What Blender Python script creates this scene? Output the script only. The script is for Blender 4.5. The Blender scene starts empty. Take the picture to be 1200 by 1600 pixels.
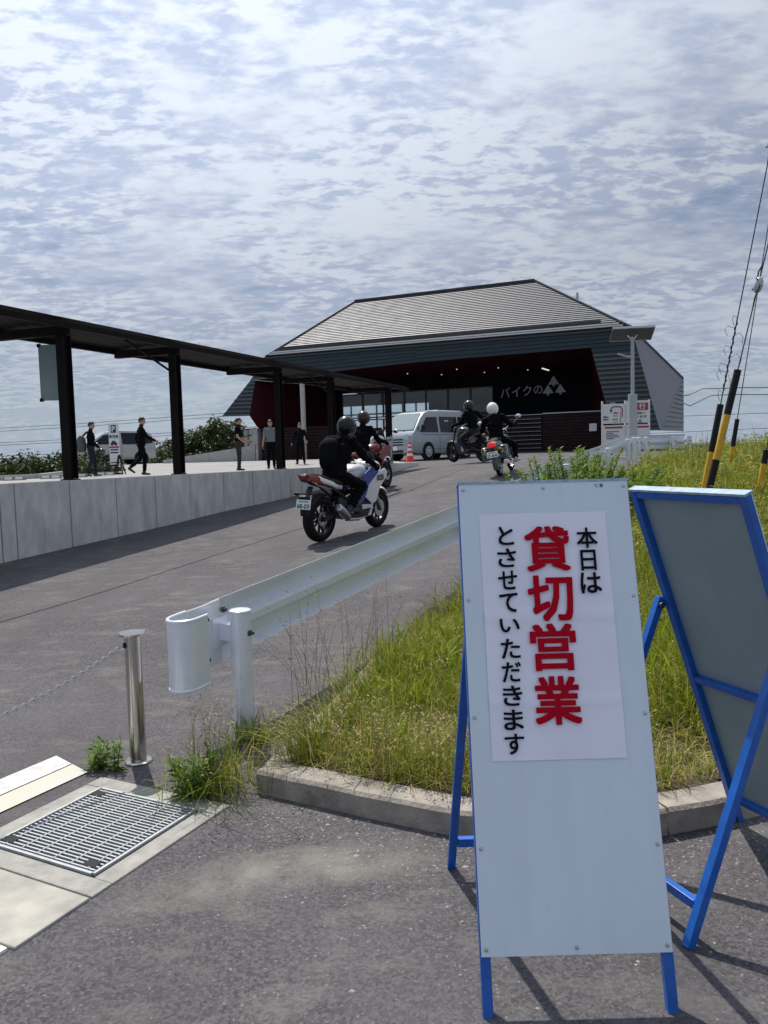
import bpy, math, random
import numpy as np
from math import sin, cos, pi, radians, sqrt, atan2
from mathutils import Vector, Matrix

random.seed(7)
rng = np.random.default_rng(7)
SC = bpy.context.scene
COL = SC.collection

# ------------------------------------------------------------------ camera, sky, sun, exposure
CAM_H = 1.5
cam = bpy.data.cameras.new('camera')
cam.sensor_fit = 'VERTICAL'
cam.sensor_height = 36.0
cam.lens = 27.0
cam.clip_end = 9000
camo = bpy.data.objects.new('camera', cam)
COL.objects.link(camo)
camo.matrix_world = Matrix.Translation((0, 0, CAM_H)) @ Matrix.Rotation(pi / 2 - radians(4.2), 4, 'X') @ Matrix.Rotation(radians(-1.56), 4, 'Z')
SC.camera = camo

SUN_AZ = (-0.39, 0.921)          # towards the sun, on plan: ahead and a little left
SUN_EL = radians(59)
world = bpy.data.worlds.new('World')
SC.world = world
world.use_nodes = True
nt = world.node_tree
nt.nodes.clear()
def wn(t, **kw):
    n = nt.nodes.new(t)
    for k, v in kw.items():
        setattr(n, k, v)
    return n
def wmath(op, a, b=None, c=None, clamp=False):
    n = wn('ShaderNodeMath', operation=op, use_clamp=clamp)
    for i, s in enumerate((a, b, c)):
        if s is None:
            continue
        if isinstance(s, (int, float)):
            n.inputs[i].default_value = s
        else:
            nt.links.new(s, n.inputs[i])
    return n.outputs[0]
def wmap(v, a, b, c, d):
    n = wn('ShaderNodeMapRange', interpolation_type='SMOOTHSTEP')
    nt.links.new(v, n.inputs[0])
    for i, q in enumerate((a, b, c, d)):
        n.inputs[i + 1].default_value = q
    return n.outputs[0]
def wmix(f, a, b):
    n = wn('ShaderNodeMix', data_type='RGBA')
    if isinstance(f, (int, float)):
        n.inputs[0].default_value = f
    else:
        nt.links.new(f, n.inputs[0])
    for i, s in ((6, a), (7, b)):
        if isinstance(s, tuple):
            n.inputs[i].default_value = (*s, 1)
        else:
            nt.links.new(s, n.inputs[i])
    return n.outputs[2]
sky = wn('ShaderNodeTexSky', sky_type='NISHITA', sun_disc=False)
sky.sun_elevation = SUN_EL
sky.sun_rotation = atan2(SUN_AZ[0], SUN_AZ[1])
sky.altitude = 100
sky.air_density = 1.0
sky.dust_density = 0.6
sky.ozone_density = 1.6
tc = wn('ShaderNodeTexCoord')
sep = wn('ShaderNodeSeparateXYZ')
nt.links.new(tc.outputs['Generated'], sep.inputs[0])
dx, dy, dz = sep.outputs
den = wmath('ADD', wmath('MAXIMUM', dz, 0.0), 0.16)
comb = wn('ShaderNodeCombineXYZ')
nt.links.new(wmath('DIVIDE', dx, den), comb.inputs[0])
nt.links.new(wmath('DIVIDE', dy, den), comb.inputs[1])
def wnoise(scale, detail, rough, dist=0.0, stretch=(1, 1, 1), rot=0.0, off=(0, 0, 0), ramp=None):
    mp = wn('ShaderNodeMapping')
    mp.inputs['Scale'].default_value = stretch
    mp.inputs['Rotation'].default_value = (0, 0, rot)
    mp.inputs['Location'].default_value = off
    nt.links.new(comb.outputs[0], mp.inputs[0])
    n = wn('ShaderNodeTexNoise')
    n.inputs['Scale'].default_value = scale
    n.inputs['Detail'].default_value = detail
    n.inputs['Roughness'].default_value = rough
    n.inputs['Distortion'].default_value = dist
    nt.links.new(mp.outputs[0], n.inputs['Vector'])
    return n.outputs[0]
n_big = wnoise(0.8, 4, 0.5, 0.2, (1, 1.3, 1), 0.5, (3.1, 1.7, 0))
n_mid = wnoise(4.4, 9, 0.57, 0.25, (1, 1.35, 1), 0.45, (0.4, 5.2, 0))
n_rip = wnoise(15.0, 5, 0.55, 0.35, (0.8, 1.35, 1), -0.2, (7.0, 0.3, 0))
body = wmath('ADD', wmath('MULTIPLY', n_big, 0.50), wmath('ADD', wmath('MULTIPLY', n_mid, 0.42), wmath('MULTIPLY', n_rip, 0.16)))
cover = wmap(body, 0.37, 0.49, 0.25, 0.98)
thin = wmap(dz, 0.015, 0.17, 0.38, 1.0)           # the deck thins out towards the skyline
cover = wmath('MULTIPLY', cover, thin)
n_where = wnoise(1.5, 3, 0.5, 0.2, (1, 1.2, 1), 0.9, (11.3, 4.4, 0))      # where the deck is rippled and where it is smooth
rip_amp = wmap(n_where, 0.38, 0.60, 0.22, 1.0)
n_fine = wnoise(26.0, 5, 0.6, 0.3, (0.8, 1.25, 1), -0.5, (2.0, 9.3, 0))
rip = wmath('MULTIPLY', wmath('ADD', wmath('MULTIPLY', wmath('SUBTRACT', n_rip, 0.5), 1.1), wmath('MULTIPLY', wmath('SUBTRACT', n_fine, 0.5), 0.65)), rip_amp)
lit = wmap(wmath('ADD', rip, wmath('ADD', wmath('MULTIPLY', n_mid, 0.55), wmath('MULTIPLY', n_big, 0.42))), 0.38, 0.60, 0.0, 1.0)
cloud = wmix(lit, (5.6, 6.5, 8.5), (8.4, 9.15, 10.4))
# water vapour: forward scattering makes the deck brighter round the sun
sd = wn('ShaderNodeVectorMath', operation='DOT_PRODUCT')
nt.links.new(tc.outputs['Generated'], sd.inputs[0])
sd.inputs[1].default_value = (SUN_AZ[0] * cos(SUN_EL), SUN_AZ[1] * cos(SUN_EL), sin(SUN_EL))
glow = wmap(sd.outputs['Value'], 0.55, 1.0, 0.90, 1.9)
cl2 = wn('ShaderNodeVectorMath', operation='SCALE')
nt.links.new(cloud, cl2.inputs[0])
nt.links.new(glow, cl2.inputs['Scale'])
low = wmap(dz, 0.0, 0.13, 0.75, 0.0)              # pale blue air near the skyline
skymix = wmix(cover, wmix(low, sky.outputs[0], (5.0, 6.6, 9.2)), cl2.outputs[0])
bg = wn('ShaderNodeBackground')
bg.inputs['Strength'].default_value = 0.06
nt.links.new(skymix, bg.inputs['Color'])
wo = wn('ShaderNodeOutputWorld')
nt.links.new(bg.outputs[0], wo.inputs['Surface'])

sl = bpy.data.lights.new('sun', 'SUN')
sl.energy = 4.2
sl.angle = radians(0.6)
sl.color = (1.0, 0.93, 0.82)
slo = bpy.data.objects.new('sun', sl)
COL.objects.link(slo)
sdir = Vector((SUN_AZ[0] * cos(SUN_EL), SUN_AZ[1] * cos(SUN_EL), sin(SUN_EL)))
slo.rotation_euler = sdir.to_track_quat('Z', 'Y').to_euler()
slo.location = sdir * 60

SC.view_settings.view_transform = 'Standard'
SC.view_settings.look = 'None'
SC.view_settings.exposure = 0.16
SC.view_settings.gamma = 1.0
SC.view_settings.use_curve_mapping = False
SC.cycles.max_bounces = 8
SC.cycles.transparent_max_bounces = 12
SC.cycles.use_denoising = True

# ------------------------------------------------------------------ materials
MATS = {}
def mat(name, col, rough=0.6, metal=0.0, var=0.0, vscale=6.0, bump=0.0, bscale=60.0, spec=0.5, coat=0.0, emit=None, estr=0.0, col2=None, trans=0.0, vstretch=(1, 1, 1), alpha=1.0, detail=5, rvar=0.0):
    m = bpy.data.materials.new(name)
    m.use_nodes = True
    t = m.node_tree
    b = t.nodes['Principled BSDF']
    b.inputs['Base Color'].default_value = (*col, 1)
    b.inputs['Roughness'].default_value = rough
    b.inputs['Metallic'].default_value = metal
    b.inputs['Specular IOR Level'].default_value = spec
    b.inputs['Coat Weight'].default_value = coat
    b.inputs['Coat Roughness'].default_value = 0.06
    b.inputs['Transmission Weight'].default_value = trans
    if emit:
        b.inputs['Emission Color'].default_value = (*emit, 1)
        b.inputs['Emission Strength'].default_value = estr
    if var or bump or rvar:
        c = t.nodes.new('ShaderNodeTexCoord')
    if var or rvar:
        mp = t.nodes.new('ShaderNodeMapping')
        mp.inputs['Scale'].default_value = vstretch
        t.links.new(c.outputs['Object'], mp.inputs[0])
        n = t.nodes.new('ShaderNodeTexNoise')
        n.inputs['Scale'].default_value = vscale
        n.inputs['Detail'].default_value = detail
        n.inputs['Roughness'].default_value = 0.62
        t.links.new(mp.outputs[0], n.inputs['Vector'])
        if var:
            r = t.nodes.new('ShaderNodeMapRange')
            r.inputs[1].default_value = 0.3
            r.inputs[2].default_value = 0.7
            t.links.new(n.outputs[0], r.inputs[0])
            x = t.nodes.new('ShaderNodeMix')
            x.data_type = 'RGBA'
            c2 = col2 if col2 else tuple(q * (1 - var) for q in col)
            c1 = col if col2 else tuple(min(1, q * (1 + var)) for q in col)
            x.inputs[6].default_value = (*c2, 1)
            x.inputs[7].default_value = (*c1, 1)
            t.links.new(r.outputs[0], x.inputs[0])
            t.links.new(x.outputs[2], b.inputs['Base Color'])
        if rvar:
            r2 = t.nodes.new('ShaderNodeMapRange')
            r2.inputs[1].default_value = 0.3
            r2.inputs[2].default_value = 0.7
            r2.inputs[3].default_value = max(0.02, rough - rvar)
            r2.inputs[4].default_value = min(1, rough + rvar)
            t.links.new(n.outputs[0], r2.inputs[0])
            t.links.new(r2.outputs[0], b.inputs['Roughness'])
    if bump:
        n2 = t.nodes.new('ShaderNodeTexNoise')
        n2.inputs['Scale'].default_value = bscale
        n2.inputs['Detail'].default_value = 4
        t.links.new(c.outputs['Object'], n2.inputs['Vector'])
        bp = t.nodes.new('ShaderNodeBump')
        bp.inputs['Strength'].default_value = bump
        bp.inputs['Distance'].default_value = 0.01
        t.links.new(n2.outputs[0], bp.inputs['Height'])
        t.links.new(bp.outputs[0], b.inputs['Normal'])
    MATS[name] = m
    return m

def asphalt_mat(name, base, dust):
    m = bpy.data.materials.new(name)
    m.use_nodes = True
    t = m.node_tree
    b = t.nodes['Principled BSDF']
    b.inputs['Roughness'].default_value = 0.9
    b.inputs['Specular IOR Level'].default_value = 0.3
    c = t.nodes.new('ShaderNodeTexCoord')
    def nz(scale, det, rough=0.6, st=(1, 1, 1), rot=0.0):
        mp = t.nodes.new('ShaderNodeMapping')
        mp.inputs['Scale'].default_value = st
        mp.inputs['Rotation'].default_value = (0, 0, rot)
        t.links.new(c.outputs['Object'], mp.inputs[0])
        n = t.nodes.new('ShaderNodeTexNoise')
        n.inputs['Scale'].default_value = scale
        n.inputs['Detail'].default_value = det
        n.inputs['Roughness'].default_value = rough
        t.links.new(mp.outputs[0], n.inputs['Vector'])
        return n.outputs[0]
    def rg(v, a, bb, lo, hi):
        r = t.nodes.new('ShaderNodeMapRange')
        r.inputs[1].default_value, r.inputs[2].default_value = a, bb
        r.inputs[3].default_value, r.inputs[4].default_value = lo, hi
        t.links.new(v, r.inputs[0])
        return r.outputs[0]
    def mx(f, a, bb, bt='MIX'):
        x = t.nodes.new('ShaderNodeMix')
        x.data_type = 'RGBA'
        x.blend_type = bt
        if isinstance(f, float):
            x.inputs[0].default_value = f
        else:
            t.links.new(f, x.inputs[0])
        for i, s in ((6, a), (7, bb)):
            if isinstance(s, tuple):
                x.inputs[i].default_value = (*s, 1)
            else:
                t.links.new(s, x.inputs[i])
        return x.outputs[2]
    vo = t.nodes.new('ShaderNodeTexVoronoi')
    vo.inputs['Scale'].default_value = 105
    t.links.new(c.outputs['Object'], vo.inputs['Vector'])
    grain = t.nodes.new('ShaderNodeSeparateColor')
    t.links.new(vo.outputs['Color'], grain.inputs[0])
    lo = tuple(q * 0.48 for q in base)
    hi = tuple(q * 1.62 for q in base)
    col = mx(rg(grain.outputs[0], 0, 1, 0, 1), lo, hi)
    col = mx(rg(nz(330, 4, .7), 0.40, 0.60, 0, 1.0), mx(0.62, col, tuple(q * 0.16 for q in base)), col)
    vs2 = t.nodes.new('ShaderNodeTexVoronoi')
    vs2.inputs['Scale'].default_value = 75
    t.links.new(c.outputs['Object'], vs2.inputs['Vector'])
    sp2 = t.nodes.new('ShaderNodeSeparateColor')
    t.links.new(vs2.outputs['Color'], sp2.inputs[0])
    chip = t.nodes.new('ShaderNodeMath')           # pale stone chips among the dark aggregate
    chip.operation = 'MULTIPLY'
    t.links.new(rg(sp2.outputs[0], .93, .96, 0, 1), chip.inputs[0])
    t.links.new(rg(vs2.outputs['Distance'], .42, .30, 0, .85), chip.inputs[1])
    col = mx(chip.outputs[0], col, tuple(q * 1.95 for q in base))
    sxy = t.nodes.new('ShaderNodeSeparateXYZ')
    t.links.new(c.outputs['Object'], sxy.inputs[0])
    def mul(a, b_):
        k = t.nodes.new('ShaderNodeMath')
        k.operation = 'MULTIPLY'
        t.links.new(a, k.inputs[0])
        t.links.new(b_, k.inputs[1])
        return k.outputs[0]
    # washed-out sand lying in an arc below the kerb
    yy = t.nodes.new('ShaderNodeMath')
    yy.operation = 'MULTIPLY_ADD'
    t.links.new(mul(sxy.outputs[0], sxy.outputs[0]), yy.inputs[0])
    yy.inputs[1].default_value = 0.28
    t.links.new(sxy.outputs[1], yy.inputs[2])
    sand = mul(mul(rg(yy.outputs[0], 2.58, 2.70, 0, 1), rg(yy.outputs[0], 2.94, 2.78, 0, 1)), mul(rg(sxy.outputs[0], -1.05, -.6, 0, 1), rg(sxy.outputs[0], .25, -.15, 0, 1)))
    sand = mul(sand, rg(nz(7, 7, .7), .34, .60, .2, 1.0))
    col = mx(sand, col, dust)
    col = mx(rg(nz(0.8, 6), 0.35, 0.7, 0, 0.55), col, tuple(q * 1.35 for q in base))
    col = mx(rg(nz(2.6, 8, 0.7, (1, 2.2, 1), 0.4), 0.52, 0.74, 0, 0.62), col, dust)
    col = mx(rg(nz(0.5, 3, 0.5, (3.4, 0.35, 1), -0.45), 0.5, 0.72, 0, 0.45), col, tuple(q * 0.7 for q in base))
    t.links.new(col, b.inputs['Base Color'])
    bp = t.nodes.new('ShaderNodeBump')
    bp.inputs['Strength'].default_value = 0.8
    bp.inputs['Distance'].default_value = 0.005
    ng = t.nodes.new('ShaderNodeMath')
    ng.operation = 'ADD'
    t.links.new(grain.outputs[1], ng.inputs[0])
    t.links.new(nz(260, 3), ng.inputs[1])
    t.links.new(ng.outputs[0], bp.inputs['Height'])
    t.links.new(bp.outputs[0], b.inputs['Normal'])
    return m

def leaf_mat(name, c1, c2, straw=None, transl=0.42):
    """thin leaf: per-leaf tint read from the mesh attribute 'tint'; light passes through"""
    m = bpy.data.materials.new(name)
    m.use_nodes = True
    t = m.node_tree
    b = t.nodes['Principled BSDF']
    b.inputs['Roughness'].default_value = 0.55
    b.inputs['Specular IOR Level'].default_value = 0.18
    at_ = t.nodes.new('ShaderNodeAttribute')
    at_.attribute_name = 'tint'
    r = t.nodes.new('ShaderNodeValToRGB')
    e = r.color_ramp.elements
    e[0].position, e[0].color = 0.0, (*c1, 1)
    e[1].position, e[1].color = 0.62, (*c2, 1)
    if straw:
        n = r.color_ramp.elements.new(0.86)
        n.color = (*straw, 1)
    t.links.new(at_.outputs['Fac'], r.inputs[0])
    t.links.new(r.outputs[0], b.inputs['Base Color'])
    tr = t.nodes.new('ShaderNodeBsdfTranslucent')
    t.links.new(r.outputs[0], tr.inputs['Color'])
    mxs = t.nodes.new('ShaderNodeMixShader')
    mxs.inputs[0].default_value = transl
    t.links.new(b.outputs[0], mxs.inputs[1])
    t.links.new(tr.outputs[0], mxs.inputs[2])
    t.links.new(mxs.outputs[0], t.nodes['Material Output'].inputs['Surface'])
    return m

M_ASPH = asphalt_mat('asphalt', (0.112, 0.107, 0.118), (0.24, 0.228, 0.205))
M_PLAZA = mat('plaza_concrete', (0.26, 0.255, 0.255), 0.85, var=0.16, vscale=0.8, bump=0.1)
M_CONC = mat('kerb_concrete', (0.30, 0.27, 0.235), 0.9, var=0.34, vscale=8, bump=0.5, bscale=70)
M_SLAB = mat('slab_concrete', (0.37, 0.36, 0.325), 0.85, var=0.22, vscale=7, bump=0.2, bscale=90)
M_SLAB2 = mat('grate_surround_concrete', (0.31, 0.305, 0.285), 0.88, var=0.25, vscale=11, bump=0.4, bscale=80)
M_WALL = mat('wall_concrete', (0.68, 0.67, 0.645), 0.85, col2=(0.44, 0.44, 0.435), var=0.3, vscale=2.6, vstretch=(2.2, 2.2, 0.8), bump=0.2, bscale=30, detail=8)
M_WALL2 = mat('coping_concrete', (0.42, 0.42, 0.41), 0.85, var=0.15, vscale=5, bump=0.2)
M_PAINT = mat('road_paint', (0.54, 0.54, 0.535), 0.7, var=0.2, vscale=14, bump=0.25, bscale=120)
M_PAINTY = mat('road_paint_yellowed', (0.50, 0.49, 0.40), 0.7, col2=(0.50, 0.50, 0.48), var=0.2, vscale=5, bump=0.25, bscale=120)
M_SOIL = mat('soil', (0.075, 0.058, 0.036), 0.95, var=0.4, vscale=6, bump=0.8, bscale=40)
M_GRD = mat('far_ground', (0.06, 0.075, 0.055), 0.95, var=0.35, vscale=0.02)
M_HILL = mat('hill_woods_hazed', (0.115, 0.15, 0.17), 0.95, var=0.35, vscale=0.03)  # bluish distance haze is mixed into the colour of the woods
M_GALV = mat('guardrail_white', (0.76, 0.80, 0.88), 0.28, metal=0.2, var=0.05, vscale=2.5, vstretch=(1, 1, 2), coat=0.25)
M_BOLT = mat('bolt_steel', (0.10, 0.10, 0.11), 0.5, metal=0.7)
M_STEEL = mat('stainless', (0.55, 0.53, 0.50), 0.22, metal=1.0, var=0.08, vscale=5, vstretch=(6, 6, 1))
M_GRATE = mat('grate_galvanised', (0.36, 0.385, 0.41), 0.6, metal=0.3, var=0.12, vscale=20)
M_DARK = mat('pit_dark', (0.02, 0.02, 0.023), 0.9)
M_CHAIN = mat('chain_steel', (0.50, 0.49, 0.47), 0.35, metal=0.9)
M_BLUE = mat('blue_paint', (0.006, 0.105, 0.46), 0.38, var=0.18, vscale=14, coat=0.15, bump=0.08)
M_BLUED = mat('blue_paint_worn', (0.30, 0.42, 0.55), 0.6, var=0.3, vscale=40)
M_BOARD = mat('board_white', (0.66, 0.755, 0.86), 0.38, var=0.04, vscale=3.2, vstretch=(3.5, 1, 0.8), coat=0.1, rvar=0.1)
M_BOARDB = mat('board_back', (0.24, 0.32, 0.35), 0.5, var=0.08, vscale=3)
M_POSTER = mat('poster_paper', (0.82, 0.84, 0.99), 0.5, var=0.03, vscale=5, bump=0.32, bscale=6)
M_RED = mat('print_red', (0.44, 0.0, 0.014), 0.6, spec=0.1)
M_INK = mat('print_black', (0.005, 0.005, 0.010), 0.6, spec=0.1)
M_PERG = mat('pergola_steel', (0.011, 0.008, 0.008), 0.7, spec=0.12, var=0.2, vscale=3)
M_ROOF = mat('roof_metal', (0.125, 0.133, 0.158), 0.56, metal=0.3, var=0.14, vscale=1.1, vstretch=(1.5, 1.5, 0.4), rvar=0.07)
M_ROOFD = mat('roof_trim_and_seam_shade', (0.035, 0.037, 0.04), 0.5)  # trim colour, also the painted shadow line on course edges
M_GUTTER = mat('eave_trim_bright', (0.62, 0.62, 0.62), 0.35, metal=0.5)
M_SIDE = mat('siding_teal', (0.013, 0.026, 0.034), 0.6, spec=0.25, var=0.12, vscale=2)
M_SIDEG = mat('siding_grey', (0.15, 0.163, 0.185), 0.5, var=0.05, vscale=1.2)
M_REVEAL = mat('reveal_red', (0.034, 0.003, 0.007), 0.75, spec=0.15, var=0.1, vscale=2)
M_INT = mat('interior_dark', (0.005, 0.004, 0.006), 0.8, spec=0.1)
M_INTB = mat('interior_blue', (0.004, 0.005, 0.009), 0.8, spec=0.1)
M_FENCE = mat('fence_brown', (0.022, 0.012, 0.013), 0.75, spec=0.15, var=0.2, vscale=3)
M_GLASS = mat('window_glass', (0.72, 0.78, 0.82), 0.03, trans=1.0, spec=0.2)
M_SIGNW = mat('sign_white', (0.72, 0.73, 0.73), 0.5, var=0.03, vscale=3)
M_SIGNR = mat('sign_red', (0.40, 0.02, 0.06), 0.5)
M_NAVY = mat('sign_navy', (0.02, 0.03, 0.08), 0.5)
M_LAMP = mat('lit_lamp', (1, 1, 1), 0.5, emit=(1, 0.95, 0.85), estr=0.7)
M_YEL = mat('guard_yellow', (0.62, 0.36, 0.015), 0.5, var=0.15, vscale=12)
M_BLK = mat('guard_black', (0.010, 0.010, 0.014), 0.6, spec=0.25)
M_WIRE = mat('cable', (0.03, 0.032, 0.036), 0.6)
M_PORC = mat('porcelain', (0.42, 0.45, 0.48), 0.2, coat=0.3)
M_TYRE = mat('tyre_rubber', (0.008, 0.008, 0.009), 0.8, spec=0.2, bump=0.15, bscale=120)
M_RIMB = mat('rim_black', (0.03, 0.03, 0.032), 0.35, metal=0.6)
M_RIMS = mat('rim_silver', (0.5, 0.5, 0.52), 0.3, metal=0.9)
M_ENG = mat('engine_dark', (0.035, 0.035, 0.037), 0.45, metal=0.5)
M_ALU = mat('aluminium', (0.50, 0.50, 0.51), 0.32, metal=0.9)
M_CHROME = mat('chrome', (0.75, 0.75, 0.77), 0.08, metal=1.0)
M_PLAST = mat('black_plastic', (0.010, 0.010, 0.011), 0.5, spec=0.3)
M_MWHITE = mat('bike_white', (0.72, 0.72, 0.74), 0.25, coat=0.6)
M_MBLUE = mat('bike_blue', (0.015, 0.05, 0.34), 0.22, coat=0.7)
M_MRED = mat('bike_red', (0.17, 0.006, 0.010), 0.3, coat=0.4)
M_MGREEN = mat('bike_green', (0.035, 0.075, 0.06), 0.3, coat=0.6)
M_MBLACK = mat('bike_black', (0.015, 0.015, 0.017), 0.25, coat=0.6)
M_TAILR = mat('tail_lens_red', (0.20, 0.005, 0.006), 0.15, coat=0.6)
M_TAILON = mat('tail_lamp_lit', (0.6, 0.01, 0.01), 0.2, emit=(1, 0.03, 0.03), estr=0.35)
M_AMBER = mat('amber_lens', (0.75, 0.25, 0.02), 0.2, coat=0.5)
M_PLATE = mat('number_plate_white', (0.74, 0.78, 0.76), 0.4)
M_PLTXT = mat('number_plate_green', (0.02, 0.10, 0.06), 0.5)
M_SKIN = mat('skin', (0.40, 0.24, 0.17), 0.55)
M_HAIR = mat('hair_black', (0.012, 0.010, 0.010), 0.5, bump=0.4, bscale=120)
M_CBLK = mat('cloth_black', (0.0045, 0.0045, 0.006), 0.9, spec=0.08, bump=0.5, bscale=28)
M_CBLK2 = mat('cloth_charcoal', (0.006, 0.006, 0.008), 0.9, spec=0.08, bump=0.5, bscale=28)
M_CNAVY = mat('denim_dark', (0.012, 0.015, 0.027), 0.9, var=0.2, bump=0.4, bscale=30)
M_CGREY = mat('tee_grey', (0.135, 0.165, 0.185), 0.9, bump=0.5, bscale=24)
M_CKHA = mat('trousers_olive', (0.022, 0.023, 0.019), 0.9, bump=0.4, bscale=26)
M_SHOE = mat('shoe_dark', (0.03, 0.028, 0.028), 0.6)
M_SHOEW = mat('shoe_light', (0.34, 0.33, 0.31), 0.6)
M_HELB = mat('helmet_black', (0.008, 0.008, 0.010), 0.3, spec=0.3, coat=0.22)
M_HELW = mat('helmet_white', (0.74, 0.74, 0.75), 0.25, coat=0.6)
M_HELG = mat('helmet_grey', (0.028, 0.025, 0.024), 0.3, spec=0.3, coat=0.25)
M_VISOR = mat('visor', (0.01, 0.01, 0.012), 0.06, coat=1.0)
M_BAGG = mat('bag_grey', (0.085, 0.09, 0.095), 0.8, bump=0.4, bscale=30)
M_VAN = mat('van_silver', (0.33, 0.365, 0.395), 0.34, metal=0.5, coat=0.5)
M_VGLASS = mat('car_glass', (0.006, 0.008, 0.009), 0.08, spec=0.25, coat=0.15)
M_VGLASSL = mat('windscreen_glass', (0.20, 0.26, 0.27), 0.06, coat=1.0)
M_LENS = mat('headlamp_lens', (0.45, 0.52, 0.56), 0.1, coat=1.0)
M_ORANGE = mat('cone_red', (0.75, 0.045, 0.025), 0.45)
M_CAR = mat('car_silver', (0.40, 0.41, 0.43), 0.32, metal=0.5, coat=0.5)
M_SOLAR = mat('solar_frame', (0.10, 0.105, 0.115), 0.45, metal=0.4)
M_POLE = mat('pole_grey', (0.40, 0.43, 0.46), 0.45, metal=0.3)
M_BARK = mat('bark', (0.07, 0.05, 0.035), 0.9, bump=0.6)
M_GRASS = leaf_mat('grass_blades', (0.090, 0.165, 0.012), (0.285, 0.335, 0.028), (0.48, 0.40, 0.15))
M_WEED = leaf_mat('weed_leaves', (0.075, 0.135, 0.016), (0.240, 0.280, 0.030), (0.38, 0.33, 0.07))
M_BUSH = leaf_mat('bush_leaves', (0.060, 0.125, 0.022), (0.150, 0.240, 0.035), None)
M_TREEF = leaf_mat('tree_leaves', (0.022, 0.040, 0.013), (0.050, 0.075, 0.024), None, 0.25)
M_STRAW = leaf_mat('dry_stalks', (0.16, 0.13, 0.06), (0.30, 0.25, 0.12), None, 0.2)

def streaks(m, col, scale, stretch, lo, hi, amt):
    """run-off stains: long vertical drips over the base colour"""
    t = m.node_tree
    b = t.nodes['Principled BSDF']
    old = b.inputs['Base Color'].links[0].from_socket
    c = t.nodes.new('ShaderNodeTexCoord')
    mp = t.nodes.new('ShaderNodeMapping')
    mp.inputs['Scale'].default_value = stretch
    t.links.new(c.outputs['Object'], mp.inputs[0])
    n = t.nodes.new('ShaderNodeTexNoise')
    n.inputs['Scale'].default_value = scale
    n.inputs['Detail'].default_value = 6
    n.inputs['Roughness'].default_value = 0.6
    t.links.new(mp.outputs[0], n.inputs['Vector'])
    r = t.nodes.new('ShaderNodeMapRange')
    r.inputs[1].default_value, r.inputs[2].default_value, r.inputs[4].default_value = lo, hi, amt
    t.links.new(n.outputs[0], r.inputs[0])
    x = t.nodes.new('ShaderNodeMix')
    x.data_type = 'RGBA'
    t.links.new(r.outputs[0], x.inputs[0])
    t.links.new(old, x.inputs[6])
    x.inputs[7].default_value = (*col, 1)
    t.links.new(x.outputs[2], b.inputs['Base Color'])
streaks(M_WALL, (0.13, 0.135, 0.14), 2.2, (3.2, 3.2, .28), .57, .74, .5)
streaks(M_WALL, (0.72, 0.72, 0.70), 3.0, (2.0, 2.0, .5), .58, .75, .5)
streaks(M_GALV, (0.42, 0.40, 0.36), 5.0, (3, 3, .7), .60, .78, .45)
streaks(M_CONC, (0.12, 0.10, 0.075), 6.0, (1, 1, 1.6), .56, .72, .6)
streaks(M_BOARD, (0.42, 0.52, 0.60), 3.4, (5, 2, .5), .62, .76, .2)
streaks(M_BLUE, (0.10, 0.09, 0.08), 42, (1, 1, 1), .67, .72, .7)
streaks(M_FENCE, (0.045, 0.03, 0.03), 3.0, (1, 1, 3), .5, .7, .6)
streaks(M_BOARDB, (0.30, 0.36, 0.36), 3.0, (1, 1, .6), .5, .72, .6)

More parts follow.
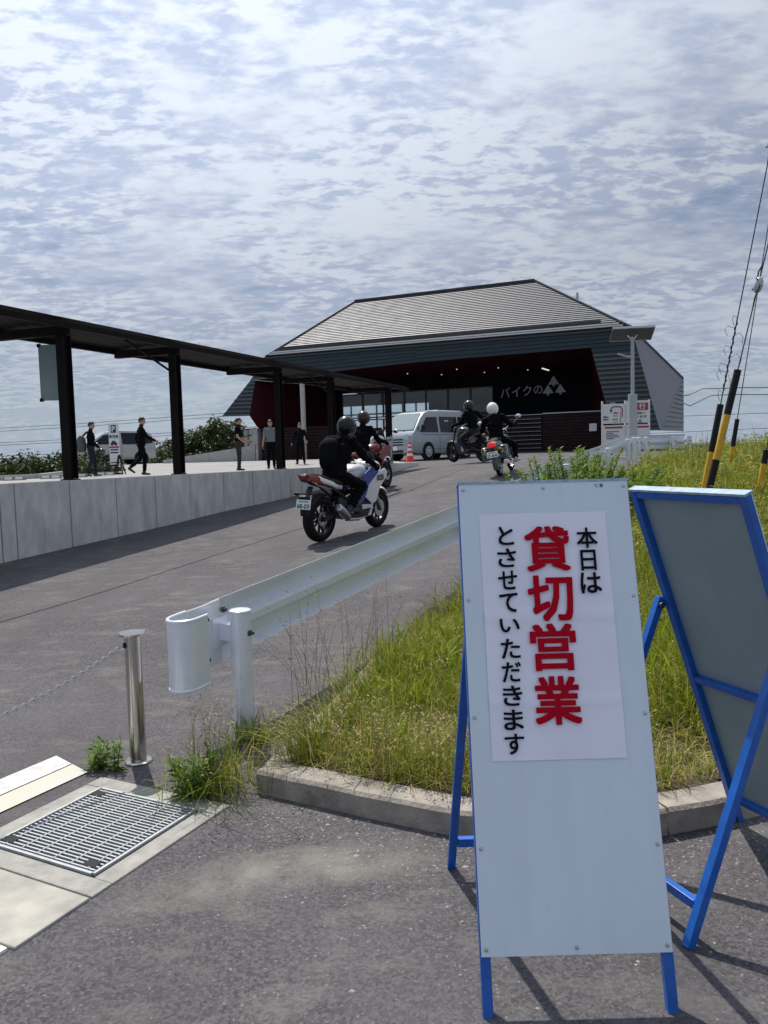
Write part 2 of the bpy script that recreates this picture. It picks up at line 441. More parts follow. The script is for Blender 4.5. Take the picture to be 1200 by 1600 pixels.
# ------------------------------------------------------------------ mesh builder
def V3(*a):
    return Vector(a)
class G:
    def __init__(s):
        s.v, s.f, s.m, s.cur, s.T = [], [], [], 0, None
    def pts(s, ps):
        b = len(s.v)
        for p in ps:
            p = Vector(p)
            s.v.append(tuple(s.T @ p) if s.T is not None else tuple(p))
        return b
    def face(s, *i):
        s.f.append(i)
        s.m.append(s.cur)
    def hexa(s, p):
        b = s.pts(p)
        for q in ((0, 3, 2, 1), (4, 5, 6, 7), (0, 1, 5, 4), (1, 2, 6, 5), (2, 3, 7, 6), (3, 0, 4, 7)):
            s.face(*[b + k for k in q])
        return s
    def box(s, c, d, rot=None):
        c = Vector(c)
        hx, hy, hz = d[0] / 2, d[1] / 2, d[2] / 2
        ps = [(-hx, -hy, -hz), (hx, -hy, -hz), (hx, hy, -hz), (-hx, hy, -hz), (-hx, -hy, hz), (hx, -hy, hz), (hx, hy, hz), (-hx, hy, hz)]
        return s.hexa([c + (rot @ Vector(p) if rot else Vector(p)) for p in ps])
    def bar(s, p, q, w, h, up=(0, 0, 1)):
        p, q = Vector(p), Vector(q)
        d = (q - p).normalized()
        u = Vector(up)
        x = d.cross(u)
        if x.length < 1e-4:
            x = d.cross(Vector((0, 1, 0)))
        x.normalize()
        y = x.cross(d)
        x, y = x * w / 2, y * h / 2
        return s.hexa([p - x - y, p + x - y, p + x + y, p - x + y, q - x - y, q + x - y, q + x + y, q - x + y])
    def loft(s, rings, cap=True, closed=True):
        n = len(rings[0])
        bs = [s.pts(r) for r in rings]
        for a, b in zip(bs, bs[1:]):
            for k in range(n if closed else n - 1):
                k2 = (k + 1) % n
                s.face(a + k, a + k2, b + k2, b + k)
        if cap:
            s.face(*[bs[0] + k for k in reversed(range(n))])
            s.face(*[bs[-1] + k for k in range(n)])
        return s
    def tube(s, ps, r, n=8, cap=True):
        ps = [Vector(p) for p in ps]
        rs = r if isinstance(r, (list, tuple)) else [r] * len(ps)
        rings, x = [], None
        for i, p in enumerate(ps):
            d = (ps[min(i + 1, len(ps) - 1)] - ps[max(i - 1, 0)]).normalized()
            if x is None:
                x = d.cross(Vector((0, 0, 1)))
                if x.length < 1e-3:
                    x = d.cross(Vector((0, 1, 0)))
            else:
                x = x - d * x.dot(d)
            x.normalize()
            y = d.cross(x)
            rings.append([p + (x * cos(2 * pi * k / n) + y * sin(2 * pi * k / n)) * rs[i] for k in range(n)])
        return s.loft(rings, cap)
    def lathe(s, prof, n=20, o=(0, 0, 0), ax=(0, 0, 1), cap=True):
        o, ax = Vector(o), Vector(ax).normalized()
        x = ax.cross(Vector((0, 0, 1)))
        if x.length < 1e-3:
            x = Vector((1, 0, 0))
        x.normalize()
        y = ax.cross(x)
        return s.loft([[o + ax * z + (x * cos(2 * pi * k / n) + y * sin(2 * pi * k / n)) * max(r, 1e-4) for k in range(n)] for r, z in prof], cap)
    def torus(s, o, ax, R, r, n=28, m=10, sq=1.0):
        o, ax = Vector(o), Vector(ax).normalized()
        x = ax.cross(Vector((0, 0, 1)))
        if x.length < 1e-3:
            x = Vector((1, 0, 0))
        x.normalize()
        y = ax.cross(x)
        rings = []
        for k in range(n):
            a = 2 * pi * k / n
            d = x * cos(a) + y * sin(a)
            rings.append([o + d * (R + r * cos(2 * pi * j / m)) + ax * (r * sq * sin(2 * pi * j / m)) for j in range(m)])
        rings.append(rings[0])
        return s.loft(rings, False)
    def ell(s, c, r, n=14, m=9, rot=None):
        c = Vector(c)
        rings = []
        for i in range(m + 1):
            t = pi * i / m
            t = min(max(t, 0.02), pi - 0.02)
            ring = []
            for k in range(n):
                a = 2 * pi * k / n
                p = Vector((r[0] * sin(t) * cos(a), r[1] * sin(t) * sin(a), -r[2] * cos(t)))
                ring.append(c + (rot @ p if rot else p))
            rings.append(ring)
        return s.loft(rings)
    def prism(s, poly, o, ex, ey, ez):
        """2-D outline (ccw) in the frame ex, ey at o, extruded by the vector ez"""
        o, ex, ey, ez = Vector(o), Vector(ex), Vector(ey), Vector(ez)
        a = [o + ex * p[0] + ey * p[1] for p in poly]
        return s.loft([a, [p + ez for p in a]])
    def quad(s, *p):
        b = s.pts(p)
        s.face(*range(b, b + len(p)))
        return s
    def build(s, name, m, parent=None, loc=None, smooth=None, bevel=0.0, rz=None, fix=True):
        me = bpy.data.meshes.new(name)
        me.from_pydata(s.v, [], s.f)
        for q in (m if isinstance(m, (list, tuple)) else [m]):
            me.materials.append(q)
        if isinstance(m, (list, tuple)):
            me.polygons.foreach_set('material_index', s.m)
        if fix:
            import bmesh
            b = bmesh.new()
            b.from_mesh(me)
            bmesh.ops.recalc_face_normals(b, faces=b.faces)
            b.to_mesh(me)
            b.free()
        if smooth is not None:
            me.polygons.foreach_set('use_smooth', [True] * len(me.polygons))
            me.set_sharp_from_angle(angle=radians(smooth))
        me.update()
        o = bpy.data.objects.new(name, me)
        COL.objects.link(o)
        if parent:
            o.parent = parent
        if loc is not None:
            o.location = loc
        if rz is not None:
            o.rotation_euler = (0, 0, rz)
        if bevel:
            b = o.modifiers.new('bevel', 'BEVEL')
            b.width = bevel
            b.segments = 2
            b.limit_method = 'ANGLE'
            b.angle_limit = radians(40)
        return o

def tag(o, label=None, cat=None, group=None, kind=None):
    for k, q in (('label', label), ('category', cat), ('group', group), ('kind', kind)):
        if q:
            o[k] = q
    return o
def thing(name, label, cat, loc=(0, 0, 0), rz=0.0, group=None):
    o = bpy.data.objects.new(name, None)
    COL.objects.link(o)
    o.location = loc
    o.rotation_euler = (0, 0, rz)
    o.empty_display_size = 0.1
    return tag(o, label, cat, group)
def share(name, src, parent, loc=None, rot=None, scale=None):
    o = bpy.data.objects.new(name, src.data)
    COL.objects.link(o)
    o.parent = parent
    if loc is not None:
        o.location = loc
    if rot is not None:
        o.rotation_euler = rot
    if scale is not None:
        o.scale = scale
    return o
def kids(o):
    return [c for c in bpy.data.objects if c.parent == o]
def copy_tree(o, parent=None):
    c = o.copy()
    COL.objects.link(c)
    c.parent = parent
    for ch in kids(o):
        copy_tree(ch, c)
    return c

GLYPHS = {}
def glyph(ch, m, bold=0.0, depth=0.02):
    """one piece of lettering as a mesh, centred on its ink, 1 unit = one em"""
    key = (ch, m.name, bold, depth)
    if key in GLYPHS:
        return GLYPHS[key]
    cu = bpy.data.curves.new('lettering', 'FONT')
    cu.body = ch
    cu.size = 1.0
    cu.offset = 0.0
    cu.extrude = depth / 2
    cu.resolution_u = 3
    ob = bpy.data.objects.new('lettering', cu)
    COL.objects.link(ob)
    dg = bpy.context.evaluated_depsgraph_get()
    me = bpy.data.meshes.new_from_object(ob.evaluated_get(dg))
    bpy.data.objects.remove(ob)
    n = len(me.vertices)
    co = np.empty(n * 3)
    me.vertices.foreach_get('co', co)
    co = co.reshape(-1, 3)
    if bold:         # heavier strokes: the outline again, shifted all round and each a hair deeper
        fc = [tuple(p.vertices) for p in me.polygons]
        V, Fc = [co], list(fc)
        for k, (bx, by) in enumerate(((1, 1), (1, -1), (-1, 1), (-1, -1), (1, 0), (-1, 0), (0, 1), (0, -1))):
            V.append(co + np.array([bx * bold, by * bold, -.0009 * (k + 1)]))
            Fc += [tuple(i + n * (k + 1) for i in f) for f in fc]
        co = np.concatenate(V)
        me = bpy.data.meshes.new('lettering')
        me.from_pydata(co.tolist(), [], Fc)
        n = len(co)
    lo, hi = co.min(0), co.max(0)
    co -= (lo + hi) / 2
    co[:, 2] -= co[:, 2].min()
    me.vertices.foreach_set('co', co.ravel())
    me.materials.clear()
    me.materials.append(m)
    me.name = 'lettering'
    GLYPHS[key] = (me, hi[0] - lo[0], hi[1] - lo[1])
    return GLYPHS[key]
def put_text(ch, m, parent, o, ex, ey, w=None, h=None, bold=0.0, depth=0.02, name='lettering'):
    """lettering centred on o in the plane ex (right) / ey (up), scaled to width w and/or height h"""
    me, gw, gh = glyph(ch, m, bold, depth)
    ex, ey = Vector(ex).normalized(), Vector(ey).normalized()
    ez = ex.cross(ey)
    sx = w / gw if w else h / gh
    sy = h / gh if h else sx
    R = Matrix((ex * sx, ey * sy, ez * min(sx, sy))).transposed().to_4x4()
    ob = bpy.data.objects.new(name, me)
    COL.objects.link(ob)
    ob.parent = parent
    ob.matrix_local = Matrix.Translation(Vector(o)) @ R
    return ob

# ------------------------------------------------------------------ relief of the site
def tps(pts):
    p = np.array(pts, float)
    n = len(p)
    d = np.linalg.norm(p[:, None, :2] - p[None, :, :2], axis=2)
    K = np.where(d > 0, d * d * np.log(d + 1e-9), 0) + np.eye(n) * 0.6
    A = np.zeros((n + 3, n + 3))
    A[:n, :n] = K
    A[:n, n] = 1
    A[:n, n + 1:] = p[:, :2]
    A[n, :n] = 1
    A[n + 1:, :n] = p[:, :2].T
    w = np.linalg.solve(A, np.concatenate([p[:, 2], [0, 0, 0]]))
    def f(x, y):
        x, y = np.asarray(x, float), np.asarray(y, float)
        q = np.stack([x.ravel(), y.ravel()], 1)
        dd = np.linalg.norm(q[:, None] - p[None, :, :2], axis=2)
        r = (dd * dd * np.log(dd + 1e-9)) @ w[:n] + w[n] + q @ w[n + 1:]
        return r.reshape(x.shape)
    return f
WALL_A, WALL_B = Vector((-5.083, 10.2)), Vector((1.185, 25.0))
WD = (WALL_B - WALL_A).normalized()
WN = Vector((-WD.y, WD.x))                 # points onto the plaza
road_h = tps([(-5.11, 10.13, .21), (-4.56, 11.43, .285), (-3.85, 13.1, .38), (-3.15, 14.8, .5), (-2.25, 16.9, .60), (-1.79, 18, .68), (.03, 22.3, .93), (1.18, 25, 1.16),
              (1.8, 32, 1.27), (2.5, 21, 1.24), (2.55, 16.7, 1.0), (-.9, 10.7, .37), (-.1, 12, .46), (-.8, 4.08, 0), (.69, 7.2, .27), (1.36, 8.5, .43), (2.3, 11, .57), (4.27, 15, .84), (5.7, 18, 1.06),
              (0, 0, 0), (-2, 1, 0), (2, 1, 0), (-4, 4, .0), (-1.5, 3.2, 0), (0, 3, 0), (1.5, 3, 0), (-2.4, 6, .03), (-6.3, 7.2, .06), (-8, 5, 0), (3, 2.5, 0), (5, 3, 0), (-3, -2, 0), (3, -2, 0), (5, 28, 1.27), (8, 24, 1.24), (8, 33, 1.38), (0, 36, 1.42), (-2, 30, 1.25), (12, 34, 1.4), (-6, 18, .5), (0, -5, 0), (8, 0, 0), (-9, 0, 0)])
def road_z(x, y):
    z = road_h(x, y)
    y = np.asarray(y, float)
    return z * np.clip((y - 3.4) / 1.5, 0, 1)
def plaza_z(x, y):
    x, y = np.asarray(x, float), np.asarray(y, float)
    perp = (x - WALL_A.x) * WN.x + (y - WALL_A.y) * WN.y
    base = 1.25 - 0.022 * np.clip(perp, 0, 7.5)
    k = np.clip((y + 0.35 * x - 27) / 9, 0, 1)
    k = k * k * (3 - 2 * k)
    return base * (1 - k) + 1.40 * k
verge_h = tps([(-.5, 3.7, .10), (0.3, 3.2, .12), (1.3, 3.25, .12), (2.5, 3.7, .15), (0.1, 5.5, .16), (.7, 6.75, .27), (1.65, 8.5, .42), (2.65, 10.7, .58), (4.6, 14.6, .84), (6.1, 17.8, 1.06), (3, 6, .42), (2, 5, .25), (5, 10, .9), (6, 14, 1.12), (8, 15, 1.33), (7, 18, 1.16), (12, 12, 1.32), (12, 20, 1.34), (4, 4.5, .3), (8, 6, .75), (16, 10, 1.2), (16, 17, 1.32), (20, 20, 1.3), (14, 5, .6)])
def verge_z(x, y):
    return verge_h(x, y)
def rz1(x, y):
    return float(road_z(np.array([x]), np.array([y]))[0])
def pz1(x, y):
    return float(plaza_z(np.array([x]), np.array([y]))[0])
def vz1(x, y):
    return float(verge_z(np.array([x]), np.array([y]))[0])
def interp_path(ps, step):
    """resample a polyline (Catmull-Rom) at about `step`"""
    ps = [Vector(p) for p in ps]
    out = []
    for i in range(len(ps) - 1):
        p0, p1, p2, p3 = ps[max(i - 1, 0)], ps[i], ps[i + 1], ps[min(i + 2, len(ps) - 1)]
        n = max(2, int((p2 - p1).length / step))
        for k in range(n):
            t = k / n
            out.append(0.5 * ((2 * p1) + (p2 - p0) * t + (2 * p0 - 5 * p1 + 4 * p2 - p3) * t * t + (3 * p1 - p0 - 3 * p2 + p3) * t ** 3))
    out.append(ps[-1])
    return out
KERB_ROAD = interp_path([(-.595, 3.44), (.05, 5.5), (.65, 6.75), (1.6, 8.5), (2.6, 10.7), (4.5, 14.6), (6.0, 17.8), (6.9, 19.2), (8.4, 20.0)], 0.3)
KERB_FRONT = interp_path([(-.61, 3.36), (-.31, 3.20), (.03, 3.02), (.27, 2.91), (.55, 2.845), (.8, 2.825), (1.07, 2.88), (1.5, 3.02), (2.2, 3.3), (3.4, 3.8), (5.5, 4.7), (9, 6.2)], 0.3)

# ------------------------------------------------------------------ the setting
def inside(poly, X, Y):
    r = np.zeros(X.shape, bool)
    n = len(poly)
    for i in range(n):
        x1, y1 = poly[i]
        x2, y2 = poly[(i + 1) % n]
        if y1 == y2:
            continue
        c = ((y1 > Y) != (y2 > Y)) & (X < (x2 - x1) * (Y - y1) / (y2 - y1) + x1)
        r ^= c
    return r
def sheet(name, m, xs, ys, zf, keep=None, kind='structure'):
    X, Y = np.meshgrid(xs, ys)
    Z = zf(X, Y)
    ny, nx = X.shape
    v = np.stack([X.ravel(), Y.ravel(), Z.ravel()], 1)
    i, j = np.meshgrid(np.arange(nx - 1), np.arange(ny - 1))
    a = (j * nx + i).ravel()
    q = np.stack([a, a + 1, a + nx + 1, a + nx], 1)
    if keep is not None:
        k = keep(X, Y).ravel()
        q = q[k[q].all(1) if keep.__name__ == 'all_in' else k[q].any(1)]
    me = bpy.data.meshes.new(name)
    me.from_pydata(v.tolist(), [], q.tolist())
    me.materials.append(m)
    me.polygons.foreach_set('use_smooth', [True] * len(me.polygons))
    o = bpy.data.objects.new(name, me)
    COL.objects.link(o)
    return tag(o, kind=kind)
VERGE_POLY = [(p.x, p.y) for p in reversed(KERB_ROAD)] + [(p.x, p.y) for p in KERB_FRONT] + [(30, 8), (32, 26), (12, 24), (9.5, 20.4)]
PLAZA_POLY = [tuple(WALL_A - WD * 7), tuple(WALL_B), (1.1, 27), (0, 36), (0, 60), (-24, 60), (-16.5, 45), (-13, 34), (-10.7, 24), (-11.2, 21), (-15, 18), (-18, 6)]

def far_z(X, Y):
    r = np.sqrt((X) ** 2 + (Y - 15) ** 2)
    t = np.clip((r - 30) / 60, 0, 1)
    t = t * t * (3 - 2 * t)
    z = -0.6 - 9 * t
    return z
rr = np.concatenate([np.linspace(0, 60, 13), np.geomspace(75, 6000, 26)])
aa = np.linspace(0, 2 * pi, 73)[:-1]
vs = [(r * sin(a), 15 + r * cos(a), 0) for r in rr[1:] for a in aa]
vv = np.array(vs)
vv[:, 2] = far_z(vv[:, 0], vv[:, 1])
fs = []
for i in range(len(rr) - 2):
    for k in range(72):
        a, b = i * 72 + k, i * 72 + (k + 1) % 72
        fs.append((a, b, b + 72, a + 72))
fs.append(tuple(range(71, -1, -1)))
me = bpy.data.meshes.new('ground')
me.from_pydata(vv.tolist(), [], fs)
me.materials.append(M_GRD)
gob = bpy.data.objects.new('ground', me)
COL.objects.link(gob)
tag(gob, kind='structure')

def not_verge(X, Y):
    k = inside([(p[0], p[1]) for p in VERGE_POLY], X, Y)
    k2 = inside(VERGE_POLY, X - 0.30, Y + 0.10) & inside(VERGE_POLY, X - 0.05, Y - 0.32) & inside(VERGE_POLY, X + .2, Y - .35)
    return k & k2
def road_under(X, Y):
    z = road_z(X, Y)
    pl = inside(PLAZA_POLY, X + .2, Y) & inside(PLAZA_POLY, X, Y) & inside(PLAZA_POLY, X, Y + .3)
    return z - .35 * not_verge(X, Y) - .5 * pl
sheet('road', M_ASPH, np.concatenate([np.arange(-20, -8, 1.0), np.arange(-8, 10, 0.2), np.arange(10, 26, 1.0)]), np.concatenate([np.arange(-14, -2, 1.0), np.arange(-2, 30, 0.2), np.arange(30, 46, 0.8)]), road_under)
def all_in(X, Y):
    return inside(PLAZA_POLY, X, Y)
sheet('plaza', M_PLAZA, np.arange(-24, 1.6, 0.16), np.arange(4, 60, 0.4), plaza_z, all_in)
# clean strip along the wall top edge so that the plaza meets the wall
g = G()
for i in range(-7, 16):
    p, q = WALL_A + WD * i, WALL_A + WD * min(i + 1, 16.05)
    pi_, qi = p + WN * 0.75, q + WN * 0.75
    p, q = p + WN * 0.06, q + WN * 0.06
    g.quad(*[(c.x, c.y, pz1(c.x, c.y) + 0.004) for c in (p, q, qi, pi_)])
tag(g.build('plaza_edge', M_PLAZA), kind='structure')
def verge_soil(X, Y):
    return verge_z(X, Y) - 0.02 + 0.05 * np.sin(X * 2.1 + 0.7) * np.sin(Y * 1.7) * np.clip((Y - 5) / 4, 0, 1)
def in_verge(X, Y):
    return inside(VERGE_POLY, X, Y) & inside(VERGE_POLY, X - .16, Y) & inside(VERGE_POLY, X, Y - .20) & inside(VERGE_POLY, X - .06, Y - .17)
sheet('verge', M_SOIL, np.arange(-1, 32, 0.14), np.arange(2.6, 26, 0.14), verge_soil, in_verge)

# far wooded hills
for hx, hy, w, h, dpt in ((-720, 1300, 620, 15.5, 300), (-420, 1750, 500, 12.0, 300), (-190, 2100, 420, 12.5, 300), (900, 3000, 900, 18, 500)):
    g = G()
    n = 40
    rings = []
    for k in range(n + 1):
        t = k / n * 2 - 1
        hh = h * (1 - t * t) ** 0.7 * (0.82 + 0.12 * sin(7 * t + hx) + 0.06 * sin(19 * t + hy))
        x = hx + w * t
        rings.append([(x, hy - dpt, -10), (x, hy - dpt * 0.4, -10 + hh * 0.8), (x, hy, -10 + hh + 1.5), (x, hy + dpt, -10)])
    g.loft(rings, closed=False, cap=False)
    tag(g.build('hill', M_HILL, smooth=60), kind='structure')

# kerbs
def kerb_run(name, path, width, zfun, top, stone, face_drop, side):
    root = bpy.data.objects.new(name, None)
    COL.objects.link(root)
    tag(root, kind='structure')
    L = 0.0
    pts = [path[0]]
    for p, q in zip(path, path[1:]):
        pts.append(q)
    acc, start = 0.0, 0
    segs = []
    for i in range(1, len(pts)):
        acc += (pts[i] - pts[i - 1]).length
        if acc >= stone or i == len(pts) - 1:
            segs.append(pts[start:i + 1])
            start, acc = i, 0.0
    for sg in segs:
        g = G()
        rings = []
        n = len(sg)
        for k, p in enumerate(sg):
            d = (sg[min(k + 1, n - 1)] - sg[max(k - 1, 0)]).normalized()
            nn = Vector((-d.y, d.x)) * side
            if k == 0:
                p = p + d * 0.004
            if k == n - 1:
                p = p - d * 0.004
            q = p + nn * width
            z = zfun(p.x, p.y)
            jit = random.uniform(-.003, .003)
            c = 0.014
            rings.append([(p.x, p.y, z - face_drop), (p.x, p.y, z + top - c + jit), ((p + nn * c).x, (p + nn * c).y, z + top + jit), ((q - nn * c).x, (q - nn * c).y, z + top + jit), (q.x, q.y, z + top - c), (q.x, q.y, z - face_drop)])
        g.loft(rings)
        g.build('kerb_stone', M_CONC, root)
    return root
kerb_run('kerb', KERB_FRONT, 0.15, lambda x, y: rz1(x, y) * 0, 0.104, 1.8, 0.12, 1)
kerb_run('roadside_kerb', KERB_ROAD, 0.12, rz1, 0.10, 0.6, 0.12, -1)

# gutter: concrete surround, grate, cover slabs
GU, GV = Vector((.45, .893)).normalized(), Vector((.893, -.45)).normalized()
GC = Vector((-1.213, 3.06))
def gp(u, v, z=0.0):
    p = GC + GU * u + GV * v
    return (p.x, p.y, z)
gr = thing('drain_grate', 'square galvanised steel drain grate set in a concrete surround beside the bollard', 'drain grate', gp(0, 0))
def gl(u, v, z=0.0):
    q = GU * u + GV * v
    return Vector((q.x, q.y, z))
hs = 0.275
g = G()
for s in (-1, 1):
    g.bar(gl(-hs, s * hs, .006), gl(hs, s * hs, .006), .012, .02)
    g.bar(gl(s * hs, -hs + .008, .0055), gl(s * hs, hs - .008, .0055), .012, .02)
g.build('frame', M_GRATE, gr)
g = G()
g.bar((0, -hs + .014, 0), (0, hs - .014, 0), .0068, .02)
b0 = None
nb = 26
for k in range(nb):
    u = -hs + .02 + (2 * hs - .04) * k / (nb - 1)
    if b0 is None:
        b0 = g.build('bar', M_GRATE, gr)
        b = b0
    else:
        b = share('bar', b0, gr)
    q = gl(u, 0, .004)
    b.location = q
    b.rotation_euler = (0, 0, atan2(GV.y, GV.x) - pi / 2)
g = G()
g.bar((0, -hs + .014, 0), (0, hs - .014, 0), .0045, .016)
c0 = None
for k in range(6):
    v = -hs + .05 + (2 * hs - .10) * k / 5
    c = g.build('cross_bar', M_GRATE, gr) if c0 is None else share('cross_bar', c0, gr)
    c0 = c0 or c
    c.location = gl(0, v, .0075)
    c.rotation_euler = (0, 0, atan2(GU.y, GU.x) - pi / 2)
for (u, v) in ((hs - .05, -hs + .04), (-hs + .05, -hs + .04), (-hs + .05, hs - .06)):
    g = G()
    g.quad(gl(u - .022, v - .030, .0165), gl(u + .022, v - .030, .0165), gl(u + .022, v + .030, .0165), gl(u - .022, v + .030, .0165))
    g.build('lifting_slot', M_DARK, gr)
su = bpy.data.objects.new('drain_surround', None)
COL.objects.link(su)
tag(su, kind='structure')
g = G()
o1, o2 = hs + .012, hs + .105
def ringbar(u0, u1, v0, v1, z0, z1):
    g.hexa([gp(u0, v0, z0), gp(u1, v0, z0), gp(u1, v1, z0), gp(u0, v1, z0), gp(u0, v0, z1), gp(u1, v0, z1), gp(u1, v1, z1), gp(u0, v1, z1)])
ringbar(-o2, -o1, -o2, o2, -.1, .009)
ringbar(o1, o2, -o2, o2, -.1, .009)
ringbar(-o1, o1, -o2, -o1, -.1, .008)
ringbar(-o1, o1, o1, o2, -.1, .008)
g.build('rim', M_SLAB2, su, bevel=.006)
g = G()
g.quad(gp(-o1, -o1, .0045), gp(o1, -o1, .0045), gp(o1, o1, .0045), gp(-o1, o1, .0045))
g.build('pit', M_DARK, su)
g = G()
ringbar(-o2 - .005 - .30, -o2 - .008, -o2 + .15, o2, -.1, .011)
g.build('gutter_slab', M_SLAB, su, bevel=.006)
g = G()
ringbar(-o2 - .62, -o2 - .312, -o2 + .15, o2 - .02, -.1, .012)
g.build('gutter_slab', M_SIGNW, su, bevel=.006)

# white and yellowed painted strips
MK = [Vector((-1.722, 3.858)), Vector((-1.475, 3.634)), Vector((-1.732, 3.294)), Vector((-1.889, 3.609))]
sd_ = Vector((-.47, -.88)).normalized()
mid0 = MK[0].lerp(MK[1], .52)
rm = bpy.data.objects.new('road_marking', None)
COL.objects.link(rm)
tag(rm, kind='structure')
for a, b, m in ((MK[0], mid0 - (MK[1] - MK[0]) * .015, M_PAINT), (mid0 + (MK[1] - MK[0]) * .015, MK[1], M_PAINTY)):
    g = G()
    for k in range(8):
        p, q = a + sd_ * .35 * k, b + sd_ * .35 * k
        p2, q2 = a + sd_ * .35 * (k + 1), b + sd_ * .35 * (k + 1)
        g.quad(*[(c.x, c.y, rz1(c.x, c.y) + .006) for c in (p, q, q2, p2)])
    g.build('painted_strip', m, rm)

# joint between two paving passes, running up the ramp
sm = interp_path([(-4.6, 4.9), (-3.6, 6.9), (-2.8, 8.5), (-1.2, 12.1), (.7, 16), (2.2, 19.5)], .4)
g = G()
for i in range(len(sm) - 1):
    def sp(i, s):
        d = (sm[min(i + 1, len(sm) - 1)] - sm[max(i - 1, 0)]).normalized()
        p = sm[i] + Vector((-d.y, d.x)) * s * (.011 + .004 * sin(i * 1.7))
        return (p.x, p.y, rz1(p.x, p.y) + .004)
    g.quad(sp(i, -1), sp(i, 1), sp(i + 1, 1), sp(i + 1, -1))
tag(g.build('road_joint', mat('joint_tar', (0.030, 0.028, 0.029), .85, var=.3, vscale=9)), kind='structure')
# retaining wall of precast panels
wall = bpy.data.objects.new('retaining_wall', None)
COL.objects.link(wall)
tag(wall, 'stained grey precast concrete retaining wall along the ramp under the pergola', 'wall')
TOTAL = (WALL_B - WALL_A).length
bounds = [-5.0, -4.0, -3.0, -2.0, -1.0, -.02, .22, 1.2, 2.16, 3.1, 4.05, 5.1, 6.15, 7.25, 8.4, 9.6, 10.9, 12.3, 13.9, TOTAL]
def wall_pt(t, off, z):
    p = WALL_A + WD * t + WN * off
    return (p.x, p.y, z)
for t0, t1 in zip(bounds, bounds[1:]):
    g = G()
    a, b = t0 + .008, t1 - .008
    za0, zb0 = [rz1(*(WALL_A + WD * t)) - .15 for t in (a, b)]
    za1, zb1 = [pz1(*(WALL_A + WD * t)) + .012 for t in (a, b)]
    j = random.uniform(-.004, .004)
    ring = []
    g.hexa([wall_pt(a, j, za0), wall_pt(b, j, zb0), wall_pt(b, .15, zb0), wall_pt(a, .15, za0), wall_pt(a, j, za1), wall_pt(b, j, zb1), wall_pt(b, .15, zb1), wall_pt(a, .15, za1)])
    g.build('concrete_panel', M_WALL, wall, bevel=.008)
g = G()
g.hexa([wall_pt(bounds[0], .02, -.3), wall_pt(TOTAL, .02, .7), wall_pt(TOTAL, .13, .7), wall_pt(bounds[0], .13, -.3), wall_pt(bounds[0], .02, 1.24), wall_pt(TOTAL, .02, 1.24), wall_pt(TOTAL, .13, 1.24), wall_pt(bounds[0], .13, 1.24)])
g.build('wall_core', M_DARK, wall)

# ------------------------------------------------------------------ pergola along the wall
pergola = bpy.data.objects.new('pergola', None)
COL.objects.link(pergola)
tag(pergola, 'long dark brown steel pergola with slatted roof standing on the retaining wall', 'pergola')
PZ = 3.53
def along(x, y):
    return (Vector((x, y)) - WALL_A).dot(WD)
posts = [along(-4.62, 11.294) + .19, along(-3.618, 13.66) + .19, along(-2.219, 16.964) + .19, along(-1.207, 19.352) + .19, along(.268, 22.836) + .19]
posts = [posts[0] - 3.45] + posts
def pg(t, off, z):
    p = WALL_A + WD * t + WN * off
    return Vector((p.x, p.y, z))
for t in posts:
    zb = pz1(*(WALL_A + WD * t + WN * .22)) + .006
    g = G()
    w = .15
    up = (WN.x, WN.y, 0)
    # rolled H section: two flanges and a web, and a base plate
    for s in (-1, 1):
        g.bar(pg(t + s * .07, .14, zb + .03), pg(t + s * .07, .14, PZ - .13), .018, w, up)
    g.bar(pg(t, .14, zb + .03), pg(t, .14, PZ - .13), .122, .03, up)
    g.build('post', M_PERG, pergola)
    g = G()
    g.bar(pg(t, .15, zb), pg(t, .15, zb + .028), .20, .20, up)
    g.build('base_plate', M_PERG, pergola)
    g = G()
    g.bar(pg(t, .05, PZ - .06), pg(t, 1.45, PZ - .04), .10, .13)
    g.build('cross_beam', M_PERG, pergola)
T0, T1 = posts[0] - 1.5, posts[-1] + 1.35
for off, nm, h in ((.0, 'edge_beam', .085), (1.48, 'edge_beam', .10)):
    g = G()
    g.bar(pg(T0, off, PZ + .015 * off), pg(T1, off, PZ + .015 * off), .07, h)
    g.build(nm, M_PERG, pergola)
for k in range(5):
    off = .17 + 1.14 * k / 4
    g = G()
    g.bar(pg(T0 + .02, off, PZ + .085 + .014 * off), pg(T1 - .02, off, PZ + .062 + .014 * off), .262, .022, (WN.x * .18, WN.y * .18, 1))
    g.build('roof_slat', M_PERG, pergola)
for i, t in enumerate(posts[1:]):
    if i in (1, 3):
        g = G()
        g.tube([pg(t - 1.3, .10, PZ - .03), pg(t - .05, .14, PZ - .46)], .02, 6)
        g.build('brace', M_PERG, pergola)
t5 = posts[-1]
jb = G()
jb.box((0, 0, .62), (.16, .10, .34))
jb.tube([(-.04, 0, .0), (-.04, 0, .45)], .03, 8)
jb.tube([(.04, 0, .0), (.04, 0, .45)], .03, 8)
p = pg(t5 - .02, .06, 0)
tag(jb.build('junction_box', M_POLE, None, loc=(p.x - .05, p.y - .02, pz1(p.x, p.y) + .012), rz=-.4), 'grey electrical box with two conduits on the foot of the last pergola post', 'junction box')
# notice board hung under the pergola behind the first post
t1 = posts[1]
nbp = pg(t1 + .40, .75, 2.93)
nb_ = thing('hanging_board', 'pale blank board hung under the pergola behind its left post', 'board', nbp, 0.05)
g = G()
g.box((0, 0, 0), (.46, .03, .86))
g.build('panel', M_BOARDB, nb_, bevel=.004)
for sx in (-1, 1):
    for sz in (-1, 1):
        g = G()
        g.box((sx * .22, 0, sz * .42), (.05, .05, .05))
        g.build('corner_clip', M_PERG, nb_)
    g = G()
    g.tube([(sx * .2, 0, .44), (sx * .2, 0, PZ - 2.93 + .02)], .008, 6)
    g.build('hanger', M_PERG, nb_)

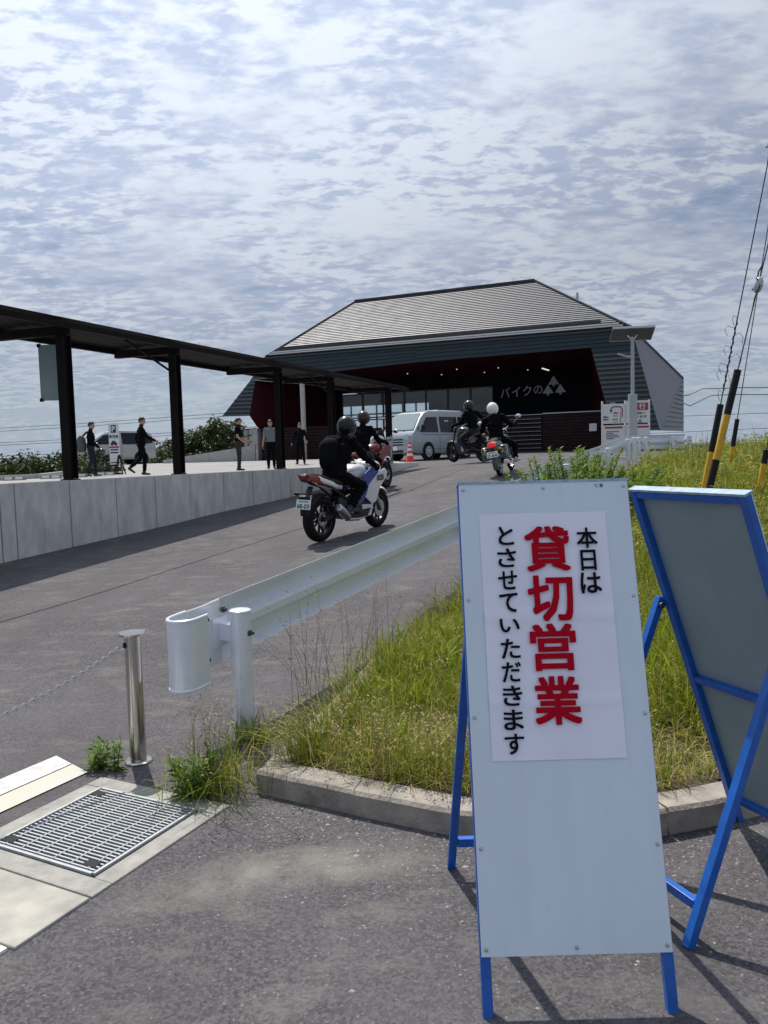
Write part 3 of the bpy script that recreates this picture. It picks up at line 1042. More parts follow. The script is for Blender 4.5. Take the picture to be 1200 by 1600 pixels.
# ------------------------------------------------------------------ roadside station building
BO = Vector((2.65, 39.5, 0))
BA, BN = Vector((.931, -.364, 0)).normalized(), Vector((.364, .931, 0)).normalized()
def B(s, d, z):
    return BO + BA * s + BN * d + Vector((0, 0, z))
bld = bpy.data.objects.new('station_building', None)
COL.objects.link(bld)
tag(bld, 'low wide building with silver slatted hip roof, dark flared siding and deep red-lined porch', 'building')
def courses(name, A, Bq, C, D, n, m, thick, parent=bld, tilt=0.012, out=None):
    """overlapping courses between the edges A-D (left) and B-C (right); A, B above"""
    A, Bq, C, D = [Vector(q) for q in (A, Bq, C, D)]
    nn = (Bq - A).cross(D - A)
    if nn.length < 1e-6:
        nn = (C - D).cross(D - A)
    nn.normalize()
    if out is not None and nn.dot(Vector(out)) < 0:
        nn = -nn
    for k in range(n):
        a, b = k / n, (k + 1) / n + .06 / n
        l0, l1 = A.lerp(D, a), A.lerp(D, min(b, 1))
        r0, r1 = Bq.lerp(C, a), Bq.lerp(C, min(b, 1))
        g = G()
        g.hexa([l0, r0, r1, l1, l0 + nn * (thick * .25), r0 + nn * (thick * .25), r1 + nn * thick, l1 + nn * thick])
        g.m[4] = 1  # lower edge coloured dark, a painted seam shadow under each course
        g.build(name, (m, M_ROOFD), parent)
def fs(s, z):      # a point of the flared front plane
    return B(s, -(7.1 - z) * .5, z)
EL, ER = B(-9.63, 0, 7.1), B(9.62, 0, 7.1)
RL, RR = B(-6.1, 4.6, 10.55), B(4.45, 4.5, 10.62)
front = -BN + Vector((0, 0, .8))
# roof: deck below, courses above
g = G()
bkL, bkR = B(-9.6, 9.2, 7.1), B(11.9, 9.2, 5.2)
e = Vector((0, 0, -.06))
g.quad(EL + e, ER + e, RR + e, RL + e)
g.quad(EL + e, RL + e, bkL + e)
g.quad(ER + e, bkR + e, RR + e)
g.quad(RL + e, RR + e, bkR + e, bkL + e)
g.build('roof_deck', M_ROOFD, bld)
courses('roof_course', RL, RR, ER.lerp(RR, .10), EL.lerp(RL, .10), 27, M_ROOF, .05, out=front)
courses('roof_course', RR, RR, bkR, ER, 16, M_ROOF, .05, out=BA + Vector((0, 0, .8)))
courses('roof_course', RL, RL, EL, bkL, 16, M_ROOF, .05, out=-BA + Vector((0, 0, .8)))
# dark snow rail and the two bright eave trims
g = G()
g.bar(EL.lerp(RL, .088) + BA * .3 + e * -2, ER.lerp(RR, .088) - BA * .9 + e * -2, .10, .16)
g.build('snow_rail', M_ROOFD, bld)
for t in (.06, .025):
    g = G()
    g.bar(EL.lerp(RL, t) + e * -1, ER.lerp(RR, t) - BA * .2 + e * -1, .14, .07)
    g.build('eave_trim', M_GUTTER, bld)
g = G()
g.bar(EL - BA * .05 + e, ER + BA * .02 + e, .22, .10)
g.build('gutter', M_ROOFD, bld)
g = G()
g.bar(RL + e * -1.2, RR + e * -1.2, .22, .10)
g.build('ridge_cap', M_ROOFD, bld)
for a, b in ((RL, EL), (RR, ER)):
    g = G()
    g.bar(a + e * -1.0, b + e * -1.0, .16, .07)
    g.build('hip_cap', M_ROOFD, bld)
# front siding: band over the porch, left and right cheeks
opTL, opT2, opT3, opTR = (-9.95, 5.81), (-5.2, 6.07), (-.77, 6.15), (7.9, 6.26)
A1 = fs(-9.63, 7.02)
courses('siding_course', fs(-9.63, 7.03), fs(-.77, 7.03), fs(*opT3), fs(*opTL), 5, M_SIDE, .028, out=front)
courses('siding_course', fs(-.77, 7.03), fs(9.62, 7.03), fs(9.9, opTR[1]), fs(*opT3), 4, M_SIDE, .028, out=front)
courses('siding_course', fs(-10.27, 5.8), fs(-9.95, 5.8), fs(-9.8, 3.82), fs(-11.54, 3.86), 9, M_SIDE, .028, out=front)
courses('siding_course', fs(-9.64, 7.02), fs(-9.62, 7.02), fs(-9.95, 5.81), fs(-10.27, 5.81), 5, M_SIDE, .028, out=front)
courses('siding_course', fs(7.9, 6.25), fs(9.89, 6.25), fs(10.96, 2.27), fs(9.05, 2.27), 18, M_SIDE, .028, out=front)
# right side: a big smooth folded sheet and the lapped corner beyond the fold
P1, P2, RB = B(11.88, 5.2, 5.05), B(11.88, 5.2, 2.35), fs(10.98, 2.25)
sidev = BA
g = G()
t_ = BA * .06
g.loft([[ER, P1, RB], [ER - t_, P1 - t_, RB - t_]])
g.build('side_sheet', M_SIDEG, bld)
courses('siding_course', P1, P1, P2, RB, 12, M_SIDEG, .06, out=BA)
g = G()
g.bar(ER, P1, .10, .10)
g.build('side_trim', M_ROOFD, bld)
g = G()
g.bar(P1, P2, .07, .07)
g.build('side_trim', M_GUTTER, bld)
# closed back of the right side and the plinth below it
g = G()
g.quad(B(9.6, .2, 7), B(9.6, 9.2, 7), B(9.6, 9.2, 1.2), B(9.6, .2, 1.2))
g.quad(P1, P2, B(11.9, 9.2, 2.3), B(11.9, 9.2, 5.2))
g.quad(B(8.6, -.4, 1.2), B(9.6, .2, 1.2), B(9.6, .2, 6.5), B(8.0, -.3, 6.2))
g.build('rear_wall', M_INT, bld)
# porch: soffit, red cheeks, floor slab
g = G()
inz = 5.75
i1, i2, i3, i4 = B(-8.2, 4, inz), B(-.7, 4, inz), B(7.4, 4, inz), None
g.quad(fs(*opTL), fs(*opT3), i2, i1)
g.quad(fs(*opT3), fs(*opTR), i3, i2)
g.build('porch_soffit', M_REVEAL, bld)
g = G()
g.quad(fs(-9.95, 5.8), i1, B(-7.6, 4, 1.3), B(-9.6, -1.2, 3.2), fs(-9.8, 3.82))
g.build('porch_cheek', M_REVEAL, bld)
g = G()
g.quad(fs(7.9, 6.25), i3, B(7.2, 4, 1.3), B(8.5, -1.2, 1.4), fs(9.05, 2.27))
g.build('porch_cheek', M_REVEAL, bld)
g = G()
g.loft([[fs(7.9, 6.25), fs(9.05, 2.27), fs(9.35, 2.27), fs(8.2, 6.25)], [fs(7.9, 6.25) + BN * .5, fs(9.05, 2.27) + BN * .5, fs(9.35, 2.27) + BN * .5, fs(8.2, 6.25) + BN * .5]])
g.build('porch_cheek', M_REVEAL, bld)
# inner front wall: solid at the right (with the name), glazed at the left
g = G()
g.loft([[B(2.2, 3.9, 1.2), B(9.4, 3.9, 1.2), B(9.4, 3.9, 5.9), B(2.2, 3.9, 5.9)], [B(2.2, 4.15, 1.2), B(9.4, 4.15, 1.2), B(9.4, 4.15, 5.9), B(2.2, 4.15, 5.9)]])
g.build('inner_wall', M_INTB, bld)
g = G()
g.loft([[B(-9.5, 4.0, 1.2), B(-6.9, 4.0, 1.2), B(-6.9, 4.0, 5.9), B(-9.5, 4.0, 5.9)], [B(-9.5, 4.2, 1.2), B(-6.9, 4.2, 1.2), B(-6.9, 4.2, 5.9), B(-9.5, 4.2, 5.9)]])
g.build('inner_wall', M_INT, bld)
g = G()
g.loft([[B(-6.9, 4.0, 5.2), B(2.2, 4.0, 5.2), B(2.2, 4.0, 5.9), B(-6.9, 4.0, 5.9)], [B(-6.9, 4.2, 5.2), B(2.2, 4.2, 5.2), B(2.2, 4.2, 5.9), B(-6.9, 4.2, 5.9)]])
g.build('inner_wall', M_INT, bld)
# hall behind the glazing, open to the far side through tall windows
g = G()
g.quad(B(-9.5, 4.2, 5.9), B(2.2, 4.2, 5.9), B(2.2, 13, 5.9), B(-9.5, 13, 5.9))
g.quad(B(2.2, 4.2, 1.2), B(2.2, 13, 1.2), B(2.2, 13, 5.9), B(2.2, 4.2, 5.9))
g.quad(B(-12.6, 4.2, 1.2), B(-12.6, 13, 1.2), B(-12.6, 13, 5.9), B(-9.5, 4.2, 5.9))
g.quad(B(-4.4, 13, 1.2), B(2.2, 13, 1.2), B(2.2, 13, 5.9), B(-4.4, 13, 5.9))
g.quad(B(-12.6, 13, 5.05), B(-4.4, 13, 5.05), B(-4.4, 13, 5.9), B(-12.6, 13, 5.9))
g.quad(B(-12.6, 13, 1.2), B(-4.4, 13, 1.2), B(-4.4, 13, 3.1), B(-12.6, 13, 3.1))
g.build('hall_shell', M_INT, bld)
g = G()
g.quad(B(-14, -2.6, 1.405), B(9.5, -2.6, 1.405), B(9.5, 13, 1.405), B(-14, 13, 1.405))
g.build('porch_floor', M_INT, bld)
for k in range(9):
    g = G()
    s = -12.2 + k * .98
    g.bar(B(s, 13.02, 3.1), B(s, 13.02, 5.05), .12, .08)
    g.build('far_mullion', M_ROOFD, bld)
g = G()
g.bar(B(-12.6, 13.02, 4.45), B(-4.4, 13.02, 4.45), .08, .10)
g.build('far_mullion', M_ROOFD, bld)
# front glazing: each window a frame with its pane
for k in range(7):
    for zz, hh in ((1.45, 2.2), (3.7, 1.45)):
        s0, s1 = -6.9 + k * 1.3, -6.9 + (k + 1) * 1.3
        g = G()
        z0, z1 = zz, zz + hh
        for a, b in ((B(s0 + .03, 4.08, z0), B(s0 + .03, 4.08, z1)), (B(s1 - .03, 4.08, z0), B(s1 - .03, 4.08, z1)), (B(s0 + .065, 4.08, z0 + .035), B(s1 - .065, 4.08, z0 + .035)), (B(s0 + .065, 4.08, z1 - .035), B(s1 - .065, 4.08, z1 - .035))):
            g.bar(a, b, .06, .07)
        w = g.build('window', M_ROOFD, bld)
        g = G()
        g.loft([[B(s0 + .06, 4.07, z0 + .07), B(s1 - .06, 4.07, z0 + .07), B(s1 - .06, 4.07, z1 - .07), B(s0 + .06, 4.07, z1 - .07)], [B(s0 + .06, 4.085, z0 + .07), B(s1 - .06, 4.085, z0 + .07), B(s1 - .06, 4.085, z1 - .07), B(s0 + .06, 4.085, z1 - .07)]])
        g.build('pane', M_GLASS, w)
# counters and shelves inside, seen as faint shapes
for s, d, z, w, h, m in ((-3.5, 6.5, 2.2, 1.6, 1.6, M_FENCE), (-1.2, 6.0, 2.0, 1.2, 1.2, M_INTB), (.9, 5.6, 3.9, 1.6, .7, M_BAGG), (-6, 7, 2, 1.4, 1.3, M_FENCE), (.2, 7.5, 3.7, 1.2, .9, M_CGREY)):
    g = G()
    q = [B(s - w / 2, d, z - h / 2), B(s + w / 2, d, z - h / 2), B(s + w / 2, d + .4, z - h / 2), B(s - w / 2, d + .4, z - h / 2)]
    g.hexa(q + [p + Vector((0, 0, h)) for p in q])
    g.build('display_shelf', m, bld)
# small lit downlights in the porch and hall ceilings
for s, d, z in ((-1.9, 1.6, 5.9), (-.3, 2.6, 5.83), (.9, 1.4, 5.93), (2.0, 2.9, 5.83), (3.0, 1.8, 5.9), (1.3, 6.5, 5.86), (-1, 8, 5.86), (-2.9, 6, 5.86), (.3, 10, 5.86), (4.3, 3, 5.82)):
    g = G()
    g.lathe([(.03, -.03), (.03, 0)], 10, B(s, d, z - .03))
    g.build('downlight', M_LAMP, bld)
g = G()
g.bar(B(5.35, 1.2, 5.62), B(5.6, 1.7, 5.55), .05, .05)
g.build('tube_light', M_LAMP, bld)
M_LETTER = mat('name_lettering', (0.42, 0.42, 0.43), 0.6, var=.1)
# lettering of the house name on the dark inner wall
for ch, s, w in (('バ', 3.02, .50), ('イ', 3.62, .47), ('ク', 4.22, .46), ('の', 4.80, .46)):
    put_text(ch, M_LETTER, bld, B(s - .12, 3.86, 4.72 + (s - 3) * .035), BA, (0, 0, 1), w=w, h=.54 if ch != 'の' else .44, bold=.0, depth=.06)
for s, z in ((5.62, 5.22), (5.32, 4.76), (5.97, 4.78)):
    g = G()
    g.prism([(-.29, -.20), (-.05, -.20), (-.05, -.31), (.05, -.31), (.05, -.20), (.29, -.20), (0, .26)], B(s - .12, 3.88, z), BA, (0, 0, 1), -BN * .05)
    g.build('tree_emblem', M_LETTER, bld)
# concrete plinths and round pillar
g = G()
g.loft([[B(-10.6, -1.0, 1.1), B(-9.75, -1.0, 1.1), B(-9.75, -1.0, 3.18), B(-10.6, -1.0, 3.18)], [B(-10.6, .2, 1.1), B(-9.75, .2, 1.1), B(-9.75, .2, 3.18), B(-10.6, .2, 3.18)]])
g.build('plinth', M_WALL2, bld)
g = G()
g.lathe([(.13, 1.35), (.13, 5.55)], 16, B(-6.6, -1.6, 0))
g.build('pillar', M_WALL2, bld, smooth=40)
for s in (-9.4,):
    g = G()
    g.lathe([(.06, 1.2), (.06, 2.0)], 10, B(s, -1.7, 0))
    g.build('marker_post', M_SIGNW, bld)
# brown board fences in front of the porch
def board_fence(name, label, s0, s1, d, z0, z1, n, louvre):
    t = bpy.data.objects.new(name, None)
    COL.objects.link(t)
    tag(t, label, 'fence')
    hgt = (z1 - z0) / n
    for k in range(n):
        g = G()
        zc = z0 + hgt * (k + .5)
        gap = .012
        if louvre:
            g.hexa([B(s0, d - .05, zc - hgt * .42), B(s1, d - .05, zc - hgt * .42), B(s1, d - .01, zc - hgt * .46), B(s0, d - .01, zc - hgt * .46), B(s0, d + .03, zc + hgt * .36), B(s1, d + .03, zc + hgt * .36), B(s1, d + .07, zc + hgt * .30), B(s0, d + .07, zc + hgt * .30)])
        else:
            q = [B(s0, d, zc - hgt / 2 + gap), B(s1, d, zc - hgt / 2 + gap), B(s1, d + .035, zc - hgt / 2 + gap), B(s0, d + .035, zc - hgt / 2 + gap)]
            g.hexa(q + [p + Vector((0, 0, hgt - 2 * gap)) for p in q])
        pk = g.build('plank', M_FENCE, t)
        if louvre:
            g = G()
            g.bar(B(s0 + .02, d - .055, zc - hgt * .40), B(s1 - .02, d - .055, zc - hgt * .40), .012, .014)  # light grey strip stands in for the highlight along each louvre edge
            g.build('edge_highlight', M_POLE, pk)
    for s in ([s0, (s0 + s1) / 2, s1]):
        g = G()
        g.bar(B(s, d + .11, z0 - .1), B(s, d + .11, z1 + .02), .07, .07)
        g.build('fence_post', M_FENCE, t)
    return t
f1 = board_fence('louvre_fence', 'brown louvred fence panel with gaps under the house name', 3.3, 5.55, -.3, 1.45, 3.25, 9, True)
f2 = board_fence('board_fence', 'plain brown horizontal board fence at the right end of the porch', 5.6, 8.3, -.3, 1.45, 3.27, 12, False)
f3 = board_fence('board_fence', 'brown horizontal board fence left of the round pillar, beside the concrete plinth', -9.5, -4.4, -1.0, 1.36, 3.15, 11, False)
g = G()
g.bar(B(5.6, -.3, 3.31), B(8.45, -.3, 3.31), .09, .05)
g.build('top_rail', M_POLE, f2)
g = G()
g.bar(B(3.3, -.3, 3.28), B(5.58, -.3, 3.28), .05, .03)
g.build('top_rail', M_POLE, f1)
g = G()
g.bar(B(8.42, -.32, 1.35), B(8.42, -.32, 3.29), .14, .14)
g.build('end_post', M_POLE, f2)
g = G()
c = B(7.95, -.36, 2.55)
q = [B(7.78, -.36, 2.38), B(8.12, -.36, 2.38), B(8.12, -.325, 2.38), B(7.78, -.325, 2.38)]
g.hexa(q + [p + Vector((0, 0, .36)) for p in q])
tag(g.build('notice', M_SIGNW), 'blank white square notice on the brown board fence', 'notice')
# aerial on the roof behind
an = thing('aerial', 'thin aerial mast standing behind the right roof hip', 'aerial', (10.15, 40, 8.55))
g = G()
g.tube([(0, 0, 0), (0, 0, 1.0)], .02, 6)
g.build('mast', M_POLE, an)
g = G()
g.tube([(.07, 0, .45), (.07, 0, 1.0)], .035, 6)
g.bar((0, 0, .5), (.07, 0, .5), .02, .02)
g.bar((0, 0, .95), (.07, 0, .95), .02, .02)
g.build('antenna_rod', M_POLE, an)

# ------------------------------------------------------------------ folding sign boards in the foreground
def a_frame(name, label, F, ex, nb, W, H, lean, spread, hinge, bot, board_mat, back_mat, hx=-.022):
    """F front left foot; ex along the board; nb horizontal, towards the rear legs"""
    t = thing(name, label, 'sign board', F)
    ex, nb = Vector(ex).normalized(), Vector(nb).normalized()
    L = sqrt(H * H + lean * lean)
    up = (nb * lean + Vector((0, 0, H))) / L
    nrm = -(nb * H - Vector((0, 0, lean))) / L         # out of the board's face
    def P(u, v, o=0.0):
        return ex * u + up * v + nrm * o
    q = .028
    for u in (q / 2 - .004, W - q / 2 + .004):
        g = G()
        g.bar(P(u, 0, -.017), P(u, L, -.017), q, q, nrm)
        g.build('leg', M_BLUE, t, bevel=.002)
    for v in (bot * L + .016, L * .46, L - .016):
        g = G()
        g.bar(P(q - .003, v, -.0165), P(W - q + .003, v, -.0165), .026, .024, nrm)
        g.build('cross_rail', M_BLUE, t, bevel=.002)
    g = G()
    g.bar(P(-.006, L + .004, -.014), P(W + .006, L + .004, -.014), .008, .036, nrm)
    g.build('top_edge', M_BLUED, t)
    g = G()
    c = P(W / 2, (bot * L + L) / 2, 0)
    hw, hh, th = W / 2 + .001, (L - bot * L) / 2, .0025
    g.cur = 0
    f = [c - ex * hw - up * hh, c + ex * hw - up * hh, c + ex * hw + up * hh, c - ex * hw + up * hh]
    g.hexa([p - nrm * th for p in f] + [p + nrm * th for p in f])
    bd = g.build('board', board_mat, t)
    g = G()
    f = [p + (c - p) * .012 for p in f]
    g.hexa([p - nrm * (th + .0016) for p in f] + [p - nrm * (th + .0002) for p in f])
    g.build('backing', back_mat, t)
    # rear legs
    hv = hinge * L
    foot = [nb * spread + ex * (-.022), nb * spread + ex * (W + .022)]
    top = [P(hx, hv, -.046), P(W - hx, hv, -.046)]
    for a, b in zip(foot, top):
        g = G()
        d = (b - a).normalized()
        g.bar(a, b + d * .03, .028, .030, nrm)
        g.build('rear_leg', M_BLUE, t, bevel=.002)
    k = .125
    g = G()
    g.bar(foot[0].lerp(top[0], k) + ex * .015, foot[1].lerp(top[1], k) - ex * .015, .026, .03)
    g.build('stretcher', M_BLUE, t, bevel=.002)
    for i, u in enumerate((-.03, W + .03)):
        g = G()
        g.lathe([(.012, -.022), (.012, .022)], 10, P(u + (.012 if i == 0 else -.012) + (hx + .022) * (1 if i == 0 else -1), hv, -.046), ex)
        g.build('hinge_bolt', M_BOLT, t)
    s0 = None
    vs_ = [L * (bot + .012), L * .29, L * .53, L * .76, L - .016]
    for v in vs_:
        for u in ((.012, W / 2, W - .012) if v in (vs_[0], vs_[-1]) else (.012, W - .012)):
            g = G()
            g.lathe([(.0058, 0), (.0052, .0022), (.003, .003)], 10, (0, 0, 0), nrm)
            s = g.build('screw', M_ALU, t) if s0 is None else share('screw', s0, t)
            s0 = s0 or s
            s.location = P(u, v, .0026)
    return t, P
sg1, P1s = a_frame('folding_sign', 'white folding sign board with red and black lettered paper poster, blue legs, standing in front', (.231, 1.932, 0), (1, 0, 0), (0, 1, 0), .513, 1.403, .418, .76, .71, .104, M_BOARD, M_BOARDB, .016)
# the paper: a sheet with two folds and soft waves
u0, u1, v0, v1 = .056, .438, .655, 1.370
g = G()
nu, nv = 22, 44
for j in range(nv + 1):
    for i in range(nu + 1):
        u, v = u0 + (u1 - u0) * i / nu, v0 + (v1 - v0) * j / nv
        o = .0046 + .0011 * sin(u * 31 + v * 9) * sin(v * 17 + 1.0)
        for fv in (1.062, .815):
            o += .0036 * math.exp(-((v - fv) / .012) ** 2)
        o += .0012 * math.exp(-((u - .24) / .01) ** 2)
        g.v.append(tuple(P1s(u + .004 * (v - 1.0) * 0, v, o)))
for j in range(nv):
    for i in range(nu):
        a = j * (nu + 1) + i
        g.face(a, a + 1, a + nu + 2, a + nu + 1)
poster = g.build('poster', M_POSTER, sg1, smooth=80, fix=False)
exs, ups = (1, 0, 0), Vector((0, .418, 1.403)).normalized()
for ch, u, v in (('本', .375, 1.289), ('日', .374, 1.221), ('は', .376, 1.153)):
    put_text(ch, M_INK, poster, P1s(u, v, .0108), exs, ups, w=.062 if ch != '日' else .046, h=.062, bold=.018, depth=.006)
for ch, u, v in (('貸', .254, 1.259), ('切', .254, 1.111), ('営', .251, .969), ('業', .252, .818)):
    put_text(ch, M_RED, poster, P1s(u, v, .0108), exs, ups, w=.134, h=.136, bold=.024, depth=.006)
for k, ch in enumerate('とさせていただきます'):
    wd = {'と': .046, 'い': .058, 'て': .054}.get(ch, .056)
    put_text(ch, M_INK, poster, P1s(.133 - .0013 * k, 1.301 - .0667 * k, .0108), exs, ups, w=wd, h=.040 if ch == 'い' else .057, bold=.016, depth=.006)
for ch, u in (('仁', .420), ('屋', .434)):
    put_text(ch, M_INK, sg1, P1s(u, 1.451, .0032), exs, ups, w=.011, h=.011, depth=.02)
for u, v, l in ((.33, 1.447, .012), (.30, 1.438, .022)):
    g = G()
    g.hexa([P1s(u + a, v + b, o) for o in (.0027, .0031) for a, b in ((0, 0), (.004, .004), (.006, l), (.001, l * .8))])
    g.build('tape_mark', M_BOARD, sg1)
th2 = 1.186
sg2, P2s = a_frame('folding_sign', 'second folding sign seen from its grey back, right of the lettered one', (1.406, 2.999, 0), (cos(th2), -sin(th2), 0), (-sin(th2), -cos(th2), 0), .514, 1.357, .522, .786, .684, .074, M_BOARD, M_BOARDB)

# ------------------------------------------------------------------ guardrail
RAIL_XY = [(-.93, 4.08), (.69, 7.2), (1.36, 8.5), (2.36, 11), (4.27, 15), (5.62, 17.9), (6.1, 18.7), (6.75, 19.25), (7.7, 19.5)]
def rail_top(y):
    return float(np.interp(y, [3.4, 4.4, 7.2, 8.5, 11, 15, 18, 19.5], [.685, .77, 1.012, 1.115, 1.31, 1.58, 1.80, 1.84]))
PROF = [(.012, .175), (.03, .165), (.08, .128), (.083, .075), (.035, .035), (.0, .022), (.0, -.022), (.035, -.035), (.083, -.075), (.08, -.128), (.03, -.165), (.012, -.175)]
gd = bpy.data.objects.new('guardrail', None)
COL.objects.link(gd)
tag(gd, 'white steel guardrail with rounded end cap climbing the ramp beside the grass', 'guardrail')
path = interp_path(RAIL_XY, .35)
def frame_at(i, pth):
    d = (pth[min(i + 1, len(pth) - 1)] - pth[max(i - 1, 0)]).normalized()
    return d, Vector((d.y, -d.x))         # forward, right (verge side)
joints = [0]
accl = 0
for i in range(1, len(path)):
    accl += (path[i] - path[i - 1]).length
    if accl > 3.85 or i == len(path) - 1:
        joints.append(i)
        accl = 0
for a, b in zip(joints, joints[1:]):
    rings = []
    for i in range(a, b + 1):
        p = path[i]
        d, r = frame_at(i, path)
        z = rail_top(p.y) - .175 + (.002 if (joints.index(a) % 2) else 0)
        ofs = .0 if joints.index(a) % 2 else .006
        ring = []
        for o, zz in PROF:
            q = p - r * (o + ofs)
            ring.append((q.x, q.y, z + zz))
        for o, zz in reversed(PROF):
            q = p - r * (o + ofs + .004)
            ring.append((q.x, q.y, z + zz))
        rings.append(ring)
    g = G()
    g.loft(rings)
    bmo = g.build('beam', M_GALV, gd, smooth=35)
    if a:
        for dd in (-.10, .10):
            for zz in (.10, -.10):
                g = G()
                d, r = frame_at(a, path)
                q = path[a] + d * dd - r * .07
                g.lathe([(.015, 0), (.015, .010), (.008, .011), (.008, .022)], 6, (q.x, q.y, rail_top(q.y) - .175 + zz), (r.x, r.y, 0))
                g.build('lap_bolt', M_BOLT, bmo)
# rounded end cap
d0, r0 = frame_at(0, path)
S = path[0]
cp = [S + d0 * .06 - r0 * .01, S - d0 * .10 - r0 * .0, S - d0 * .22, S - d0 * .32]
cc = S - d0 * .32 + r0 * .078
cp += [cc - r0 * .078 * cos(a) - d0 * .078 * sin(a) for a in [pi * k / 12 for k in range(1, 13)]]
cp += [cc + r0 * .078 + d0 * .05, cc + r0 * .078 + d0 * .085]
rings = []
for i, p in enumerate(cp):
    d, r = frame_at(i, cp)
    zt = rail_top(p.y) if p.y > 3.4 else .685
    zt = rail_top(S.y) - (S - p).dot(d0) * .062
    hb = .345
    rings.append([(p - r * .004).to_tuple() + (zt,), (p + r * .004).to_tuple() + (zt,), (p + r * .004).to_tuple() + (zt - hb,), (p - r * .004).to_tuple() + (zt - hb,)])
g = G()
g.loft(rings)
for e in (0, 1):      # rolled lips
    g.tube([(Vector(rg[0]) + Vector(rg[1])) / 2 if e == 0 else (Vector(rg[2]) + Vector(rg[3])) / 2 for rg in rings[2:]], .009, 8)
g.build('end_cap', M_GALV, gd, smooth=40)
# posts with bolts
def rail_post(xy, i, ht=None):
    p = Vector(xy)
    d, r = frame_at(i, path)
    c = p + r * .125
    zt = (rail_top(p.y) - .055) if ht is None else ht
    zb = rz1(c.x, c.y) - .1
    g = G()
    g.lathe([(.057, zb), (.057, zt - .012), (.059, zt - .011), (.059, zt), (.05, zt + .006), (.001, zt + .008)], 24, (c.x, c.y, 0))
    po = g.build('post', M_GALV, gd, smooth=40)
    g = G()
    zc = rail_top(p.y) - .175
    b = p - r * .0
    g.bar((b.x + d.x * .0, b.y, zc), (c.x - r.x * .04, c.y - r.y * .04, zc), .08, .09)
    g.build('bracket', M_GALV, gd)
    for dd, zz in ((-.0, 0), ):
        g = G()
        q = c + r * .055
        g.lathe([(.016, 0), (.016, .012), (.009, .013), (.009, .03)], 6, (q.x, q.y, zc + .0), (r.x, r.y, 0))
        g.build('bolt', M_BOLT, gd)
    return c
def idx_near(xy):
    return min(range(len(path)), key=lambda i: (path[i] - Vector(xy)).length)
for xy in ((-.90, 4.14), (.93, 7.67), (2.66, 11.65), (4.30, 15.05), (5.52, 17.7), (5.80, 18.25), (6.08, 18.68), (6.45, 19.05), (7.0, 19.36), (7.5, 19.48)):
    i = idx_near(xy)
    rail_post(path[i] if xy[1] > 4.2 else xy, i)
for o, zz in ((-.02, .10), (.13, .115), (-.10, -.02), (-.02, -.115)):
    p = S + d0 * (o - .06)
    g = G()
    g.lathe([(.018, 0), (.018, .014), (.010, .015), (.010, .03)], 6, (p.x, p.y, rail_top(p.y) - .175 + zz), (r0.x, r0.y, 0))
    g.build('bolt', M_BOLT, gd)
g = G()
g.bar((S - d0 * .02 + r0 * .004).to_tuple() + (rail_top(S.y) - .175,), (S + d0 * .10 + r0 * .004).to_tuple() + (rail_top(S.y) - .168,), .012, .16)
g.build('end_bracket', M_GALV, gd)

# ------------------------------------------------------------------ steel bollard and chain
bo = thing('bollard', 'stainless steel chain bollard with flat cap beside the drain grate', 'bollard', (-1.266, 3.76, 0))
g = G()
g.lathe([(.040, 0.0), (.040, .645)], 28)
g.build('tube', M_STEEL, bo, smooth=40)
g = G()
g.lathe([(.04, .645), (.064, .648), (.066, .652), (.066, .658), (.063, .661), (.001, .662)], 28)
g.build('cap', M_STEEL, bo, smooth=30)
g = G()
g.lathe([(.068, 0.002), (.068, .010), (.062, .014), (.041, .015)], 28)
g.build('base_flange', M_STEEL, bo, smooth=30)
g = G()
g.lathe([(.010, .036), (.010, .0425)], 12, (0, 0, .60), (-.75, -.6, 0))
g.torus((-.033, -.027, .60), (.75, .6, 0), .012, .003, 14, 6)
g.build('chain_eye', M_DARK, bo)
b2 = copy_tree(bo)
b2.location = (-2.45, 2.05, 0)
b2['label'] = 'stainless steel chain bollard at the far end of the chain, out past the drain grate'
for o in (bo, b2):
    o['group'] = 'chain bollards'
A_, B_ = Vector((-1.305, 3.73, .60)), Vector((-2.41, 2.08, .60))
ch = thing('chain', 'thin steel chain hanging from the bollard across the entrance', 'chain', (A_.x, A_.y, 0))
N = 96
cps = []
for k in range(N + 1):
    t = k / N
    p = A_.lerp(B_, t)
    p.z -= .19 * 4 * t * (1 - t)
    cps.append(p)
g = G()
ln = (cps[1] - cps[0]).length
hl = ln * .60
ps = [Vector((.0082 * cos(a), (hl - .0082) * (1 if sin(a) > 0 else -1) * (1 if abs(sin(a)) > .01 else 0) + .0082 * sin(a), 0)) for a in [2 * pi * i / 12 for i in range(12)]]
g.tube(ps + [ps[0]], .0029, 6, cap=False)
l0 = None
for k in range(N):
    m = (cps[k] + cps[k + 1]) / 2
    d = (cps[k + 1] - cps[k]).normalized()
    l = g.build('link', M_CHAIN, ch, smooth=60) if l0 is None else share('link', l0, ch)
    l0 = l0 or l
    l.rotation_mode = 'QUATERNION'
    l.rotation_quaternion = d.to_track_quat('Y', 'Z') @ Matrix.Rotation(pi / 2 * (k % 2) + .4, 3, 'Y').to_quaternion()
    l.location = m - Vector((A_.x, A_.y, 0))

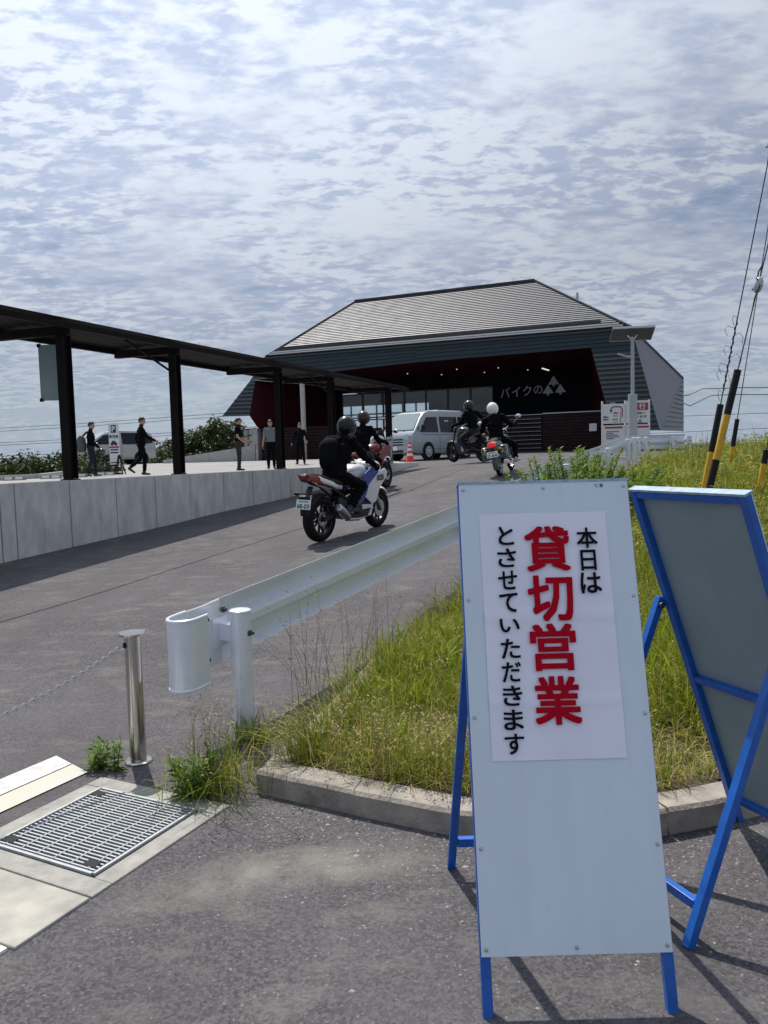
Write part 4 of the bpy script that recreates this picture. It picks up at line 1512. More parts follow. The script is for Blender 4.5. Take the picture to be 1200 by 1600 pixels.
# ------------------------------------------------------------------ solar street lamp and information boards
sx, sy = 6.70, 20.6
sz = 1.15
so = thing('solar_lamp', 'grey solar street lamp with tilted panel and square battery column by the guardrail', 'street lamp', (sx, sy, sz), radians(-8))
g = G()
g.box((0, 0, .90), (.21, .20, 1.80))
g.build('battery_column', M_POLE, so, bevel=.012)
g = G()
g.lathe([(.05, 1.80), (.045, 3.30)], 16)
g.build('pole', M_POLE, so, smooth=40)
R_ = Matrix.Rotation(radians(-24), 3, 'X')
g = G()
g.box((0, .05, 3.40), (1.08, .60, .045), R_)
g.build('solar_panel', M_SOLAR, so)
g = G()
for s in (-1, 1):
    g.bar(Vector((0, .05, 3.40)) + R_ @ Vector((-.54, s * .30, .0)), Vector((0, .05, 3.40)) + R_ @ Vector((.54, s * .30, 0)), .03, .06, R_ @ Vector((0, 0, 1)))
    g.bar((s * .0, 0, 3.2), Vector((0, .05, 3.38)) + R_ @ Vector((s * .12, 0, -.03)), .03, .03)
g.build('panel_frame', M_ALU, so)
g = G()
g.bar((0, 0, 2.78), (-.16, 0, 2.80), .07, .06)
g.bar((-.16, 0, 2.80), (-.38, 0, 2.88), .12, .035)
g.build('lamp_head', M_POLE, so)

ib = thing('information_board', 'tall white information board with red slow sign and arrow map behind the solar lamp', 'information board', (7.03, 22.2, 1.2), radians(-9))
for x in (-.66, -.02, .64):
    g = G()
    g.box((x, .03, .82), (.05, .05, 1.74))
    g.build('post', M_SIGNW, ib)
def panel(x0, x1, z0, z1, nm='panel'):
    g = G()
    g.box(((x0 + x1) / 2, -.01, (z0 + z1) / 2), (x1 - x0, .03, z1 - z0))
    return g.build(nm, M_SIGNW, ib, bevel=.003)
pl = panel(-.64, -.04, 1.04, 1.60)
pr = panel(.0, .66, 1.04, 1.67)
pl2 = panel(-.64, -.04, .45, .99)
pr2 = panel(.0, .66, .45, .99)
fx, fz = (1, 0, 0), (0, 0, 1)
def decal(poly, m, par, y=-.034, nm='print'):
    g = G()
    g.prism(poly, (0, y, 0), fx, fz, (0, .006, 0))
    return g.build(nm, m, par)
def rect(x0, x1, z0, z1):
    return [(x0, z0), (x1, z0), (x1, z1), (x0, z1)]
decal(rect(.06, .60, 1.40, 1.61), M_SIGNR, pr)
for c, x in (('徐', .20), ('行', .44)):
    put_text(c, M_SIGNW, pr, (x, -.036, 1.505), fx, fz, w=.18, h=.17, bold=.02)
put_text('この場所へ', M_NAVY, pr, (.29, -.030, 1.315), fx, fz, w=.48, h=.075, bold=.02)
put_text('お願います', M_NAVY, pr, (.31, -.030, 1.215), fx, fz, w=.52, h=.075, bold=.02)
for x, z in ((.38, 1.125), (.35, 1.075), (.41, 1.075)):
    decal([(x - .028, z - .022), (x + .028, z - .022), (x, z + .03)], M_NAVY, pr)
decal(rect(.04, .62, .90, .95), M_SIGNR, pr2)
decal(rect(-.60, -.10, .90, .95), M_SIGNR, pl2)
for z in (.80, .75, .70, .65, .60):
    decal(rect(-.56, -.26 + .1 * sin(z * 40), z, z + .018), M_NAVY, pl2)
# arrow: up the right side, round and down to the left
arc = [(-.11, 1.22), (-.11, 1.40)] + [(-.21 + .10 * cos(a), 1.42 + .10 * sin(a)) for a in [pi / 2 * k / 5 for k in range(6)]] + [(-.34, 1.52)] + [(-.34 + .08 * cos(a), 1.44 + .08 * sin(a)) for a in [pi / 2 + pi / 2 * k / 5 for k in range(6)]]
for i, (p, q) in enumerate(zip(arc, arc[1:])):
    d = (Vector(q) - Vector(p))
    if d.length < 1e-4:
        continue
    d.normalize()
    nn = Vector((-d.y, d.x)) * .014
    a, b, c, e_ = Vector(p) - nn, Vector(q) - nn + d * .004, Vector(q) + nn + d * .004, Vector(p) + nn
    decal([tuple(a), tuple(b), tuple(c), tuple(e_)], M_SIGNR if i < 1 else M_NAVY, pl, y=-.034 - .0003 * i)
decal([(-.46, 1.43), (-.42, 1.34), (-.38, 1.43)], M_NAVY, pl)
decal(rect(-.165, -.155, 1.06, 1.38), M_NAVY, pl)
for x, z in ((-.30, 1.34),):
    decal([(x - .07, z - .03), (x + .02, z - .01), (x + .06, z - .04), (x + .05, z + .02), (x - .02, z + .03)], M_SIGNR, pl)
for x, z, w, h in ((-.30, 1.25, .12, .035), (-.30, 1.14, .14, .06), (-.30, 1.075, .14, .03), (-.56, 1.21, .15, .05), (-.56, 1.135, .15, .05)):
    for k in range(4):
        decal(rect(x - w / 2 + w * k / 4, x - w / 2 + w * (k + .75) / 4, z, z + h * (.7 + .3 * sin(k * 7 + x * 9))), M_NAVY, pl)
for x in (-.45, -.41, -.37, -.33):
    decal(rect(x, x + .025, 1.61, 1.635), M_SIGNW, pl)

# ------------------------------------------------------------------ parking sign, barrier, cone, wheel stops on the plaza
def on_plaza(x, y, dz=0.006):
    return (x, y, pz1(x, y) + dz)
px_, py_ = -9.72, 28.0
ps_ = thing('parking_sign', 'slim white P parking sign for cars on the plaza before the silver minivan', 'parking sign', on_plaza(px_, py_), .05)
g = G()
g.box((0, 0, 1.10), (.36, .05, 1.50))
pan = g.build('panel', M_SIGNW, ps_, bevel=.004)
g = G()
g.box((0, 0, .03), (.42, .42, .06))
g.lathe([(.03, .06), (.03, .36)], 10)
g.build('base', M_PLAST, ps_)
decal(rect(-.09, .09, 1.50, 1.78), M_NAVY, pan, y=-.029)
put_text('P', M_SIGNW, pan, (0, -.031, 1.64), fx, fz, w=.11, h=.20, bold=.03)
for c, x in (('乗', -.115), ('用', 0), ('車', .115)):
    put_text(c, M_NAVY, pan, (x, -.027, 1.36), fx, fz, w=.105, h=.12, bold=.02)
decal([(-.12, 1.06), (.12, 1.06), (.12, 1.13), (.07, 1.15), (.04, 1.21), (-.06, 1.21), (-.09, 1.15), (-.12, 1.14)], M_NAVY, pan, y=-.029)
for x in (-.07, .07):
    g = G()
    g.lathe([(.032, 0), (.032, .005)], 12, (x, -.0285, 1.06), (0, -1, 0))
    g.build('print', M_NAVY, pan)
decal(rect(-.178, .178, .95, 1.01), M_SIGNR, pan, y=-.029)
for z in (.86, .76):
    decal(rect(-.14, .14, z, z + .05), M_NAVY, pan, y=-.029)
ba = thing('barrier', 'low black pipe barrier with two splayed stands at the foot of the parking sign', 'barrier', on_plaza(-9.55, 27.2), .05)
for s in (-1, 1):
    g = G()
    for q in ((-.14, -.18), (.14, -.18), (-.14, .18), (.14, .18)):
        g.tube([(s * .26 + q[0], q[1], 0), (s * .26 + q[0] * .25, q[1] * .2, .58)], .022, 6)
    g.ell((s * .26, 0, .62), (.07, .05, .08), 10, 7)
    g.build('stand', M_PLAST, ba)
g = G()
g.tube([(-.42, 0, .42), (.42, 0, .42)], .02, 8)
g.build('pipe', M_PLAST, ba)
cx_, cy_ = .96, 26.9
co = thing('traffic_cone', 'red traffic cone with white bands standing before the silver van', 'traffic cone', (cx_, cy_, rz1(cx_, cy_) + .03))
g = G()
g.box((0, 0, .018), (.38, .38, .036))
g.build('base', M_ORANGE, co, bevel=.01)
def cr(z):
    return .145 + (.035 - .145) * (z - .03) / .70
zs = [(.03, .24, M_ORANGE), (.24, .33, M_SIGNW), (.33, .42, M_ORANGE), (.42, .51, M_SIGNW), (.51, .58, M_ORANGE), (.58, .64, M_SIGNW), (.64, .73, M_ORANGE)]
for a, b, m in zs:
    g = G()
    g.lathe([(cr(a), a + .0005), (cr(b), b - .0005)], 20)
    g.build('band' if m is M_SIGNW else 'cone_body', m, co, smooth=40)
ws0 = None
for i, (x, y, lab) in enumerate(((-10.35, 21.6, 'white-faced wheel stop at the plaza edge, first from the left frame side'), (-9.75, 22.6, 'white-faced wheel stop at the plaza edge, second along the row'), (-9.50, 23.9, 'white-faced wheel stop at the plaza edge beside the first pergola post'), (-9.35, 25.9, 'white-faced wheel stop behind the walker with the grey bag'))):
    if ws0 is None:
        w = thing('wheel_stop', lab, 'wheel stop', on_plaza(x, y), .12, 'wheel stops along the plaza edge')
        g = G()
        g.prism([(-.07, 0), (.07, 0), (.045, .11), (-.045, .11)], (-.30, 0, 0), (0, 1, 0), (0, 0, 1), (.60, 0, 0))
        g.build('block', M_CONC, w, bevel=.006)
        g = G()
        for s in (-1, 1):
            g.box((s * .14, -.064, .055), (.2, .012, .07), Matrix.Rotation(radians(-13), 3, 'X'))
        g.build('reflector', M_SIGNW, w)
        ws0 = w
    else:
        w = copy_tree(ws0)
        w.location = on_plaza(x, y)
        w['label'] = lab
    w.rotation_euler.z = .12 + .08 * i
ed = G()
for p, q in zip(PLAZA_POLY[9:11] + [], PLAZA_POLY[10:12]):
    pass
kp = [(-15, 18), (-11.2, 21), (-10.7, 24), (-13, 34), (-16.5, 45)]
for p, q in zip(kp, kp[1:]):
    ed.bar((p[0], p[1], pz1(*p) + .03), (q[0], q[1], pz1(*q) + .03), .16, .22)
tag(ed.build('plaza_kerb', M_WALL2), kind='structure')

# ramp with handrail at the far left of the building
rw = thing('ramp_parapet', 'low pale concrete parapet of the footpath ramp left of the building', 'parapet', (-11.4, 40, 1.3))
g = G()
g.loft([[(0, 0, -.4), (4.6, 1.2, -.3), (4.6, 1.2, .95), (0, 0, .28)], [(0, .3, -.4), (4.6, 1.5, -.3), (4.6, 1.5, .95), (0, .3, .28)]])
g.build('parapet', M_WALL2, rw)
hr = thing('handrail', 'dark metal handrail with thin balusters along the footpath ramp', 'handrail', (-11.5, 41.5, 1.3))
g = G()
for z in (.45, .8, 1.15):
    g.bar((0, 0, z), (4.6, .8, z + .75), .04, .04)
g.build('rail', M_PERG, hr)
b0 = None
for k in range(12):
    g = G()
    g.bar((0, 0, -.2), (0, 0, 1.15), .03, .03)
    b = g.build('baluster', M_PERG, hr) if b0 is None else share('baluster', b0, hr)
    b0 = b0 or b
    b.location = (4.6 * k / 11, .8 * k / 11, .75 * k / 11)
g = G()
g.loft([[(-12, 43, .2), (-6, 44, .4), (-6, 52, 2.3), (-12, 52, 2.0)], [(-12, 43, .0), (-6, 44, .2), (-6, 52, 1.9), (-12, 52, 1.6)]])
tag(g.build('grass_bank', M_GRD), kind='structure')

# ------------------------------------------------------------------ guy wires with striped guards
def guy(label, a, b, rad, bands, ground, zt, ins=(), vine=None):
    """a, b: lower and upper end of the guard"""
    a, b = Vector(a), Vector(b)
    d = (b - a).normalized()
    t = thing('guy_wire', label, 'guy wire', a, group='guy wires with striped guards')
    L = (b - a).length
    for z0, z1, m in bands:
        g = G()
        g.lathe([(rad, z0 * L + .0005), (rad, z1 * L - .0005)], 16, (0, 0, 0), d)
        g.build('guard_band', m, t, smooth=40)
    top = (zt - a.z) / d.z
    g = G()
    g.tube([d * (L * .97), d * top], .0075, 6)
    g.build('cable', M_WIRE, t)
    for q in ins:
        p = d * q
        g = G()
        g.ell((0, 0, 0), (.055, .055, .10), 14, 10)
        o = g.build('insulator', M_PORC, t, loc=p, smooth=60)
        o.rotation_mode = 'QUATERNION'
        o.rotation_quaternion = d.to_track_quat('Z', 'Y')
        g = G()
        for s in (-1, 1):
            g.tube([(0, 0, s * .26), (s * .035, .02, s * .16), (s * .05, .0, s * .02), (s * .02, .05, -s * .07)], .009, 6)
        lo = g.build('loop', M_WIRE, o)
    if vine:
        g = G()
        for k in range(9):
            z = vine[0] + (vine[1] - vine[0]) * k / 8 + random.uniform(-.05, .05)
            c = d * z
            sd = random.choice((-1, 1))
            L2 = random.uniform(.04, .16)
            g.tube([c, c + Vector((sd * L2 * .7, .02, .04)), c + Vector((sd * L2, .0, -.02)), c + Vector((sd * L2 * .8, -.02, -.10))], .0035, 5)
        for k in range(22):
            z = vine[0] + (vine[1] - vine[0]) * k / 22
            c = d * z
            g.tube([c + Vector((.012 * cos(k * 2.1), .012 * sin(k * 2.1), 0)), c + d * .05 + Vector((.012 * cos(k * 2.1 + 1.6), .012 * sin(k * 2.1 + 1.6), 0))], .008, 5)
        g.build('dead_creeper', M_WIRE, t)
    return t
Y_, K_ = M_YEL, M_BLK
guy('guy wire with yellow and black guard, tangled with dead creeper', (4.112, 10.0, .601), (4.39, 10.0, 2.041), .040, ((0, .576, Y_), (.576, 1, K_)), 0, 9.5, ins=(4.8,), vine=(1.65, 2.55))
guy('thickest guy wire guard, striped black, yellow and black, crossing in front of its neighbour', (3.867, 9.3, .641), (4.288, 9.3, 2.409), .042, ((0, .395, K_), (.395, .70, Y_), (.70, 1, K_)), 0, 9.5, ins=(2.84,))
guy('thin guy wire guard farther back, right of the other two', (5.769, 13.0, .53), (5.989, 13.0, 1.949), .036, ((0, .30, K_), (.30, .674, Y_), (.674, 1, K_)), 0, 11)
guy('low yellow guy wire guard at the right edge of the grass', (4.642, 9.6, .579), (4.79, 9.6, 1.44), .036, ((0, .8, Y_), (.8, 1, K_)), 0, 9.0)

def cable(name, label, ps, r, cat='cable', grp=None):
    g = G()
    g.tube(ps, r, 5)
    o = g.build(name, M_WIRE)
    tag(o, label, cat, grp)
    return o
cable('service_cable', 'black service cable running from the right wall of the building, upper one', [(15.6, 40.2, 4.15), (15.9, 39.8, 4.2), (16.4, 39.5, 4.45), (18, 39, 4.42), (22, 38, 4.25), (32, 36, 4.2)], .022, grp='service cables to the building')
cable('service_cable', 'black service cable looping low from the right wall of the building, lower one', [(15.6, 40.2, 3.85), (15.9, 39.8, 3.62), (16.3, 39.5, 3.85), (16.8, 39.3, 4.1), (18, 39, 4.08), (22, 38, 3.9), (32, 36, 3.85)], .022, grp='service cables to the building')
for k, (za, zb) in enumerate(((8.4, 11.0), (7.8, 10.4), (5.7, 7.9), (5.2, 7.4), (3.2, 5.0), (2.8, 4.4))):
    cable('power_line', ('highest', 'second highest', 'third highest', 'third lowest', 'second lowest', 'lowest')[k] + ' of the faint distant power lines crossing the sky behind the pergola', [(-90, 150, za), (-60, 150, (za + zb) / 2 - .5), (-20, 150, zb)], .045, 'power line', 'distant power lines')
for k, (za, zb) in enumerate(((5.9, 6.2), (3.6, 4.2), (1.9, 2.5))):
    cable('power_line', ('highest', 'middle', 'lowest')[k] + ' of the faint distant power lines over the grass crest beside the building', [(38, 110, za), (70, 110, zb)], .035, 'power line', 'distant power lines at the right')

# ------------------------------------------------------------------ vegetation
def np_mesh(name, V, F3, F4, tint, m, parent=None, loc=None):
    """mesh from arrays: V (n,3), F3 (a,3), F4 (b,4), per-vertex tint"""
    me = bpy.data.meshes.new(name)
    n3, n4 = len(F3), len(F4)
    me.vertices.add(len(V))
    me.vertices.foreach_set('co', np.ascontiguousarray(V, np.float32).ravel())
    me.loops.add(n3 * 3 + n4 * 4)
    me.polygons.add(n3 + n4)
    li = np.concatenate([np.asarray(F4, np.int32).ravel(), np.asarray(F3, np.int32).ravel()]) if n3 and n4 else (np.asarray(F4, np.int32).ravel() if n4 else np.asarray(F3, np.int32).ravel())
    me.loops.foreach_set('vertex_index', li)
    st = np.concatenate([np.arange(n4) * 4, n4 * 4 + np.arange(n3) * 3]).astype(np.int32)
    me.polygons.foreach_set('loop_start', st)
    me.update(calc_edges=True)
    a = me.attributes.new('tint', 'FLOAT', 'POINT')
    a.data.foreach_set('value', np.ascontiguousarray(tint, np.float32))
    me.materials.append(m)
    o = bpy.data.objects.new(name, me)
    COL.objects.link(o)
    if parent:
        o.parent = parent
    if loc is not None:
        o.location = loc
    return o
def blades(P, h, w, bend, tint, az=None, twist=None):
    """P (n,3) roots -> V, F3, F4, tint of curved grass blades"""
    n = len(P)
    az = rng.uniform(0, 2 * pi, n) if az is None else az
    fa = az + pi / 2 + (rng.normal(0, .5, n) if twist is None else twist)
    D = np.stack([np.cos(az), np.sin(az), np.zeros(n)], 1)
    S = np.stack([np.cos(fa), np.sin(fa), np.zeros(n)], 1)
    vs, ts = [], []
    lev = [(0, .8), (.4, 1.0), (.75, .65), (1.0, 0)]
    for t, k in lev:
        c = P + D * (bend * h * t ** 1.8)[:, None] + np.stack([np.zeros(n), np.zeros(n), h * (t - .45 * np.minimum(bend, 1.6) * t ** 2.2)], 1)
        if k:
            vs += [c - S * (w * k / 2)[:, None], c + S * (w * k / 2)[:, None]]
        else:
            vs += [c]
    V = np.stack(vs, 1).reshape(-1, 3)
    b = (np.arange(n) * 7)[:, None]
    F4 = np.concatenate([b + np.array([0, 1, 3, 2]), b + np.array([2, 3, 5, 4])])
    F3 = b + np.array([4, 5, 6])
    return V, F3, F4, np.repeat(tint, 7)
def leaves(C, D, L, W, tint, droop=.25):
    """C (n,3) leaf bases, D (n,3) directions -> folded rhombic leaves, 2 quads each"""
    n = len(C)
    D = D / np.linalg.norm(D, axis=1)[:, None]
    up = np.array([0, 0, 1.0]) + rng.normal(0, .35, (n, 3))
    S = np.cross(D, up)
    S /= np.linalg.norm(S, axis=1)[:, None] + 1e-9
    N = np.cross(S, D)
    m = C + D * (L * .5)[:, None] - N * (L * .03)[:, None]
    tip = C + D * L[:, None] - np.array([0, 0, 1.0]) * (L * droop)[:, None]
    a = C + D * (L * .42)[:, None] + S * (W / 2)[:, None] + N * (W * .12)[:, None]
    b = C + D * (L * .42)[:, None] - S * (W / 2)[:, None] + N * (W * .12)[:, None]
    V = np.stack([C, a, tip, b, m], 1).reshape(-1, 3)
    k = (np.arange(n) * 5)[:, None]
    F3 = np.concatenate([k + np.array([0, 4, 1]), k + np.array([1, 4, 2]), k + np.array([2, 4, 3]), k + np.array([3, 4, 0])])
    return V, F3, np.zeros((0, 4), int), np.repeat(tint, 5)
def merge(parts):
    Vs, f3, f4, ts, o = [], [], [], [], 0
    for V, a, b, t in parts:
        Vs.append(V)
        f3.append(a + o)
        f4.append(b + o)
        ts.append(t)
        o += len(V)
    return np.concatenate(Vs), np.concatenate(f3), np.concatenate(f4), np.concatenate(ts)
def scatter(n, x0, x1, y0, y1, margin=.0, keep=None):
    X, Y = rng.uniform(x0, x1, n), rng.uniform(y0, y1, n)
    k = inside(VERGE_POLY, X, Y) & inside(VERGE_POLY, X - .15 - margin, Y) & inside(VERGE_POLY, X, Y - .17 - margin)
    # in the frame, with a margin
    k &= (X / np.maximum(Y, .1) < .66) & (X / np.maximum(Y, .1) > -.35)
    if keep is not None:
        k &= keep(X, Y)
    X, Y = X[k], Y[k]
    return np.stack([X, Y, verge_soil(X, Y)], 1)
def clump_noise(X, Y, f, s):
    return .5 + .25 * (np.sin(X * f + s) * np.cos(Y * f * 1.13 + 2 * s) + np.sin(X * f * 2.3 + Y * f * 1.7 + s * 3) * .8 + np.cos(Y * f * 2.9 - X * f * .7 + s) * .5)
parts = []
# near the signs: fine blades with dry thatch below
P = scatter(120000, -1, 4.4, 2.9, 7.4)
n = len(P)
cn = clump_noise(P[:, 0], P[:, 1], 3.1, .7)
keep = rng.uniform(0, 1, n) < .30 + .75 * np.clip(cn, 0, 1)
P, cn = P[keep], cn[keep]
n = len(P)
fr = np.clip((P[:, 1] - 3.2) / 1.2, 0, 1)
h = (.08 + .28 * rng.beta(2, 2.6, n)) * (.55 + .6 * np.clip(cn, 0, 1.1)) * (.65 + .35 * fr)
t = np.where(rng.uniform(0, 1, n) < .12 + .22 * (1 - fr), rng.uniform(.78, 1, n), np.clip(rng.normal(.42, .18, n) + .12 * (cn - .5), 0, .68))
parts.append(blades(P, h, rng.uniform(.0025, .0065, n), np.abs(rng.normal(.55, .38, n)), t))
P = scatter(17000, -1, 4.4, 2.9, 7.4)
n = len(P)
parts.append(blades(P, rng.uniform(.04, .14, n), rng.uniform(.0025, .005, n), rng.uniform(1.2, 2.4, n), rng.uniform(.76, 1, n)))
V, a, b, tt = merge(parts)
tag(np_mesh('grass', V, a, b, tt, M_GRASS), 'rough yellow green grass growing inside the kerb', None, None, 'stuff')
# grass and weeds leaning out over the kerb along the ramp
parts = []
kp_ = [p for p in KERB_ROAD if p.y < 10]
n = 2700
ii = (rng.uniform(0, 1, n) ** 1.2 * (len(kp_) - 2)).astype(int)
fr_ = rng.uniform(0, 1, n)
K0 = np.array([(p.x, p.y) for p in kp_])
B0 = K0[ii] * (1 - fr_)[:, None] + K0[ii + 1] * fr_[:, None]
dd_ = K0[ii + 1] - K0[ii]
dd_ /= np.linalg.norm(dd_, axis=1)[:, None]
inn = np.stack([dd_[:, 1], -dd_[:, 0]], 1)
off_ = rng.uniform(.11, .24, n)
B0 = B0 + inn * off_[:, None]
cl_ = np.clip(clump_noise(B0[:, 0], B0[:, 1], 4.3, 1.4), 0, 1)
kk = rng.uniform(0, 1, n) < .2 + .9 * cl_
B0, inn, cl_ = B0[kk], inn[kk], cl_[kk]
n = len(B0)
P = np.stack([B0[:, 0], B0[:, 1], verge_soil(B0[:, 0], B0[:, 1])], 1)
az = np.arctan2(-inn[:, 1], -inn[:, 0]) + rng.normal(0, .8, n)
parts.append(blades(P, (.16 + .26 * rng.beta(2, 3, n)) * (.6 + .6 * cl_), rng.uniform(.003, .007, n), np.abs(rng.normal(.85, .4, n)), np.where(rng.uniform(0, 1, n) < .25, rng.uniform(.78, 1, n), np.clip(rng.normal(.42, .18, n), 0, .68)), az))
V, a, b, tt = merge(parts)
tag(np_mesh('kerb_grass', V, a, b, tt, M_GRASS), 'grass leaning out over the kerb along the ramp', None, None, 'stuff')
# tall fresh clumps behind the second board
parts = []
for cx, cy, nn, hh in ((1.62, 3.95, 90, .48), (1.45, 4.25, 70, .42), (1.8, 4.5, 90, .5), (1.55, 3.75, 50, .32), (2.0, 5.0, 80, .5), (.35, 4.6, 60, .34), (.1, 4.1, 60, .30), (.55, 5.2, 60, .36), (.0, 4.9, 40, .34), (1.25, 5.6, 70, .4), (.85, 6.0, 50, .34)):
    P = np.stack([cx + rng.normal(0, .10, nn), cy + rng.normal(0, .10, nn), np.zeros(nn)], 1)
    P[:, 2] = verge_soil(P[:, 0], P[:, 1])
    parts.append(blades(P, hh * rng.uniform(.55, 1.1, nn), rng.uniform(.006, .012, nn), np.abs(rng.normal(.55, .3, nn)), np.clip(rng.normal(.45, .12, nn), 0, .7)))
V, a, b, tt = merge(parts)
tag(np_mesh('tall_grass', V, a, b, tt, M_GRASS), 'tall fresh grass clumps among the rough grass', None, None, 'stuff')
# the bank beyond
parts = []
P = scatter(60000, 0, 10, 7.0, 12.5)
n = len(P)
cn = clump_noise(P[:, 0], P[:, 1], 1.7, 1.9)
t = np.where(rng.uniform(0, 1, n) < .24, rng.uniform(.78, 1, n), np.clip(rng.normal(.38, .16, n), 0, .7))
parts.append(blades(P, (.12 + .26 * rng.beta(2, 2.5, n)) * (.6 + .6 * np.clip(cn, 0, 1)), rng.uniform(.006, .012, n), np.abs(rng.normal(.5, .3, n)), t))
P = scatter(60000, 2, 16, 12.0, 21)
n = len(P)
cn = clump_noise(P[:, 0], P[:, 1], 1.3, 2.9)
t = np.where(rng.uniform(0, 1, n) < .30, rng.uniform(.78, 1, n), np.clip(rng.normal(.38, .16, n), 0, .7))
parts.append(blades(P, (.14 + .28 * rng.beta(2, 2.5, n)) * (.6 + .6 * np.clip(cn, 0, 1)), rng.uniform(.010, .020, n), np.abs(rng.normal(.45, .3, n)), t))
V, a, b, tt = merge(parts)
tag(np_mesh('bank_grass', V, a, b, tt, M_GRASS), 'rough grass covering the bank up to its crest', None, None, 'stuff')
# broad-leaved weeds over the bank
parts = []
for cnt, x0, x1, y0, y1, ph, ll in ((900, .9, 9, 6.5, 11, .34, .065), (1150, 2, 14, 10, 20, .46, .09)):
    P = scatter(cnt * 2, x0, x1, y0, y1)
    cn = clump_noise(P[:, 0], P[:, 1], 1.1, 4.2)
    P = P[rng.uniform(0, 1, len(P)) < np.clip(1.8 * cn - .5, .05, 1)]
    k = 16
    C = np.repeat(P, k, 0)
    n = len(C)
    hh = np.repeat(ph * rng.uniform(.5, 1.15, len(P)), k) * rng.uniform(.25, 1, n)
    base = np.repeat(rng.uniform(.1, .9, len(P)), k)
    C = C + np.stack([rng.normal(0, .06, n), rng.normal(0, .06, n), hh], 1)
    az = rng.uniform(0, 2 * pi, n)
    D = np.stack([np.cos(az), np.sin(az), rng.uniform(-.1, .8, n)], 1)
    L = ll * rng.uniform(.5, 1.2, n)
    parts.append(leaves(C, D, L, L * rng.uniform(.35, .6, n), np.clip(base + rng.normal(0, .12, n), 0, 1)))
V, a, b, tt = merge(parts)
tag(np_mesh('weeds', V, a, b, tt, M_WEED), 'broad leaved weeds growing over the bank', None, None, 'stuff')

def stalks(name, roots, hh, m, parent=None, tint=(.0, .5), kind=None, label=None, heads=True, wid=.0035):
    """thin bending stems with loose seed heads"""
    parts = []
    n = len(roots)
    P = np.array(roots, float)
    H = hh * rng.uniform(.6, 1.12, n)
    az = rng.uniform(0, 2 * pi, n)
    bend = np.abs(rng.normal(.28, .16, n))
    tn = rng.uniform(*tint, n)
    parts.append(blades(P, H, np.full(n, wid), bend, tn, az, np.zeros(n)))
    parts.append(blades(P, H, np.full(n, wid), bend, tn, az, np.full(n, pi / 2)))
    if heads:
        k = 14
        t = np.tile(np.linspace(.62, 1.0, k), n)
        Hr, ar, br = np.repeat(H, k), np.repeat(az, k), np.repeat(bend, k)
        C = np.repeat(P, k, 0) + np.stack([np.cos(ar) * br * Hr * t ** 1.8, np.sin(ar) * br * Hr * t ** 1.8, Hr * (t - .45 * br * t ** 2.2)], 1)
        a2 = rng.uniform(0, 2 * pi, n * k)
        D = np.stack([np.cos(a2), np.sin(a2), rng.uniform(.2, 1.2, n * k)], 1)
        L = rng.uniform(.010, .028, n * k)
        V, f3, f4, tt = leaves(C + D * .012, D, L, L * .35, np.repeat(tn, k))
        parts.append((V, f3, f4, tt))
    V, a, b, tt = merge(parts)
    return np_mesh(name, V, a, b, tt, m, parent)
rt = []
for x, y in ((-.34, 4.15), (-.28, 4.35), (-.20, 4.5), (-.40, 3.95), (-.1, 4.7), (-.48, 3.85), (.05, 4.9), (-.3, 4.0)):
    for k in range(5):
        rt.append((x + random.gauss(0, .07), y + random.gauss(0, .07), .10))
tag(stalks('seed_stalks', rt, .72, M_STRAW, tint=(.0, .35), wid=.0028), 'thin seeding grass stalks standing along the kerb', None, None, 'stuff')
parts = []
for q, (x0, x1, y0, y1, hh, ww) in enumerate(((.9, 8, 6.5, 10, .42, .006), (1.6, 11, 9, 14, .52, .010), (3, 14, 12, 20, .60, .014))):
    P = scatter(5500, x0, x1, y0, y1)
    cn = clump_noise(P[:, 0], P[:, 1], 1.9, 6.1 + q)
    P = P[rng.uniform(0, 1, len(P)) < np.clip(1.5 * cn - .45, 0, 1)]
    n = len(P)
    tn = np.clip(clump_noise(P[:, 0], P[:, 1], .9, 3.3) * .75 + rng.normal(0, .18, n), .0, 1)
    parts.append(blades(P, hh * rng.uniform(.5, 1.15, n), ww * rng.uniform(.7, 1.3, n), np.abs(rng.normal(.6, .35, n)), tn))
V, a, b, tt = merge(parts)
tag(np_mesh('tall_bank_grass', V, a, b, tt, M_GRASS), 'loose tall tufts of grass standing over the bank', None, None, 'stuff')
parts = []
P = scatter(2600, .9, 13, 6.5, 19)
rt = [tuple(p) for p in P[rng.uniform(0, 1, len(P)) < .45]]
tag(stalks('bank_stalks', rt, .50, M_STRAW, tint=(.2, 1), wid=.007), 'pale seeding stalks over the bank', None, None, 'stuff')
P = scatter(420, -.5, 3, 3.1, 7)
rt = [tuple(p) for p in P]
tag(stalks('verge_stalks', rt, .36, M_STRAW, tint=(.5, 1), wid=.003), 'pale seeding stalks over the grass near the signs', None, None, 'stuff')
# grit and small stones swept up against the kerb and over the drive
n = 1500
X = rng.uniform(-1.4, 2.2, n)
Yk = np.interp(X, [p.x for p in KERB_FRONT], [p.y for p in KERB_FRONT])
Y = Yk - .02 - rng.exponential(.28, n)
sc_ = rng.uniform(.0015, .0055, n) * np.where(rng.uniform(0, 1, n) < .05, 1.9, 1)
okk = (Y > 1.2) & ((X > -.6) | (rng.uniform(0, 1, n) < .25)) & ~((X < -.75) & (Y > 2.4))
X, Y, sc_ = X[okk], Y[okk], sc_[okk]
n = len(X)
oct_ = np.array([[1, 0, 0], [0, 1, 0], [-1, 0, 0], [0, -1, 0], [0, 0, 1]], float)
jit = 1 + rng.uniform(-.35, .35, (n, 5, 3))
V = (oct_[None] * jit * sc_[:, None, None] * np.array([1.2, 1.0, .8]) + np.stack([X, Y, np.full(n, .0005)], 1)[:, None]).reshape(-1, 3)
k = (np.arange(n) * 5)[:, None]
